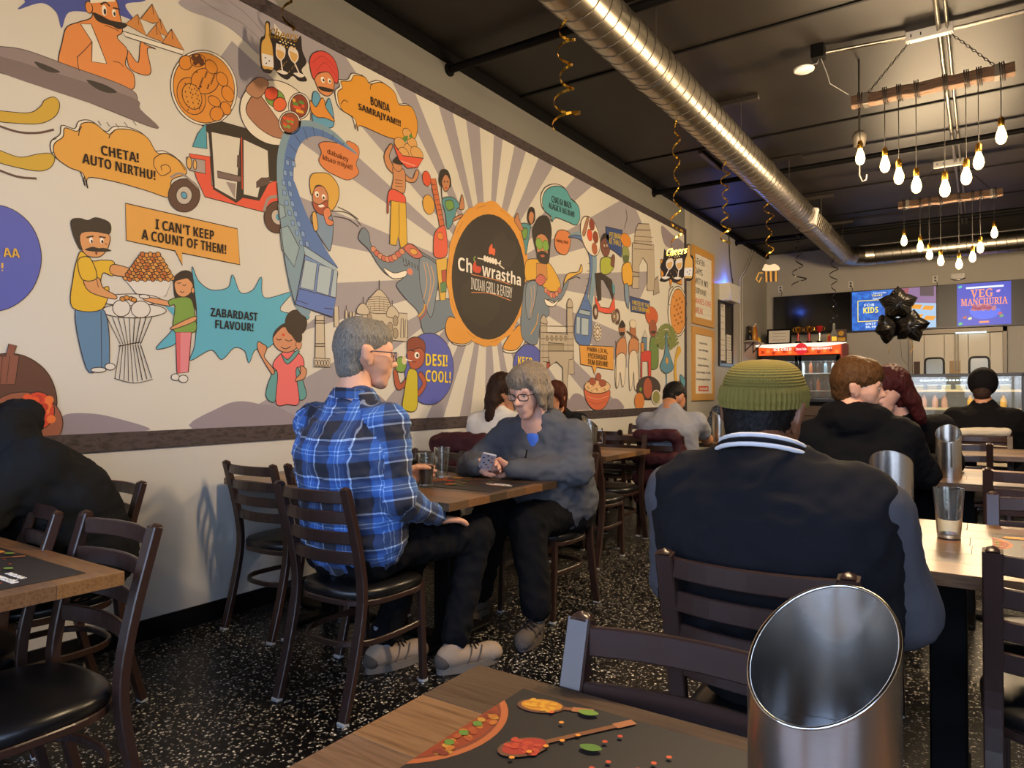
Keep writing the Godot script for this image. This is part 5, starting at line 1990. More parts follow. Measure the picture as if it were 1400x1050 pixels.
			["o","de9a34",5,[3163,2970,3065,2989,3030,3028,3021,3091,3059,3134,3047,3170,3126,3202,3162,3253,3254,3274,3301,3247,3408,3296,3530,3276,3582,3204,3700,3232,3767,3149,3756,3037,3690,2993,3490,2944,3218,2942,3194,2899]],
			["l","33261f",5,[3047,3023,3073,3059,3109,3058]],
			["l","33261f",5,[3301,3208,3307,3238,3330,3260]]], [["BONDA",3304,3136,3483,3144,54,"ink",1,0], ["SAMRAJYAM!!!",3195,3055,3593,3069,54,"ink",1,0]]],
		["painted_orange_bubble", [
			["o","d9824a",4,[2872,2719,2938,2754,3074,2778,3109,2809,3191,2799,3204,2748,3178,2680,3200,2624,3110,2558,3006,2560,2922,2575,2872,2616,2892,2673]]], [["dabakey",2935,2690,3110,2684,42,"brown",0,0], ["khao miya!!",2902,2642,3142,2642,42,"brown",0,0]]],
		["painted_blue_train", [
			["s","7d9aae",[3191,2742,3110,2782,2954,2841,2776,2835,2639,2754,2574,2600,2565,2435,2576,2286,2628,1932,2696,1707,2812,1681,2795,2083,2685,2435,2655,2458,2692,2604,2761,2714,2888,2772,3039,2766]],
			["s","5577b5",[3178,2744,3110,2765,2954,2808,2776,2798,2677,2735,2625,2609,2611,2446,2641,2362,2740,2123,2779,2067,3022,1977,2940,2069,2794,2247,2698,2425,2682,2465,2697,2599,2764,2714,2888,2772,3039,2766]],
			["k","33261f",3,[3074,2792,3057,2763]],
			["k","33261f",3,[2988,2819,2974,2778]],
			["k","33261f",3,[2904,2821,2904,2774]],
			["k","33261f",3,[2823,2813,2840,2758]],
			["k","33261f",3,[2753,2781,2784,2721]],
			["k","33261f",3,[2684,2725,2738,2679]],
			["k","33261f",3,[2647,2652,2707,2620]],
			["k","33261f",3,[2628,2573,2694,2567]],
			["q","7d9fd0",3,[2625,2554,2649,2556,2652,2527,2628,2526]],
			["q","7d9fd0",3,[2667,2561,2691,2562,2697,2532,2670,2529]],
			["q","7d9fd0",3,[2608,2491,2632,2492,2635,2463,2611,2462]],
			["q","7d9fd0",3,[2649,2497,2673,2498,2679,2468,2652,2466]],
			["q","7d9fd0",3,[2600,2430,2623,2431,2626,2403,2603,2402]],
			["q","7d9fd0",3,[2641,2436,2664,2437,2671,2406,2644,2404]],
			["q","7d9fd0",3,[2604,2373,2628,2374,2631,2345,2607,2344]],
			["q","7d9fd0",3,[2645,2378,2669,2379,2675,2348,2648,2347]],
			["q","7d9fd0",3,[2619,2318,2643,2318,2646,2290,2622,2289]],
			["q","7d9fd0",3,[2660,2322,2684,2323,2691,2292,2664,2291]],
			["q","7d9fd0",3,[2641,2264,2665,2264,2668,2235,2644,2235]],
			["q","7d9fd0",3,[2683,2268,2707,2269,2714,2238,2686,2237]],
			["q","7d9fd0",3,[2664,2210,2688,2210,2691,2181,2667,2181]],
			["q","7d9fd0",3,[2706,2214,2730,2214,2737,2182,2709,2182]],
			["q","7d9fd0",3,[2694,2157,2718,2156,2722,2127,2697,2128]],
			["q","7d9fd0",3,[2737,2160,2762,2160,2768,2128,2740,2128]],
			["q","7d9fd0",3,[2725,2103,2749,2102,2753,2073,2728,2074]],
			["q","7d9fd0",4,[2768,2106,2793,2105,2799,2073,2771,2074]],
			["q","9db4c4",5,[2756,2076,3017,1983,3008,1949,2767,2021]],
			["q","6f8fc8",5,[2764,2021,3025,1949,2979,1664,2696,1717]],
			["q","a9bcc8",5,[2767,1992,2859,1984,2835,1816,2731,1822]],
			["q","a9bcc8",5,[2875,1979,2978,1971,2950,1798,2851,1812]],
			["q","a9bcc8",5,[2991,1967,3022,1961,3009,1794,2961,1796]],
			["q","5b78c0",5,[2728,1815,3009,1789,2982,1668,2696,1717]],
			["q","8fa9b5",5,[2642,2172,2725,2058,2688,1938,2601,2025,2586,2143]],
			["q","8fa9b5",5,[2568,2285,2612,2282,2627,2224,2580,2196]],
			["l","33261f",5,[2565,2405,2583,2227,2628,1932,2696,1713]],
			["k","33261f",5,[2767,2021,2696,1717]],
			["k","33261f",4,[2701,1744,2788,1729]],
			["k","33261f",5,[2917,1717,2984,1717]]], []],
		["painted_singer_in_yellow_turban", [
			["o","7a93b0",5,[2813,2263,2874,2302,2948,2331,2987,2247,2965,2086,2924,2105,2834,2204]],
			["o","d8a84a",5,[2801,2463,2817,2518,2873,2543,2955,2554,3023,2505,3032,2428,2990,2346,2948,2331,2939,2407,2906,2464,2849,2456,2817,2391]],
			["o","c98560",5,[2825,2393,2849,2450,2906,2464,2942,2420,2936,2354,2890,2305,2841,2320]],
			["o","a9523a",5,[2822,2354,2873,2347,2936,2386,2939,2329,2906,2289,2849,2303]],
			["e","f4efe4",2857,2407,16,18],
			["e","f4efe4",2909,2402,16,17],
			["e","33261f",2860,2404,8,9],
			["e","33261f",2909,2397,8,9],
			["s","f4efe4",[2867,2341,2903,2354,2914,2344,2882,2332]],
			["o","d9825a",5,[2906,2315,2948,2346,2969,2309,2948,2278,2987,2267,2973,2238,2931,2243]],
			["o","d9a95c",5,[2822,2278,2849,2290,2866,2198,2834,2185]],
			["l","33261f",5,[2973,2329,3076,2345,3165,2330,3220,2287]],
			["l","33261f",5,[2990,2300,3111,2306,3202,2276]],
			["l","33261f",4,[3024,2367,3111,2353,3201,2324]]], []],
		["painted_man_carrying_bowl", [
			["o","c98a5c",6,[3490,2901,3433,2810,3460,2735,3535,2704,3515,2764,3482,2815,3514,2891]],
			["o","c98a5c",6,[3626,2735,3712,2720,3756,2792,3785,2780,3745,2706,3658,2687]],
			["o","c98a5c",6,[3521,2751,3626,2761,3645,2681,3626,2595,3511,2587,3523,2679]],
			["f","c98a5c",3562,2777,46,44],
			["s","2a1f1c",[3521,2794,3562,2838,3615,2820,3606,2789,3531,2780]],
			["k","33261f",4,[3542,2670,3615,2681]],
			["k","33261f",4,[3542,2648,3615,2659]],
			["k","33261f",4,[3542,2626,3615,2637]],
			["f","d9a560",3593,2932,63,44],
			["f","d9a560",3690,2913,65,48],
			["f","d9a560",3712,2979,53,36],
			["f","d9a560",3763,2914,67,48],
			["f","d9a560",3661,3026,47,36],
			["f","d9a560",3625,2875,55,41],
			["s","5a8a3a",[3614,2982,3668,3013,3640,2960]],
			["s","5a8a3a",[3700,3038,3718,3013,3679,3009]],
			["q","e0563a",6,[3520,2910,3615,2857,3835,2899,3772,2815,3662,2780,3577,2817]],
			["k","e9a090",8,[3594,2815,3745,2819]],
			["o","e0533f",6,[3487,2587,3632,2581,3628,2507,3491,2510,3475,2430,3461,2435]],
			["q","d9ae35",6,[3501,2515,3648,2529,3663,2234,3595,2205,3574,2291,3549,2214,3488,2212]],
			["k","33261f",5,[3578,2511,3582,2293]]], []],
		["painted_veena", [
			["q","c9683c",6,[3909,2770,3971,2786,4078,2441,4025,2419]],
			["o","dd5a44",6,[3964,2380,4024,2438,4086,2442,4111,2264,4049,2207,3958,2208,3948,2299]],
			["f","d9a13c",3893,2574,65,71],
			["f","d8502e",3870,2760,46,55],
			["f","e08a3a",4025,2368,34,28],
			["k","33261f",4,[3924,2727,3966,2741]],
			["k","33261f",4,[3938,2694,3981,2707]],
			["k","33261f",4,[3952,2660,3995,2673]],
			["k","33261f",4,[3966,2626,4010,2639]],
			["k","33261f",4,[3981,2592,4024,2605]],
			["k","33261f",4,[3995,2557,4039,2570]],
			["k","33261f",4,[4010,2523,4054,2535]],
			["k","33261f",4,[4024,2488,4068,2501]]], []],
		["painted_dancer", [
			["s","2a1f1c",[4004,2794,4036,2869,4110,2885,4148,2831,4148,2767,4085,2744,4024,2744]],
			["o","bf8058",6,[4043,2789,4085,2847,4135,2820,4128,2754,4085,2717,4053,2744]],
			["e","33261f",4073,2788,10,6],
			["e","33261f",4110,2797,10,6],
			["e","c03a2e",4093,2747,15,6],
			["o","4f8f9a",6,[4048,2651,4173,2693,4264,2656,4303,2649,4225,2615,4186,2518,4111,2436,4086,2545]],
			["o","6f9a48",6,[4085,2640,4161,2666,4186,2615,4110,2582]],
			["o","bf8058",6,[4256,2646,4290,2744,4316,2643,4264,2619]],
			["k","2a1f1c",11,[4036,2755,4044,2655]],
			["o","bf8058",6,[4199,2545,4290,2589,4277,2561,4173,2508]]], []],
		["painted_elephant", [
			["o","708092",5,[3239,2277,3291,2252,3314,2173,3412,2117,3533,2122,3616,2194,3702,2253,3814,2215,4030,2154,4025,2031,3965,1883,4137,1905,4187,1755,3954,1631,3838,1632,3781,1773,3660,1850,3554,1939,3627,2005,3492,1993,3392,2043,3295,2139,3211,2185,3202,2222]],
			["o","7d8d9c",6,[3814,2184,4006,2134,4001,2027,3926,1752,3837,1869,3792,2030]],
			["l","d8a56a",7,[3837,2143,3871,2010,3837,1869]],
			["l","d8a56a",8,[3918,2132,3953,2021,3895,1860]],
			["l","d8a56a",7,[3871,2148,3918,2016,3872,1812]],
			["o","efe8da",5,[3424,2043,3533,2021,3651,2055,3638,2009,3513,1983]],
			["e","d8806a",3692,2053,30,24],
			["l","33261f",6,[3627,2096,3655,2088,3677,2109]],
			["f","cf8a6a",3334,2151,27,21],
			["f","c9685a",3367,2129,27,21],
			["f","cf8a6a",3400,2115,28,21],
			["f","c9685a",3434,2106,28,21],
			["f","cf8a6a",3468,2106,28,21],
			["f","c9685a",3502,2114,29,22],
			["f","cf8a6a",3537,2131,29,22],
			["f","c9685a",3572,2157,29,22],
			["f","cf8a6a",3608,2183,30,22],
			["o","c9685a",6,[3627,2206,3702,2251,3825,2194,3747,2156]],
			["f","dda24a",3729,2201,40,22],
			["k","33261f",6,[3616,2145,3625,2110]],
			["k","33261f",6,[3646,2138,3655,2103]],
			["k","33261f",6,[3677,2131,3685,2095]],
			["k","33261f",6,[3707,2124,3716,2088]],
			["k","33261f",6,[3738,2117,3747,2081]],
			["k","33261f",6,[3769,2110,3778,2073]],
			["q","d8b04a",6,[3972,2182,4104,2219,4087,1896,4025,1886]],
			["q","b0503e",6,[4037,2111,4094,2127,4094,2040,4045,2025]],
			["q","5a8a5a",6,[4025,2015,4094,2032,4094,1960,4030,1945]],
			["l","d8a03c",16,[3781,1742,3837,1793,3849,1840]],
			["l","b0503e",11,[3792,1721,3856,1772,3865,1826]]], []],
		["painted_white_palace", [
			["q","c9bca8",5,[3237,1732,3665,1754,3661,1555,3232,1556]],
			["o","c9bca8",5,[3278,1728,3274,1791,3335,1853,3389,1890,3456,1853,3493,1800,3481,1741]],
			["k","33261f",7,[3389,1887,3389,1954]],
			["l","33261f",3,[3281,1823,3383,1840,3485,1843]],
			["l","33261f",3,[3281,1808,3383,1825,3485,1828]],
			["l","33261f",3,[3281,1793,3383,1809,3485,1812]],
			["l","33261f",3,[3281,1778,3383,1794,3485,1796]],
			["l","33261f",3,[3281,1763,3383,1778,3485,1780]],
			["l","33261f",3,[3282,1747,3383,1763,3485,1765]],
			["l","33261f",3,[3282,1732,3383,1748,3485,1749]],
			["k","33261f",3,[3306,1772,3306,1739]],
			["k","33261f",3,[3344,1804,3344,1742]],
			["k","33261f",3,[3389,1841,3389,1747]],
			["k","33261f",3,[3432,1815,3433,1751]],
			["k","33261f",3,[3469,1793,3469,1754]],
			["o","c9bca8",5,[3189,1710,3194,1751,3240,1783,3287,1753,3287,1712]],
			["o","c9bca8",5,[3463,1714,3469,1764,3513,1793,3571,1756,3565,1716]],
			["k","33261f",6,[3244,1779,3244,1825]],
			["k","33261f",6,[3513,1790,3513,1831]],
			["q","c9bca8",5,[2850,1664,2914,1672,2923,1395,2845,1392]],
			["q","c9bca8",5,[2837,1407,2963,1406,2963,1355,2837,1353]],
			["q","c9bca8",5,[2995,1737,3029,1741,3035,1610,2996,1607]],
			["q","c9bca8",5,[3087,1720,3106,1725,3110,1656,3085,1653]],
			["k","33261f",5,[3096,1724,3096,1753]],
			["q","c9bca8",6,[3601,1712,3622,1714,3626,1582,3597,1580]],
			["q","c9bca8",6,[3643,1708,3665,1710,3669,1585,3639,1583]],
			["k","33261f",6,[2844,1633,2919,1639]],
			["k","33261f",6,[2841,1618,2922,1624]],
			["k","33261f",6,[2845,1493,2919,1498]],
			["k","33261f",6,[2842,1478,2923,1482]],
			["f","c9bca8",2853,1377,10,18],
			["f","c9bca8",2876,1377,10,18],
			["f","c9bca8",2899,1378,10,18],
			["f","c9bca8",2921,1379,10,18],
			["f","c9bca8",2945,1380,10,18],
			["f","a3947f",3335,1647,23,33],
			["f","a3947f",3413,1646,24,34],
			["f","a3947f",3493,1645,24,34],
			["f","a3947f",3544,1692,25,35],
			["f","a3947f",3545,1606,25,35],
			["f","a3947f",3297,1685,23,33],
			["q","c9bca8",5,[3121,1710,3142,1715,3142,1652,3121,1650]],
			["q","c9bca8",5,[3147,1713,3169,1717,3169,1654,3148,1652]]], []],
		["painted_boy_with_coconut", [
			["o","5560b8",6,[4185,1378,4129,1216,3985,1118,3815,1121,3684,1215,3636,1363,3684,1513,3814,1615,3984,1626,4128,1537]],
			["o","b0583f",6,[3560,1346,3598,1260,3666,1305,3694,1275,3598,1216,3546,1238,3525,1345]],
			["o","b0583f",6,[3816,1345,3873,1262,3794,1171,3771,1201,3827,1262,3782,1322]],
			["o","cabb30",6,[3679,1356,3760,1351,3775,1261,3760,1074,3624,1085,3636,1201]],
			["o","b0583f",6,[3665,1496,3759,1546,3845,1505,3838,1414,3771,1366,3694,1379]],
			["o","8a4230",6,[3665,1496,3678,1571,3770,1594,3849,1558,3850,1490,3804,1518,3704,1498]],
			["e","f4efe4",3766,1464,27,24],
			["e","33261f",3771,1462,13,13],
			["k","33261f",8,[3693,1497,3744,1491]],
			["k","33261f",5,[3704,1416,3759,1414]],
			["o","7ba548",6,[3545,1375,3566,1433,3618,1443,3657,1393,3629,1341,3566,1343]],
			["e","d9c9a0",3635,1421,26,29],
			["k","f4efe4",6,[3644,1429,3715,1421]]], [["DESI!",3857,1437,4105,1436,87,"yellow_ink",1,0], ["COOL!",3857,1320,4145,1310,84,"yellow_ink",1,0]]],
		["painted_round_emblem", [
			["o","e6dfd0",6,[4137,1758,4104,1676,4162,1577,4331,1565,4453,1636,4331,1710]],
			["o","dd9a3c",6,[4137,1774,4087,1675,4150,1587,4331,1578,4439,1643,4331,1726]],
			["o","e6dfd0",7,[4848,1564,5039,1543,5189,1655,5112,1770]],
			["o","dd9a3c",7,[4848,1582,5039,1565,5165,1672,5098,1787]],
			["s","dd9a3c",[5243,2255,5246,2167,5222,2080,5198,1993,5157,1911,5092,1844,5032,1778,4980,1704,4899,1668,4823,1631,4750,1585,4668,1583,4590,1569,4515,1585,4442,1598,4380,1636,4313,1661,4255,1701,4212,1760,4169,1815,4139,1880,4129,1953,4100,2019,4099,2094,4110,2169,4129,2243,4134,2321,4173,2391,4208,2463,4253,2531,4311,2589,4370,2647,4443,2682,4512,2729,4589,2748,4668,2779,4748,2784,4821,2758,4897,2743,4970,2717,5051,2696,5100,2632,5157,2575,5190,2500,5226,2426,5241,2342]],
			["p","2b2420",[5193,2222,5185,2134,5163,2046,5128,1962,5080,1884,5021,1813,4953,1753,4879,1703,4800,1666,4719,1642,4638,1630,4558,1632,4483,1645,4412,1671,4348,1707,4292,1752,4246,1806,4208,1867,4181,1934,4165,2006,4159,2080,4164,2156,4181,2232,4207,2307,4245,2378,4292,2445,4347,2506,4411,2560,4482,2604,4557,2639,4637,2662,4718,2673,4800,2671,4879,2655,4953,2626,5021,2584,5080,2529,5128,2464,5163,2389,5185,2308]],
			["s","342c26",[4801,1975,4788,1873,4686,1792,4551,1730,4416,1762,4301,1814,4270,1916,4295,2027,4417,2102,4551,2109,4701,2153,4825,2092]],
			["s","352d27",[5071,2424,5018,2341,4950,2269,4848,2262,4744,2233,4686,2289,4682,2360,4717,2423,4743,2508,4848,2557,4926,2504,5033,2500]],
			["l","b87a2a",5,[5217,2251,5215,2215,5212,2178,5206,2141,5198,2104]],
			["l","b87a2a",5,[5096,1882,5073,1852,5049,1823,5023,1796,4997,1770]],
			["l","b87a2a",5,[4799,1647,4766,1635,4733,1626,4700,1618,4667,1613]],
			["l","b87a2a",5,[4463,1627,4434,1636,4406,1647,4379,1660,4353,1675]],
			["l","b87a2a",5,[4215,1804,4199,1829,4184,1854,4172,1881,4160,1909]],
			["l","b87a2a",4,[4126,2102,4127,2134,4130,2165,4134,2197,4140,2228]],
			["l","b87a2a",5,[4219,2425,4237,2453,4256,2481,4277,2507,4299,2533]],
			["l","b87a2a",5,[4470,2669,4500,2685,4531,2698,4563,2710,4595,2720]],
			["l","b87a2a",5,[4807,2738,4839,2733,4871,2726,4902,2716,4933,2705]],
			["l","b87a2a",5,[5102,2580,5123,2553,5141,2525,5158,2496,5173,2465]],
			["s","cf4a34",[4439,2160,4428,2209,4466,2256,4472,2215,4537,2208,4517,2163]],
			["l","7ba048",12,[4455,2238,4439,2261,4461,2286]],
			["k","efe8da",9,[4489,2277,4585,2279]],
			["k","efe8da",10,[4726,2280,4817,2280]],
			["l","efe8da",10,[4817,2304,4786,2272,4867,2245]],
			["e","efe8da",4588,2289,20,26],
			["e","efe8da",4626,2288,20,26],
			["e","efe8da",4664,2287,21,26],
			["e","efe8da",4702,2287,21,26],
			["e","efe8da",4741,2286,21,26],
			["s","e0663a",[4643,2336,4649,2389,4690,2427,4696,2393,4732,2389,4720,2335,4681,2342]],
			["l","d88a5a",6,[4406,2134,4667,2136,4968,2124]],
			["l","d88a5a",6,[4406,1991,4667,2012,4968,1986]]], [["Ch",4233,2197,4411,2198,111,"white_ink",1,0], ["wrastha",4545,2198,5118,2184,109,"white_ink",1,0], ["INDIAN GRILL & EATERY",4400,2063,4981,2054,90,"white_ink",0,0]]],
		["painted_keep_circle", [
			["o","5560b8",7,[5504,1449,5454,1335,5325,1264,5171,1263,5051,1328,5006,1433,5051,1541,5171,1614,5325,1622,5454,1560]],
			["f","a8483a",5556,1509,105,89],
			["s","8a3a2c",[5460,1547,5508,1607,5640,1604,5663,1546,5564,1562]],
			["q","e8e2d6",7,[5460,1509,5647,1505,5640,1473,5475,1479]]], [["KEEP",5072,1475,5303,1471,74,"yellow_ink",1,0]]],
		["painted_dancer", [
			["s","2a1f1c",[5227,2778,5269,2858,5346,2860,5360,2768,5304,2709,5241,2715]],
			["o","bf8058",7,[5248,2763,5283,2823,5339,2811,5325,2738,5283,2710]],
			["o","4f8f9a",7,[5132,2684,5283,2699,5269,2636,5206,2419,5179,2507,5139,2593]],
			["o","6f9a48",7,[5145,2640,5227,2650,5213,2569,5159,2559]],
			["o","bf8058",7,[5023,2689,5072,2763,5092,2722,5159,2643,5122,2617,5055,2659]]], []],
		["painted_second_elephant", [
			["o","708092",7,[5206,2177,5417,2214,5535,2158,5679,2130,5845,2180,5898,2288,5943,2318,5976,2278,5877,2133,5757,2059,5565,2058,5610,1936,5453,1825,5388,1639,5206,1647,5122,1743,5155,2041]],
			["o","7d8d9c",7,[5223,2161,5381,2200,5363,2027,5258,1847,5199,1972]],
			["l","d8a56a",7,[5282,2149,5303,2020,5268,1904]],
			["l","d8a56a",7,[5339,2166,5346,2044,5282,1868]],
			["o","efe8da",7,[5527,2064,5679,2041,5789,2097,5698,2013,5564,2009]],
			["f","cf8a6a",5546,2144,30,27],
			["f","c9685a",5595,2126,30,27],
			["f","cf8a6a",5644,2112,31,28],
			["f","c9685a",5694,2114,31,28],
			["f","cf8a6a",5745,2136,31,28],
			["f","c9685a",5797,2174,32,28],
			["o","c9685a",7,[5363,2217,5454,2282,5546,2241,5454,2175]],
			["l","d8a03c",13,[5282,1717,5381,1819,5410,1917]]], []],
		["painted_bearded_man", [
			["o","ddaa35",7,[5206,2360,5389,2411,5610,2406,5805,2255,5777,2168,5583,2148,5381,2219,5206,2196]],
			["q","c98a4a",7,[5381,2371,5565,2400,5572,2244,5381,2219]],
			["o","2e2520",7,[5318,2626,5364,2740,5454,2816,5584,2833,5649,2728,5626,2566,5584,2402,5417,2434]],
			["o","c98a5a",7,[5374,2599,5483,2658,5584,2618,5573,2479,5498,2409,5410,2452]],
			["f","7fae4a",5428,2557,62,50],
			["f","7fae4a",5543,2560,56,51],
			["s","2e2520",[5389,2458,5472,2501,5573,2489,5557,2398,5483,2383,5410,2399]],
			["s","b0604a",[5447,2454,5491,2469,5528,2460,5483,2441]],
			["o","ddb04a",8,[5877,2244,5959,2357,6172,2408,6238,2492,6251,2420,6086,2354,5959,2296]],
			["l","33261f",9,[5980,2299,6129,2350,6216,2347]]], []],
		["painted_cloud_bubble", [
			["o","e6dfd0",8,[5622,2863,5484,2903,5465,3015,5558,3115,5731,3181,5891,3186,5994,3118,6143,3084,6178,2971,6100,2882,5931,2879,5711,2873,5630,2817]],
			["o","57a5b0",8,[5649,2851,5509,2891,5491,3004,5585,3104,5759,3170,5920,3175,6024,3107,6174,3072,6208,2959,6130,2869,5960,2866,5738,2861,5657,2805]]], [["CHAI KA MAZA",5649,3021,6032,3040,61,"ink",0,0], ["ALAGICH HAI BHAI!",5596,2949,6087,2963,56,"ink",0,0]]],
		["painted_orange_bubble", [
			["o","d8824a",8,[5711,2660,5778,2743,5898,2772,6002,2755,6010,2653,5939,2549,5817,2529,5726,2564]]], [["being desi",5738,2642,5960,2661,44,"brown",0,0]]],
		["painted_blue_train", [
			["s","7d9aae",[5960,2723,6130,2804,6360,2822,6546,2704,6574,2466,6464,2059,6417,1698,6303,1681,6372,2071,6451,2340,6452,2579,6306,2744,6130,2754]],
			["o","5577b5",8,[5968,2716,6130,2769,6306,2765,6452,2666,6470,2451,6372,2179,6464,2037,6417,1687,6127,1709,6110,1920,6237,2090,6396,2333,6419,2574,6283,2718,6129,2737]],
			["q","a9bcc8",8,[6136,1954,6215,1954,6206,1781,6127,1786]],
			["q","a9bcc8",8,[6241,1952,6395,1955,6385,1782,6232,1778]],
			["q","9db4c4",8,[6206,2034,6432,2034,6418,1985,6180,1989]],
			["k","33261f",5,[6378,2524,6433,2528]],
			["k","33261f",5,[6359,2444,6419,2448]],
			["k","33261f",4,[6341,2364,6405,2368]],
			["k","33261f",4,[6323,2284,6391,2289]],
			["k","33261f",4,[6305,2205,6377,2210]],
			["k","33261f",4,[6286,2127,6363,2131]]], []],
		["painted_dosa_plate", [
			["o","e4dccd",9,[6627,2873,6657,2750,6600,2652,6480,2619,6346,2661,6249,2759,6222,2876,6274,2971,6389,3008,6524,2972]],
			["o","a9765a",8,[6261,2814,6361,2995,6398,2981,6315,2803]],
			["f","8a3f2a",6467,2940,61,61],
			["f","d8502e",6420,2823,60,61],
			["f","8a3f2a",6552,2825,62,62],
			["f","b0603a",6527,2700,62,61]], []],
		["painted_man_in_green_shirt", [
			["o","b0b840",9,[6681,2615,6882,2665,6996,2584,6841,2477,6681,2470]],
			["f","7a4a38",6781,2777,115,117],
			["s","2a1f1c",[6672,2803,6742,2899,6842,2902,6893,2831,6781,2856]],
			["o","7a4a38",9,[6908,2594,6960,2705,7012,2690,6985,2582]],
			["e","f0e8da",6758,2772,18,11],
			["e","f0e8da",6824,2783,18,11],
			["e","33261f",6764,2772,9,6],
			["e","33261f",6830,2783,9,6],
			["l","33261f",7,[6758,2744,6791,2743,6824,2757]]], []],
		["painted_blue_sign", [
			["q","2f4a8a",9,[6797,2984,7213,3025,7184,2713,6986,2755,6882,2761,6806,2834]]], [["PET BHAR",6868,2913,7158,2939,60,"yellow_ink",0,0], ["KE THALI",6867,2845,7157,2864,60,"yellow_ink",0,0]]],
		["painted_bearded_singer", [
			["f","8f9a58",7301,2780,95,86],
			["f","d98a2e",7301,2928,140,76],
			["s","5a6a3a",[7223,2736,7380,2761,7356,2674,7267,2660]],
			["o","dfaa3a",9,[7228,2635,7425,2684,7482,2462,7282,2413,7200,2508]],
			["o","7a93b0",9,[7265,2403,7367,2416,7377,2161,7287,2235]]], []],
		["painted_stone_arch", [
			["q","b8ac9c",9,[7484,2931,8117,3018,8140,2452,7906,2424,7921,2748,7783,2809,7673,2697,7659,2419,7470,2400]],
			["q","b8ac9c",9,[7573,3099,8013,3179,8051,3001,7531,2940]],
			["q","b8ac9c",9,[7651,3189,7962,3246,8013,3179,7573,3099]],
			["k","33261f",6,[7525,3017,8091,3106]],
			["k","33261f",6,[7525,2963,8091,3049]],
			["k","33261f",6,[7525,2870,8090,2951]],
			["q","a89c8c",10,[8134,2586,8248,2653,8288,2448,8100,2395]],
			["q","a89c8c",9,[7471,2594,7660,2611,7660,2560,7471,2541]],
			["l","a09aa2",42,[7325,3291,7359,3178,7285,3068]]], []],
		["painted_auto_rickshaw", [
			["q","e0573f",8,[6535,2208,6670,2101,6880,2111,6995,2254,7026,2068,6779,2045,6559,2057]],
			["q","33271f",8,[6527,2442,6681,2468,6933,2426,7005,2320,6958,2211,6881,2305,6740,2400,6671,2391,6680,2180,6607,2157]],
			["q","4f9fb5",9,[6943,2404,7006,2366,7005,2274,6958,2280]],
			["f","5a3f33",6549,2041,57,79],
			["f","5a3f33",7068,2037,75,88],
			["e","c2b6ab",7068,2037,37,44],
			["e","c2b6ab",6549,2041,29,39]], []],
		["painted_blue_banner", [
			["q","2f4a8a",9,[7412,2301,7982,2305,7981,2142,7434,2130]]], [["UNITED BY THE",7458,2239,7956,2246,50,"yellow_ink",0,0], ["LOVE FOR BIRYANI",7457,2176,7956,2185,50,"yellow_ink",0,0]]],
		["painted_rangoli", [
			["f","ddd5c6",6592,1834,96,97],
			["e","6f5a45",6664,1839,15,13],
			["e","8a6a4a",6630,1836,10,11],
			["e","6f5a45",6654,1802,15,13],
			["e","8a6a4a",6625,1817,10,11],
			["e","6f5a45",6628,1773,15,13],
			["e","8a6a4a",6611,1801,10,11],
			["e","6f5a45",6592,1761,14,13],
			["e","8a6a4a",6592,1795,10,11],
			["e","6f5a45",6556,1768,14,13],
			["e","8a6a4a",6573,1798,10,11],
			["e","6f5a45",6530,1792,14,13],
			["e","8a6a4a",6559,1811,10,11],
			["e","6f5a45",6520,1827,14,13],
			["e","8a6a4a",6553,1830,10,11],
			["e","6f5a45",6529,1864,14,13],
			["e","8a6a4a",6558,1850,10,11],
			["e","6f5a45",6554,1893,14,13],
			["e","8a6a4a",6572,1865,10,11],
			["e","6f5a45",6589,1906,14,13],
			["e","8a6a4a",6590,1872,10,11],
			["e","6f5a45",6626,1900,15,13],
			["e","8a6a4a",6610,1869,10,11],
			["e","6f5a45",6653,1877,15,13],
			["e","8a6a4a",6624,1857,10,11],
			["f","ddd5c6",6994,2030,63,69],
			["e","6f5a45",7041,2035,16,14],
			["e","8a6a4a",7019,2033,11,12],
			["e","6f5a45",7035,2008,16,14],
			["e","8a6a4a",7016,2019,11,12],
			["e","6f5a45",7018,1988,16,14],
			["e","8a6a4a",7006,2008,11,12],
			["e","6f5a45",6994,1979,16,14],
			["e","8a6a4a",6994,2003,10,12],
			["e","6f5a45",6971,1983,16,14],
			["e","8a6a4a",6981,2005,10,12],
			["e","6f5a45",6953,2000,16,14],
			["e","8a6a4a",6972,2014,10,11],
			["e","6f5a45",6947,2025,16,14],
			["e","8a6a4a",6969,2028,10,11],
			["e","6f5a45",6953,2051,16,14],
			["e","8a6a4a",6972,2042,10,11],
			["e","6f5a45",6969,2072,16,14],
			["e","8a6a4a",6981,2053,10,12],
			["e","6f5a45",6992,2082,16,14],
			["e","8a6a4a",6993,2058,10,12],
			["e","6f5a45",7016,2078,16,14],
			["e","8a6a4a",7006,2056,11,12],
			["e","6f5a45",7034,2062,16,14],
			["e","8a6a4a",7015,2047,11,12]], []],
		["painted_two_walking_men", [
			["o","c98a5a",9,[7088,1760,7263,1818,7318,1666,7195,1496,7076,1469,7034,1629]],
			["o","e0d6c4",9,[7045,1584,7279,1617,7261,1332,7194,1261,7141,1424,7086,1260,7022,1283]],
			["f","b0704a",7197,1907,82,80],
			["s","2a1f1c",[7116,1925,7197,2009,7286,1950,7225,1926]],
			["k","33261f",11,[7035,1768,7043,1237]],
			["s","2a1f1c",[7142,1868,7263,1877,7241,1840,7153,1839]],
			["o","c98a5a",9,[7392,1778,7567,1862,7656,1732,7536,1604,7391,1622]],
			["o","e0d6c4",9,[7391,1622,7596,1655,7641,1264,7534,1239,7506,1433,7447,1239,7390,1262]],
			["f","b0704a",7491,1905,82,82],
			["f","d9cdb8",7491,1990,93,49],
			["k","5a3f33",21,[7319,1893,7656,1806]],
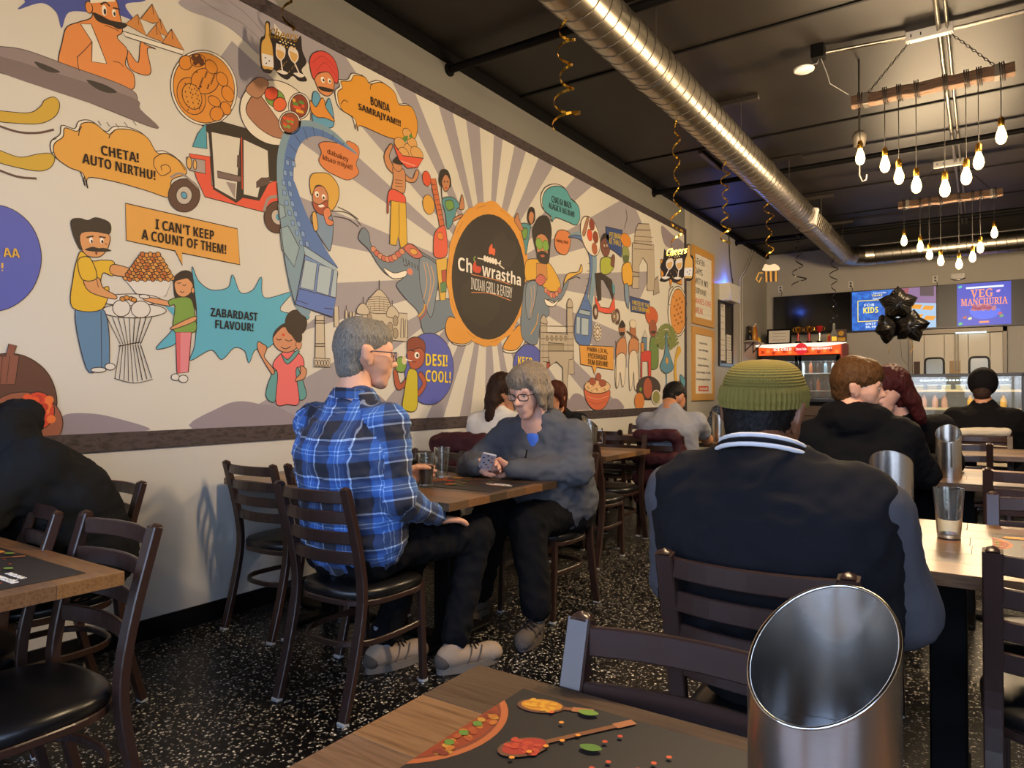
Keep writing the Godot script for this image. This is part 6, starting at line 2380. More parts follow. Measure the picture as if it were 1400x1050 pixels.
			["k","33261f",10,[7656,1781,7665,1264]]], []],
		["painted_tea_seller", [
			["f","c8643a",8046,2132,195,113],
			["f","9a5a40",8084,1981,118,103],
			["s","3a2a22",[8006,1942,8177,1955,8097,1910]],
			["o","6f8a4a",10,[8019,1867,8216,1853,8256,1660,8214,1502,7965,1495,7979,1699]],
			["q","cf4a3c",10,[7716,1691,8018,1700,8015,1215,7938,1215,7927,1569,7752,1563,7738,1215,7701,1215]],
			["q","5f7f9a",10,[7748,1849,7891,1858,7890,1707,7747,1700]],
			["q","c98a4a",10,[7717,1785,7809,1790,7808,1678,7716,1673]],
			["k","33261f",9,[7778,1851,7841,1943,7891,1858]]], []],
		["painted_peacock", [
			["s","7f8a4e",[8335,1743,8285,1756,8275,1770,8312,1777,8374,1773,8424,1760,8434,1746,8396,1739]],
			["s","7f8a4e",[8241,1769,8192,1782,8183,1796,8219,1803,8279,1799,8329,1786,8338,1772,8301,1765]],
			["s","7f8a4e",[8161,1791,8113,1804,8104,1818,8140,1825,8199,1821,8248,1809,8257,1795,8221,1788]],
			["s","7f8a4e",[8342,1766,8297,1781,8292,1796,8330,1801,8389,1795,8435,1780,8440,1765,8401,1759]],
			["s","7f8a4e",[8254,1806,8210,1820,8205,1835,8242,1841,8300,1834,8345,1819,8350,1805,8312,1799]],
			["s","7f8a4e",[8180,1839,8136,1853,8132,1868,8168,1874,8226,1867,8270,1853,8275,1838,8237,1832]],
			["s","7f8a4e",[8353,1788,8313,1805,8313,1820,8352,1824,8408,1815,8448,1798,8448,1783,8408,1779]],
			["s","7f8a4e",[8273,1840,8234,1857,8234,1872,8272,1876,8327,1867,8367,1850,8367,1835,8328,1831]],
			["s","7f8a4e",[8206,1883,8168,1900,8167,1915,8205,1919,8260,1910,8299,1894,8299,1879,8260,1874]],
			["s","7f8a4e",[8367,1808,8334,1828,8338,1843,8377,1845,8429,1833,8463,1814,8459,1799,8419,1796]],
			["s","7f8a4e",[8298,1871,8265,1890,8269,1905,8308,1908,8359,1896,8393,1877,8388,1862,8349,1859]],
			["s","7f8a4e",[8239,1924,8207,1943,8211,1958,8249,1960,8300,1949,8333,1931,8329,1915,8290,1913]],
			["s","7f8a4e",[8385,1826,8358,1847,8367,1862,8406,1863,8453,1849,8481,1828,8472,1812,8432,1812]],
			["s","7f8a4e",[8328,1899,8301,1919,8310,1934,8348,1935,8395,1921,8422,1901,8413,1885,8374,1884]],
			["s","7f8a4e",[8279,1960,8252,1980,8261,1995,8300,1997,8346,1983,8373,1963,8364,1947,8325,1946]],
			["s","7f8a4e",[8406,1841,8386,1864,8399,1879,8438,1878,8480,1861,8500,1839,8486,1823,8447,1825]],
			["s","7f8a4e",[8361,1922,8342,1944,8355,1959,8393,1958,8435,1942,8455,1920,8442,1905,8403,1905]],
			["s","7f8a4e",[8324,1990,8304,2012,8317,2027,8355,2027,8397,2011,8417,1989,8403,1974,8365,1974]],
			["s","7f8a4e",[8429,1853,8416,1877,8434,1892,8471,1889,8507,1870,8520,1847,8502,1832,8464,1835]],
			["s","7f8a4e",[8399,1940,8386,1964,8404,1979,8441,1976,8477,1958,8490,1934,8472,1919,8434,1922]],
			["s","7f8a4e",[8374,2014,8361,2038,8378,2052,8416,2050,8451,2032,8464,2009,8446,1994,8409,1996]],
			["s","7f8a4e",[8454,1862,8448,1887,8470,1901,8506,1896,8536,1876,8541,1851,8519,1837,8483,1842]],
			["s","7f8a4e",[8439,1953,8434,1978,8456,1992,8492,1988,8521,1968,8526,1943,8504,1929,8468,1933]],
			["s","7f8a4e",[8427,2031,8422,2056,8443,2070,8479,2066,8508,2046,8514,2022,8492,2007,8456,2011]],
			["s","7f8a4e",[8480,1867,8482,1892,8508,1906,8542,1900,8564,1878,8562,1852,8536,1839,8502,1845]],
			["s","7f8a4e",[8481,1961,8484,1986,8509,2000,8543,1994,8566,1972,8563,1946,8537,1933,8503,1939]],
			["s","7f8a4e",[8482,2041,8485,2066,8510,2080,8544,2075,8567,2053,8564,2027,8539,2013,8505,2019]],
			["s","7f8a4e",[8507,1869,8517,1894,8546,1907,8577,1899,8592,1875,8582,1850,8553,1837,8522,1845]],
			["s","7f8a4e",[8524,1962,8534,1988,8563,2001,8595,1993,8610,1970,8600,1944,8570,1931,8539,1939]],
			["s","7f8a4e",[8539,2043,8549,2069,8579,2082,8610,2075,8625,2051,8615,2025,8585,2012,8554,2020]],
			["s","7f8a4e",[8533,1866,8551,1892,8584,1903,8612,1894,8620,1869,8602,1844,8569,1832,8541,1842]],
			["s","7f8a4e",[8567,1958,8584,1984,8617,1995,8646,1986,8653,1962,8635,1936,8602,1924,8574,1934]],
			["s","7f8a4e",[8595,2037,8613,2063,8646,2075,8675,2066,8682,2041,8664,2015,8631,2004,8603,2013]],
			["s","7f8a4e",[8560,1860,8585,1885,8620,1896,8645,1885,8645,1859,8619,1834,8584,1824,8559,1835]],
			["s","7f8a4e",[8608,1948,8633,1973,8669,1984,8694,1973,8694,1947,8668,1922,8632,1912,8608,1923]],
			["s","7f8a4e",[8650,2023,8675,2049,8711,2060,8737,2049,8736,2024,8710,1998,8674,1987,8649,1998]],
			["s","7f8a4e",[8585,1851,8617,1875,8655,1884,8676,1872,8668,1846,8635,1822,8597,1813,8576,1825]],
			["s","7f8a4e",[8647,1932,8680,1956,8718,1965,8739,1954,8731,1928,8698,1903,8660,1894,8639,1906]],
			["s","7f8a4e",[8701,2002,8734,2027,8773,2036,8795,2024,8786,1998,8753,1973,8714,1964,8693,1976]],
			["s","7f8a4e",[8608,1838,8647,1861,8687,1868,8704,1855,8687,1829,8648,1806,8608,1799,8592,1813]],
			["s","7f8a4e",[8683,1911,8723,1934,8763,1941,8780,1928,8764,1902,8724,1879,8684,1872,8667,1885]],
			["s","7f8a4e",[8749,1973,8789,1997,8830,2005,8847,1992,8830,1966,8790,1942,8749,1934,8732,1947]],
			["s","7f8a4e",[8628,1822,8674,1844,8715,1849,8727,1835,8703,1810,8658,1788,8617,1783,8605,1797]],
			["s","7f8a4e",[8715,1884,8761,1906,8803,1912,8816,1898,8791,1872,8745,1850,8703,1845,8691,1859]],
			["s","7f8a4e",[8790,1938,8837,1961,8880,1967,8892,1953,8868,1927,8820,1904,8778,1899,8766,1913]],
			["s","7f8a4e",[8646,1804,8698,1823,8739,1827,8747,1812,8716,1788,8664,1768,8623,1765,8615,1779]],
			["s","7f8a4e",[8742,1854,8794,1874,8837,1878,8845,1863,8813,1838,8760,1818,8718,1814,8711,1829]],
			["s","7f8a4e",[8825,1898,8878,1918,8922,1922,8930,1907,8897,1882,8844,1862,8801,1858,8793,1873]],
			["s","7f8a4e",[8661,1783,8717,1801,8759,1802,8762,1787,8724,1764,8667,1746,8626,1745,8623,1760]],
			["s","7f8a4e",[8763,1820,8821,1838,8864,1840,8866,1824,8827,1801,8770,1783,8728,1781,8725,1797]],
			["s","7f8a4e",[8853,1852,8911,1871,8955,1873,8958,1857,8918,1833,8859,1815,8816,1813,8814,1829]],
			["o","5f8fa8",10,[8435,1668,8478,1803,8479,1936,8535,1954,8549,1807,8663,1650,8758,1517,8575,1445,8398,1454,8309,1531]],
			["s","dd9a3c",[8505,1644,8576,1620,8561,1566,8504,1577]],
			["k","5f8fa8",28,[8518,1444,8516,1189]]], []],
		["painted_orange_sign", [
			["q","de962f",10,[8338,2877,9074,2894,9072,2643,8729,2648,8670,2567,8627,2648,8351,2651]]], [["PONGALOO",8463,2784,8895,2793,60,"ink",0,0], ["PONGAL!",8477,2706,8849,2703,60,"ink",0,0]]],
		["painted_biryani_pan", [
			["o","e4dccd",11,[9286,2308,9213,2099,9030,1963,8812,1948,8643,2055,8580,2240,8645,2438,8817,2577,9035,2605,9216,2503]],
			["o","de9a50",11,[9237,2303,9177,2117,9026,1994,8846,1982,8705,2079,8653,2247,8707,2426,8850,2550,9031,2572,9180,2478]],
			["l","33261f",10,[8766,2587,8618,2515,8596,2350,8653,2329]],
			["k","5a3014",12,[8765,2450,8810,2438]],
			["k","5a3014",12,[8892,2362,8938,2350]],
			["k","5a3014",12,[9023,2271,9069,2259]],
			["k","5a3014",12,[8830,2151,8875,2138]],
			["k","5a3014",12,[8962,2450,9008,2438]],
			["k","5a3014",12,[8771,2327,8816,2315]],
			["k","5a3014",12,[8899,2237,8945,2225]],
			["k","5a3014",12,[9029,2145,9076,2132]],
			["k","5a3014",12,[8840,2414,8885,2402]],
			["k","5a3014",12,[8969,2325,9015,2313]],
			["k","5a3014",12,[8778,2204,8823,2192]],
			["k","5a3014",12,[8906,2113,8952,2100]],
			["k","5a3014",12,[9039,2413,9086,2402]],
			["k","5a3014",12,[8846,2290,8892,2278]],
			["k","5a3014",12,[8975,2200,9022,2187]],
			["k","5a3014",12,[8785,2081,8829,2068]],
			["k","5a3014",12,[8915,2378,8961,2366]],
			["k","5a3014",12,[9046,2288,9093,2275]],
			["k","5a3014",12,[8853,2167,8898,2154]],
			["k","5a3014",12,[8985,2466,9032,2455]],
			["k","5a3014",12,[8794,2343,8839,2331]],
			["k","5a3014",12,[8922,2253,8968,2241]],
			["k","5a3014",12,[9053,2162,9100,2149]],
			["k","5a3014",12,[8862,2430,8908,2419]],
			["k","5a3014",12,[8992,2341,9039,2329]],
			["k","5a3014",12,[8801,2220,8846,2207]],
			["k","5a3014",12,[8929,2129,8975,2116]],
			["k","5a3014",12,[9063,2430,9110,2418]],
			["k","5a3014",12,[8869,2307,8915,2294]],
			["k","5a3014",12,[8999,2216,9045,2203]]], []],
		["painted_gate_towers", [
			["q","b8ac9a",7,[5446,1844,5564,1834,5556,1367,5435,1364]],
			["q","b8ac9a",8,[5942,2028,6051,2039,6084,1378,5941,1375]],
			["o","b8ac9a",8,[5942,2028,5959,2091,6001,2116,6043,2090,6051,2039]],
			["o","b8ac9a",7,[5446,1840,5472,1894,5508,1911,5549,1882,5564,1834]],
			["q","b8ac9a",7,[5490,1751,5958,1764,5958,1478,5490,1481]],
			["q","a3967f",8,[5583,1660,5876,1667,5876,1495,5583,1494]],
			["k","33261f",5,[5453,1806,6076,1851]],
			["k","33261f",5,[5453,1748,6076,1788]],
			["k","33261f",5,[5453,1691,6076,1726]],
			["k","33261f",5,[5453,1633,6076,1664]],
			["k","33261f",5,[5453,1576,6076,1602]],
			["k","33261f",5,[5453,1518,6075,1540]],
			["f","9a8c76",5564,1702,23,23],
			["f","9a8c76",5648,1707,23,24],
			["f","9a8c76",5733,1713,23,24],
			["f","9a8c76",5820,1718,24,24],
			["f","9a8c76",5909,1724,25,24],
			["q","b8ac9a",8,[5583,1582,6063,1605,6046,1522,5979,1519,5937,1233,5863,1228,5856,1434,5736,1490,5621,1447]]], []],
		["painted_orange_sign", [
			["q","de9f45",8,[6201,1671,6972,1698,6971,1441,6569,1461,6519,1383,6470,1466,6216,1480]]], [["PAKKA LOCAL,",6357,1638,6827,1635,54,"ink",0,0], ["HYDERABADI",6373,1575,6810,1571,54,"ink",0,0], ["DUM BIRYANI!",6373,1512,6827,1500,54,"ink",0,0]]],
		["painted_biryani_bowl", [
			["o","cf6a48",8,[6298,1229,6462,1197,6701,1193,6882,1216,6851,1112,6701,1019,6497,1020,6347,1106]],
			["l","e8a080",7,[6347,1159,6580,1125,6838,1157]],
			["l","b0503a",8,[6381,1106,6580,1076,6800,1107]],
			["o","e2bb90",9,[6892,1259,6832,1215,6678,1188,6494,1188,6351,1214,6298,1255,6351,1297,6494,1325,6678,1327,6832,1302]],
			["e","d8a46a",6347,1293,20,6],
			["e","c98a5a",6488,1263,21,7],
			["e","efd4aa",6633,1232,22,7],
			["e","8a9a4a",6783,1284,23,7],
			["e","d8a46a",6437,1250,21,6],
			["e","c98a5a",6580,1219,22,7],
			["e","efd4aa",6729,1270,22,7],
			["e","8a9a4a",6386,1236,21,6],
			["e","d8a46a",6528,1287,21,7],
			["e","c98a5a",6675,1257,22,7],
			["e","efd4aa",6826,1225,23,7],
			["e","8a9a4a",6476,1274,21,7],
			["e","d8a46a",6621,1243,22,7],
			["e","c98a5a",6771,1295,22,7],
			["e","efd4aa",6425,1260,21,6],
			["e","8a9a4a",6568,1230,21,7],
			["e","d8a46a",6716,1281,22,7],
			["e","c98a5a",6375,1247,21,6],
			["e","efd4aa",6516,1216,21,7],
			["e","8a9a4a",6662,1268,22,7],
			["e","d8a46a",6813,1236,23,7],
			["e","c98a5a",6465,1284,21,7],
			["e","efd4aa",6609,1254,22,7],
			["e","8a9a4a",6758,1222,22,7],
			["e","d8a46a",6414,1271,21,6],
			["e","c98a5a",6556,1240,21,7],
			["e","efd4aa",6704,1292,22,7],
			["e","8a9a4a",6363,1258,20,6],
			["e","d8a46a",6504,1227,21,7],
			["e","c98a5a",6650,1279,22,7],
			["e","efd4aa",6801,1247,23,7],
			["e","8a9a4a",6453,1214,21,6],
			["e","d8a46a",6597,1265,22,7],
			["e","c98a5a",6746,1234,22,7],
			["f","a3553f",6474,1311,75,37],
			["f","a3553f",6609,1359,63,42],
			["f","a3553f",6702,1297,84,38]], []],
		["painted_food_platters", [
			["o","4a3f3a",10,[8311,1249,8236,1162,8045,1111,7819,1113,7644,1165,7579,1245,7645,1326,7821,1380,8047,1384,8237,1334]],
			["f","b05a40",7916,1247,133,124],
			["f","d0803e",7668,1092,139,103],
			["f","e4dccd",8175,1138,147,93],
			["f","8f8f52",8175,1135,113,75],
			["f","7ba048",7699,1233,36,27]], []],
		["painted_yellow_vine", [
			["s","d8ac3c",[8949,1815,9046,1750,8891,1632,8863,1465,8926,1272,8813,1354,8788,1491,8834,1671]],
			["o","5fa0b0",11,[9004,1427,9181,1373,9189,1302,9081,1245]],
			["o","c98a6a",11,[8927,1328,8984,1349,9031,1294,8965,1272]],
			["o","d8ac3c",11,[8937,1203,9101,1217,9120,1132,9001,993]]], []],
		["painted_hill", [
			["s","968c96",[1443,1012,1447,1095,1560,1103,1680,1077,1839,1017,1624,1011]]], []],
		["painted_hill", [
			["s","968c96",[2056,1013,2209,1118,2348,1150,2538,1112,2714,1059,2936,937,2684,986]]], []],
		["painted_hill", [
			["s","968c96",[2382,1011,2435,1125,2588,1111,2722,1047,2879,1003,2574,991]]], []],
		["painted_hill", [
			["s","968c96",[3337,986,3337,1181,3434,1152,3515,1065,3577,1013,3455,1003]]], []],
		["painted_hill", [
			["s","968c96",[5936,1019,6041,1161,6169,1186,6302,1144,6473,1027,6191,1019]]], []],
		["painted_hill", [
			["s","968c96",[6750,1026,6902,1106,7032,1131,7166,1091,7254,1019,7006,1018]]], []],
		["painted_hill", [
			["s","968c96",[8396,1097,8467,1283,8683,1318,8869,1272,8906,1133,8829,996,8465,990]]], []],
		["painted_hill", [
			["s","968c96",[8376,3307,8734,3268,9196,3213,9210,2958,8882,3074,8479,3087]]], []],
	]
# middle of the emblem on the wall, in mm: 4637 2154

const EMBLEM := Vector2(4637, 2154)

func build_mural() -> void:
	# a printed wall panel framed by dark bands; every motif is a part of it
	mat("gold", "e0b24a", 0.8)
	mat("brown", "6a3a22", 0.8)
	var o := thing("mural", "huge cartoon food mural with sunburst and round black emblem", "mural", V(WX, 0, -4))
	var z1 := -9.19
	var y0 := 1.011
	var y1 := 3.345
	var b := MB.new()
	b.bevel(V(0.001, (y0 + y1) * 0.5, (z1 + 1.4) * 0.5 + 4), V(0.004, y1 - y0, 1.4 - z1), 0.0005)
	part("backing_print", b, M.mural_cream, o)
	for f in [["border_band", V(0.006, y1 + 0.042, (z1 + 1.4) * 0.5 + 4), V(0.014, 0.084, 1.4 - z1)], ["border_band", V(0.006, y0 - 0.043, (z1 + 1.4) * 0.5 + 4), V(0.014, 0.086, 1.4 - z1)], ["border_band", V(0.006, (y0 + y1) * 0.5, z1 + 4 - 0.03), V(0.014, y1 - y0 + 0.17, 0.07)]]:
		b = MB.new()
		b.bevel(f[1], f[2], 0.002)
		part(f[0], b, M.dark_band, o)
	# sunburst rays round the emblem, clipped to their field
	var xf := Transform3D(Basis(V(0, 0, -0.001), V(0, 0.001, 0), V(1, 0, 0)), V(0.0032, 0, 4))
	var field := PackedVector2Array([Vector2(2150, 2900), Vector2(2420, 3345), Vector2(7600, 3345), Vector2(8250, 2850), Vector2(7300, 1900), Vector2(7400, 1011), Vector2(2300, 1011), Vector2(2330, 1300), Vector2(3000, 1750), Vector2(2700, 2300)])
	b = MB.new()
	b.use_c = true
	b.col = hexc("a09aa2").srgb_to_linear()
	var c := EMBLEM
	var n := 23
	for k in n:
		var a0 := TAU * (k + 0.1) / n
		var a1 := TAU * (k + 0.56 + 0.08 * sin(k * 2.3)) / n
		var w := PackedVector2Array([c, c + Vector2(cos(a0), sin(a0) * 1.0) * 6000.0, c + Vector2(cos(a1), sin(a1)) * 6000.0])
		for p in Geometry2D.intersect_polygons(w, field):
			b.flat(p, xf)
	part("painted_sunburst", b, M.print, o)
	var lift := 0.0004
	var bs := Basis(V(0, 0, -1), V(0, 1, 0), V(1, 0, 0))
	var figs := mural_figures()
	while figs[0][0] != "painted_hill":
		figs.push_back(figs.pop_front())
	for f in figs:
		b = MB.new()
		paint(b, f[1], Transform3D(xf.basis, xf.origin + V(lift, 0, 0)), 0.00003)
		var m := part(f[0], b, M.print, o)
		lift += 0.00012
		for t in f[2]:
			var p0 := V(0, t[2], -t[1]) * 0.001
			var p1 := V(0, t[4], -t[3]) * 0.001
			var d := (p1 - p0).normalized()
			var up := V(1, 0, 0).cross(d)
			lettering(m, t[0], (p0 + p1) * 0.5 + V(xf.origin.x + lift + 0.0035, 0, 4), Basis(d, up, V(1, 0, 0)), (p1 - p0).length(), t[5] * 0.001, M[t[6]], t[8] == 1, t[7] == 1)

func lamp_pendant(z: float, label: String) -> void:
	# a rough wooden beam on two chains with eight bulbs on wrapped cords
	var o := thing("beam_pendant_lamp", label, "pendant lamp", V(-0.3, CY, z), 0, "wooden beam pendants")
	var c := V(-0.3, CY, z)
	var br := MB.new()
	br.bevel(V(0.0, -0.035, -0.1), V(0.29, 0.07, 0.05), 0.004)
	var bk := part("ceiling_bracket", br, M.white_plastic, o)
	for x in [-0.11, -0.05, 0.05, 0.11]:
		var sl := MB.new()
		sl.bevel(V(x, -0.035, -0.074), V(0.008, 0.022, 0.004), 0.001)
		part("slot", sl, M.black_metal, bk)
	for s in [-1.0, 1.0]:
		var a := V(s * 0.12, -0.07, -0.09)
		var b := V(s * 0.39, -0.42, 0)
		var n := 16
		for i in n:
			var ln := MB.new()
			var p := a.lerp(b, (i + 0.5) / n)
			var d := (b - a).normalized()
			var sd := d.cross(Vector3.BACK if i % 2 == 0 else d.cross(Vector3.BACK)).normalized()
			var ring: Array = []
			for k in 10:
				var t := TAU * k / 10.0
				ring.append(p + d * cos(t) * 0.017 + sd * sin(t) * 0.008)
			ln.tube(ring, 0.0022, 5, false, true)
			part("chain_link", ln, M.black_metal, o)
	# the beam: hewn faces, uneven ends
	var bm := MB.new()
	var path: Array = []
	for i in 13:
		path.append(V(-0.485 + 0.97 * i / 12.0, -0.455 + 0.004 * sin(i * 2.1), 0.003 * cos(i * 1.7)))
	bm.sweep(path, PackedVector2Array([Vector2(0.036, -0.04), Vector2(0.04, -0.034), Vector2(0.038, 0.032), Vector2(0.03, 0.04), Vector2(-0.032, 0.038), Vector2(-0.04, 0.03), Vector2(-0.037, -0.036), Vector2(-0.03, -0.041)]), Vector3.UP)
	part("wooden_beam", bm, M.hewn_wood, o)
	for s in [-1.0, 1.0]:
		var sp := MB.new()
		sp.sweep([V(s * 0.375, -0.455, 0), V(s * 0.415, -0.455, 0)], crect(0.088, 0.088, 0.006), Vector3.UP)
		part("steel_strap", sp, M.strap_metal, o)
	var xs := [-0.43, -0.271, -0.184, -0.077, 0.092, 0.215, 0.285, 0.41]
	var ys := [2.923, 2.84, 2.741, 2.661, 2.607, 2.671, 2.762, 2.908]
	for i in 8:
		var cd := MB.new()
		var y: float = ys[i] - CY
		for w in 3:
			var x: float = xs[i] + (w - 1) * 0.012
			cd.tube([V(x, -0.408, -0.043), V(x + 0.004, -0.408, 0.045), V(x + 0.008, -0.502, 0.045), V(x + 0.01, -0.502, -0.043), V(x + 0.012, -0.408, -0.043)], 0.0035, 6)
		cd.tube([V(xs[i], -0.498, 0.0), V(xs[i], y + 0.1, 0.0)], 0.0032, 6)
		part("cord", cd, M.black_cord, o)
		var so := MB.new()
		so.lathe([Vector2(0.0001, y + 0.045), Vector2(0.017, y + 0.045), Vector2(0.019, y + 0.052), Vector2(0.019, y + 0.088), Vector2(0.016, y + 0.094), Vector2(0.012, y + 0.105), Vector2(0.004, y + 0.108)], 16, tf(V(xs[i], 0, 0)))
		part("socket", so, M.brass, o)
		var bu := MB.new()
		bu.lathe([Vector2(0.0001, y - 0.072), Vector2(0.014, y - 0.069), Vector2(0.026, y - 0.055), Vector2(0.032, y - 0.032), Vector2(0.03, y - 0.008), Vector2(0.022, y + 0.018), Vector2(0.015, y + 0.038), Vector2(0.014, y + 0.046)], 18, tf(V(xs[i], 0, 0)), 0.2)
		part("light_bulb", bu, M.bulb_glow, o)
		var om := OmniLight3D.new()
		om.name = "bulb_light"
		o.add_child(om, true)
		om.position = V(xs[i], y - 0.02, 0)
		om.light_color = Color(1.0, 0.87, 0.69)
		om.light_energy = BULB
		om.light_size = 0.03
		om.omni_range = 25.0
		om.omni_attenuation = 2.0
		om.shadow_enabled = true

func build_ceiling_fittings() -> void:
	var hw := mat("hewn_wood", "ffffff", 0.8)
	hw.albedo_texture = noise_tex(15, 0.02, 256, ["35251b", "56402f", "6e5340", "42301f"])
	hw.normal_enabled = true
	hw.normal_texture = noise_tex(16, 0.03, 256, [], 6.0)
	tri(hw, V(1.2, 14, 14), false)
	mat("strap_metal", "6d675f", 0.45, 0.8)
	mat("black_cord", "1b1714", 0.8)
	var bg := mat("bulb_glow", "fff0d0", 0.2)
	bg.emission_enabled = true
	bg.emission = Color(1.0, 0.86, 0.55)
	bg.emission_energy_multiplier = 9.0
	lamp_pendant(-5.61, "rustic wooden beam pendant with eight bulbs hanging by the white ceiling disc")
	lamp_pendant(-9.0, "rustic wooden beam pendant with eight bulbs hanging before the menu screens")
	lamp_pendant(-2.22, "rustic wooden beam pendant with eight bulbs above the green beanie's table")
	# spiral duct along the room, an elbow, then along the back wall
	var R := 0.155
	var dx := -1.9
	var dy := 3.457
	var d := thing("spiral_duct", "long round galvanised spiral duct turning along the back wall", "duct", V(dx, dy, -5))
	var path: Array = [V(0, 0, 6.45)]
	for i in 30:
		path.append(V(0, 0, 6.4 - 13.8 * i / 29.0))
	var mb := MB.new()
	mb.tube(path, R, 40)
	part("duct_run", mb, M.galvanised, d)
	mb = MB.new()
	var hel: Array = []
	var turns := 110
	for i in turns * 20 + 1:
		var a := TAU * i / 20.0
		hel.append(V(cos(a) * (R + 0.0015), sin(a) * (R + 0.0015), 6.4 - 13.8 * i / (turns * 20.0)))
	mb.tube(hel, 0.0042, 4)
	part("spiral_seam", mb, M.strap_metal, d)
	for g in 4:
		mb = MB.new()
		var pp: Array = []
		for k in 2:
			var a2 := PI / 2 * (g + k) / 4.0
			pp.append(V(0.42 * (1.0 - cos(a2)), 0, -7.43 - 0.42 * sin(a2)))
		mb.tube(pp, R + 0.003, 40)
		part("elbow_gore", mb, M.galvanised, d)
	mb = MB.new()
	mb.tube([V(0.4, 0, -7.85), V(2.0, 0, -7.85), V(6.0, 0, -7.85)], R, 40)
	part("duct_run", mb, M.galvanised, d)
	mb = MB.new()
	hel = []
	for i in 44 * 20 + 1:
		var a3 := TAU * i / 20.0
		hel.append(V(0.42 + 5.5 * i / 880.0, cos(a3) * (R + 0.0015), -7.85 + sin(a3) * (R + 0.0015)))
	mb.tube(hel, 0.0042, 4)
	part("spiral_seam", mb, M.strap_metal, d)
	for z in [0.45, 3.2, -2.4, -4.7]:
		mb = MB.new()
		mb.lathe([Vector2(R, -0.03), Vector2(R + 0.008, -0.03), Vector2(R + 0.008, 0.03), Vector2(R, 0.03)], 40, tf(V(0, 0, z), 90))
		part("coupling", mb, M.galvanised, d)
	# supply register on the duct's side with its louvres
	var rg := MB.new()
	rg.bevel(V(0.135, -0.03, -4.45), V(0.08, 0.2, 0.1), 0.004, Basis(Vector3.BACK, -0.2))
	part("register_collar", rg, M.white_plastic, d)
	for i in 9:
		var lv := MB.new()
		lv.bevel(V(0.16, -0.05, -4.62 - i * 0.1), V(0.012, 0.16, 0.07), 0.003, Basis(Vector3.BACK, -0.3))
		part("louvre", lv, M.galvanised, d)
	# hangers: struts on the ceiling with two wires each
	var hz := [-3.0, -4.25, -6.17, -8.0, -9.82, -11.5]
	var hn := ["by the near black pipe", "above the first gold swirl", "beside the white ceiling disc", "left of the front pendant's bulbs", "by the duct's register", "at the duct's elbow"]
	for i in hz.size():
		var h := thing("duct_hanger", "thin wire hanger with dark ceiling strut holding the duct, " + hn[i], "hanger", V(dx, CY, hz[i]), 0, "duct hangers")
		mb = MB.new()
		mb.bevel(V(0.1, -0.02, 0), V(0.42, 0.04, 0.06), 0.003)
		part("strut", mb, M.ceiling_bar, h)
		for s in [-1.0, 1.0]:
			mb = MB.new()
			mb.tube([V(s * 0.158, -0.04, 0), V(s * 0.158, -0.313, 0)], 0.003, 5)
			part("wire", mb, M.strap_metal, h)
	# pipes, conduits and battens under the deck
	for z in [-1.6, -4.13, -8.12, -11.6]:
		mb = MB.new()
		mb.tube([V(WX + 0.001, 3.66, z), V(RX - 0.001, 3.66, z)], 0.03, 12)
		mb.tube([V(WX + 0.001, 3.66, z), V(WX + 0.02, 3.66, z)], 0.05, 12)
		single("black_pipe", mb, M.black_paint, ["black steel pipe crossing the ceiling above the cheers cutout by the wall", "black steel pipe entering the wall over the drummer print", "black steel pipe entering the wall near the far end of the print", "black steel pipe crossing the ceiling before the menu screens"][[-1.6, -4.13, -8.12, -11.6].find(z)], "pipe", "ceiling pipes")
	var bz := [-0.4, -2.75, -5.05, -7.2, -9.6, -11.0, -12.4]
	for i in bz.size():
		struct("trim_%d" % (i + 1), slab(V(WX + 0.001, CY - 0.012, bz[i] - 0.012), V(RX - 0.001, CY - 0.001, bz[i] + 0.012)), M.black_paint)
	struct("trim_8", slab(V(WX + 0.001, CY - 0.07, BZ + 0.02), V(WX + 0.05, CY - 0.001, FZ - 0.01)), M.black_paint)
	mb = MB.new()
	mb.tube([V(-1.0, CY - 0.03, -5.62), V(-0.1, CY - 0.03, -5.75), V(1.6, CY - 0.03, -5.75)], 0.014, 8)
	single("conduit", mb, M.galvanised, "thin metal conduit on the ceiling over the front pendant's bracket", "conduit")
	mb = MB.new()
	mb.tube([V(-0.24, CY - 0.03, 1.4), V(-0.24, CY - 0.03, -12.5)], 0.016, 8)
	mb.tube([V(-0.19, CY - 0.03, 1.4), V(-0.19, CY - 0.03, -12.5)], 0.012, 8)
	single("conduit", mb, M.galvanised, "pair of long metal conduits running over both pendants", "conduit")
	# round white access point under a black box
	var ap := thing("ceiling_disc", "round white disc hanging below a black ceiling box", "access point", V(-1.1, CY, -5.55))
	mb = MB.new()
	mb.bevel(V(0.1, -0.05, 0), V(0.09, 0.1, 0.09), 0.004)
	part("junction_box", mb, M.black_paint, ap)
	mb = MB.new()
	mb.tube([V(0.1, -0.1, 0), V(0.09, -0.125, 0), V(0.02, -0.13, 0)], 0.008, 6)
	part("bracket", mb, M.chrome, ap)
	mb = MB.new()
	mb.lathe([Vector2(0.0001, -0.165), Vector2(0.06, -0.163), Vector2(0.072, -0.156), Vector2(0.074, -0.145), Vector2(0.06, -0.135), Vector2(0.0001, -0.132)], 32, tf(V(0, 0, 0)))
	part("disc", mb, M.white_plastic, ap)
	mb = MB.new()
	mb.tube([V(0.12, -0.1, 0), V(0.16, -0.22, 0.0), V(0.18, -0.3, 0), V(0.3, -0.4, -0.03)], 0.003, 5)
	part("cable", mb, M.white_plastic, ap)
	# small hanging speaker with its hook below the beam's end
	var sp := thing("hanging_speaker", "small round grey speaker on a short stem behind the beam's end", "speaker", V(-0.78, CY, -5.95))
	mb = MB.new()
	mb.tube([V(0, 0, 0), V(0, -0.56, 0)], 0.008, 6)
	part("stem", mb, M.black_metal, sp)
	mb = MB.new()
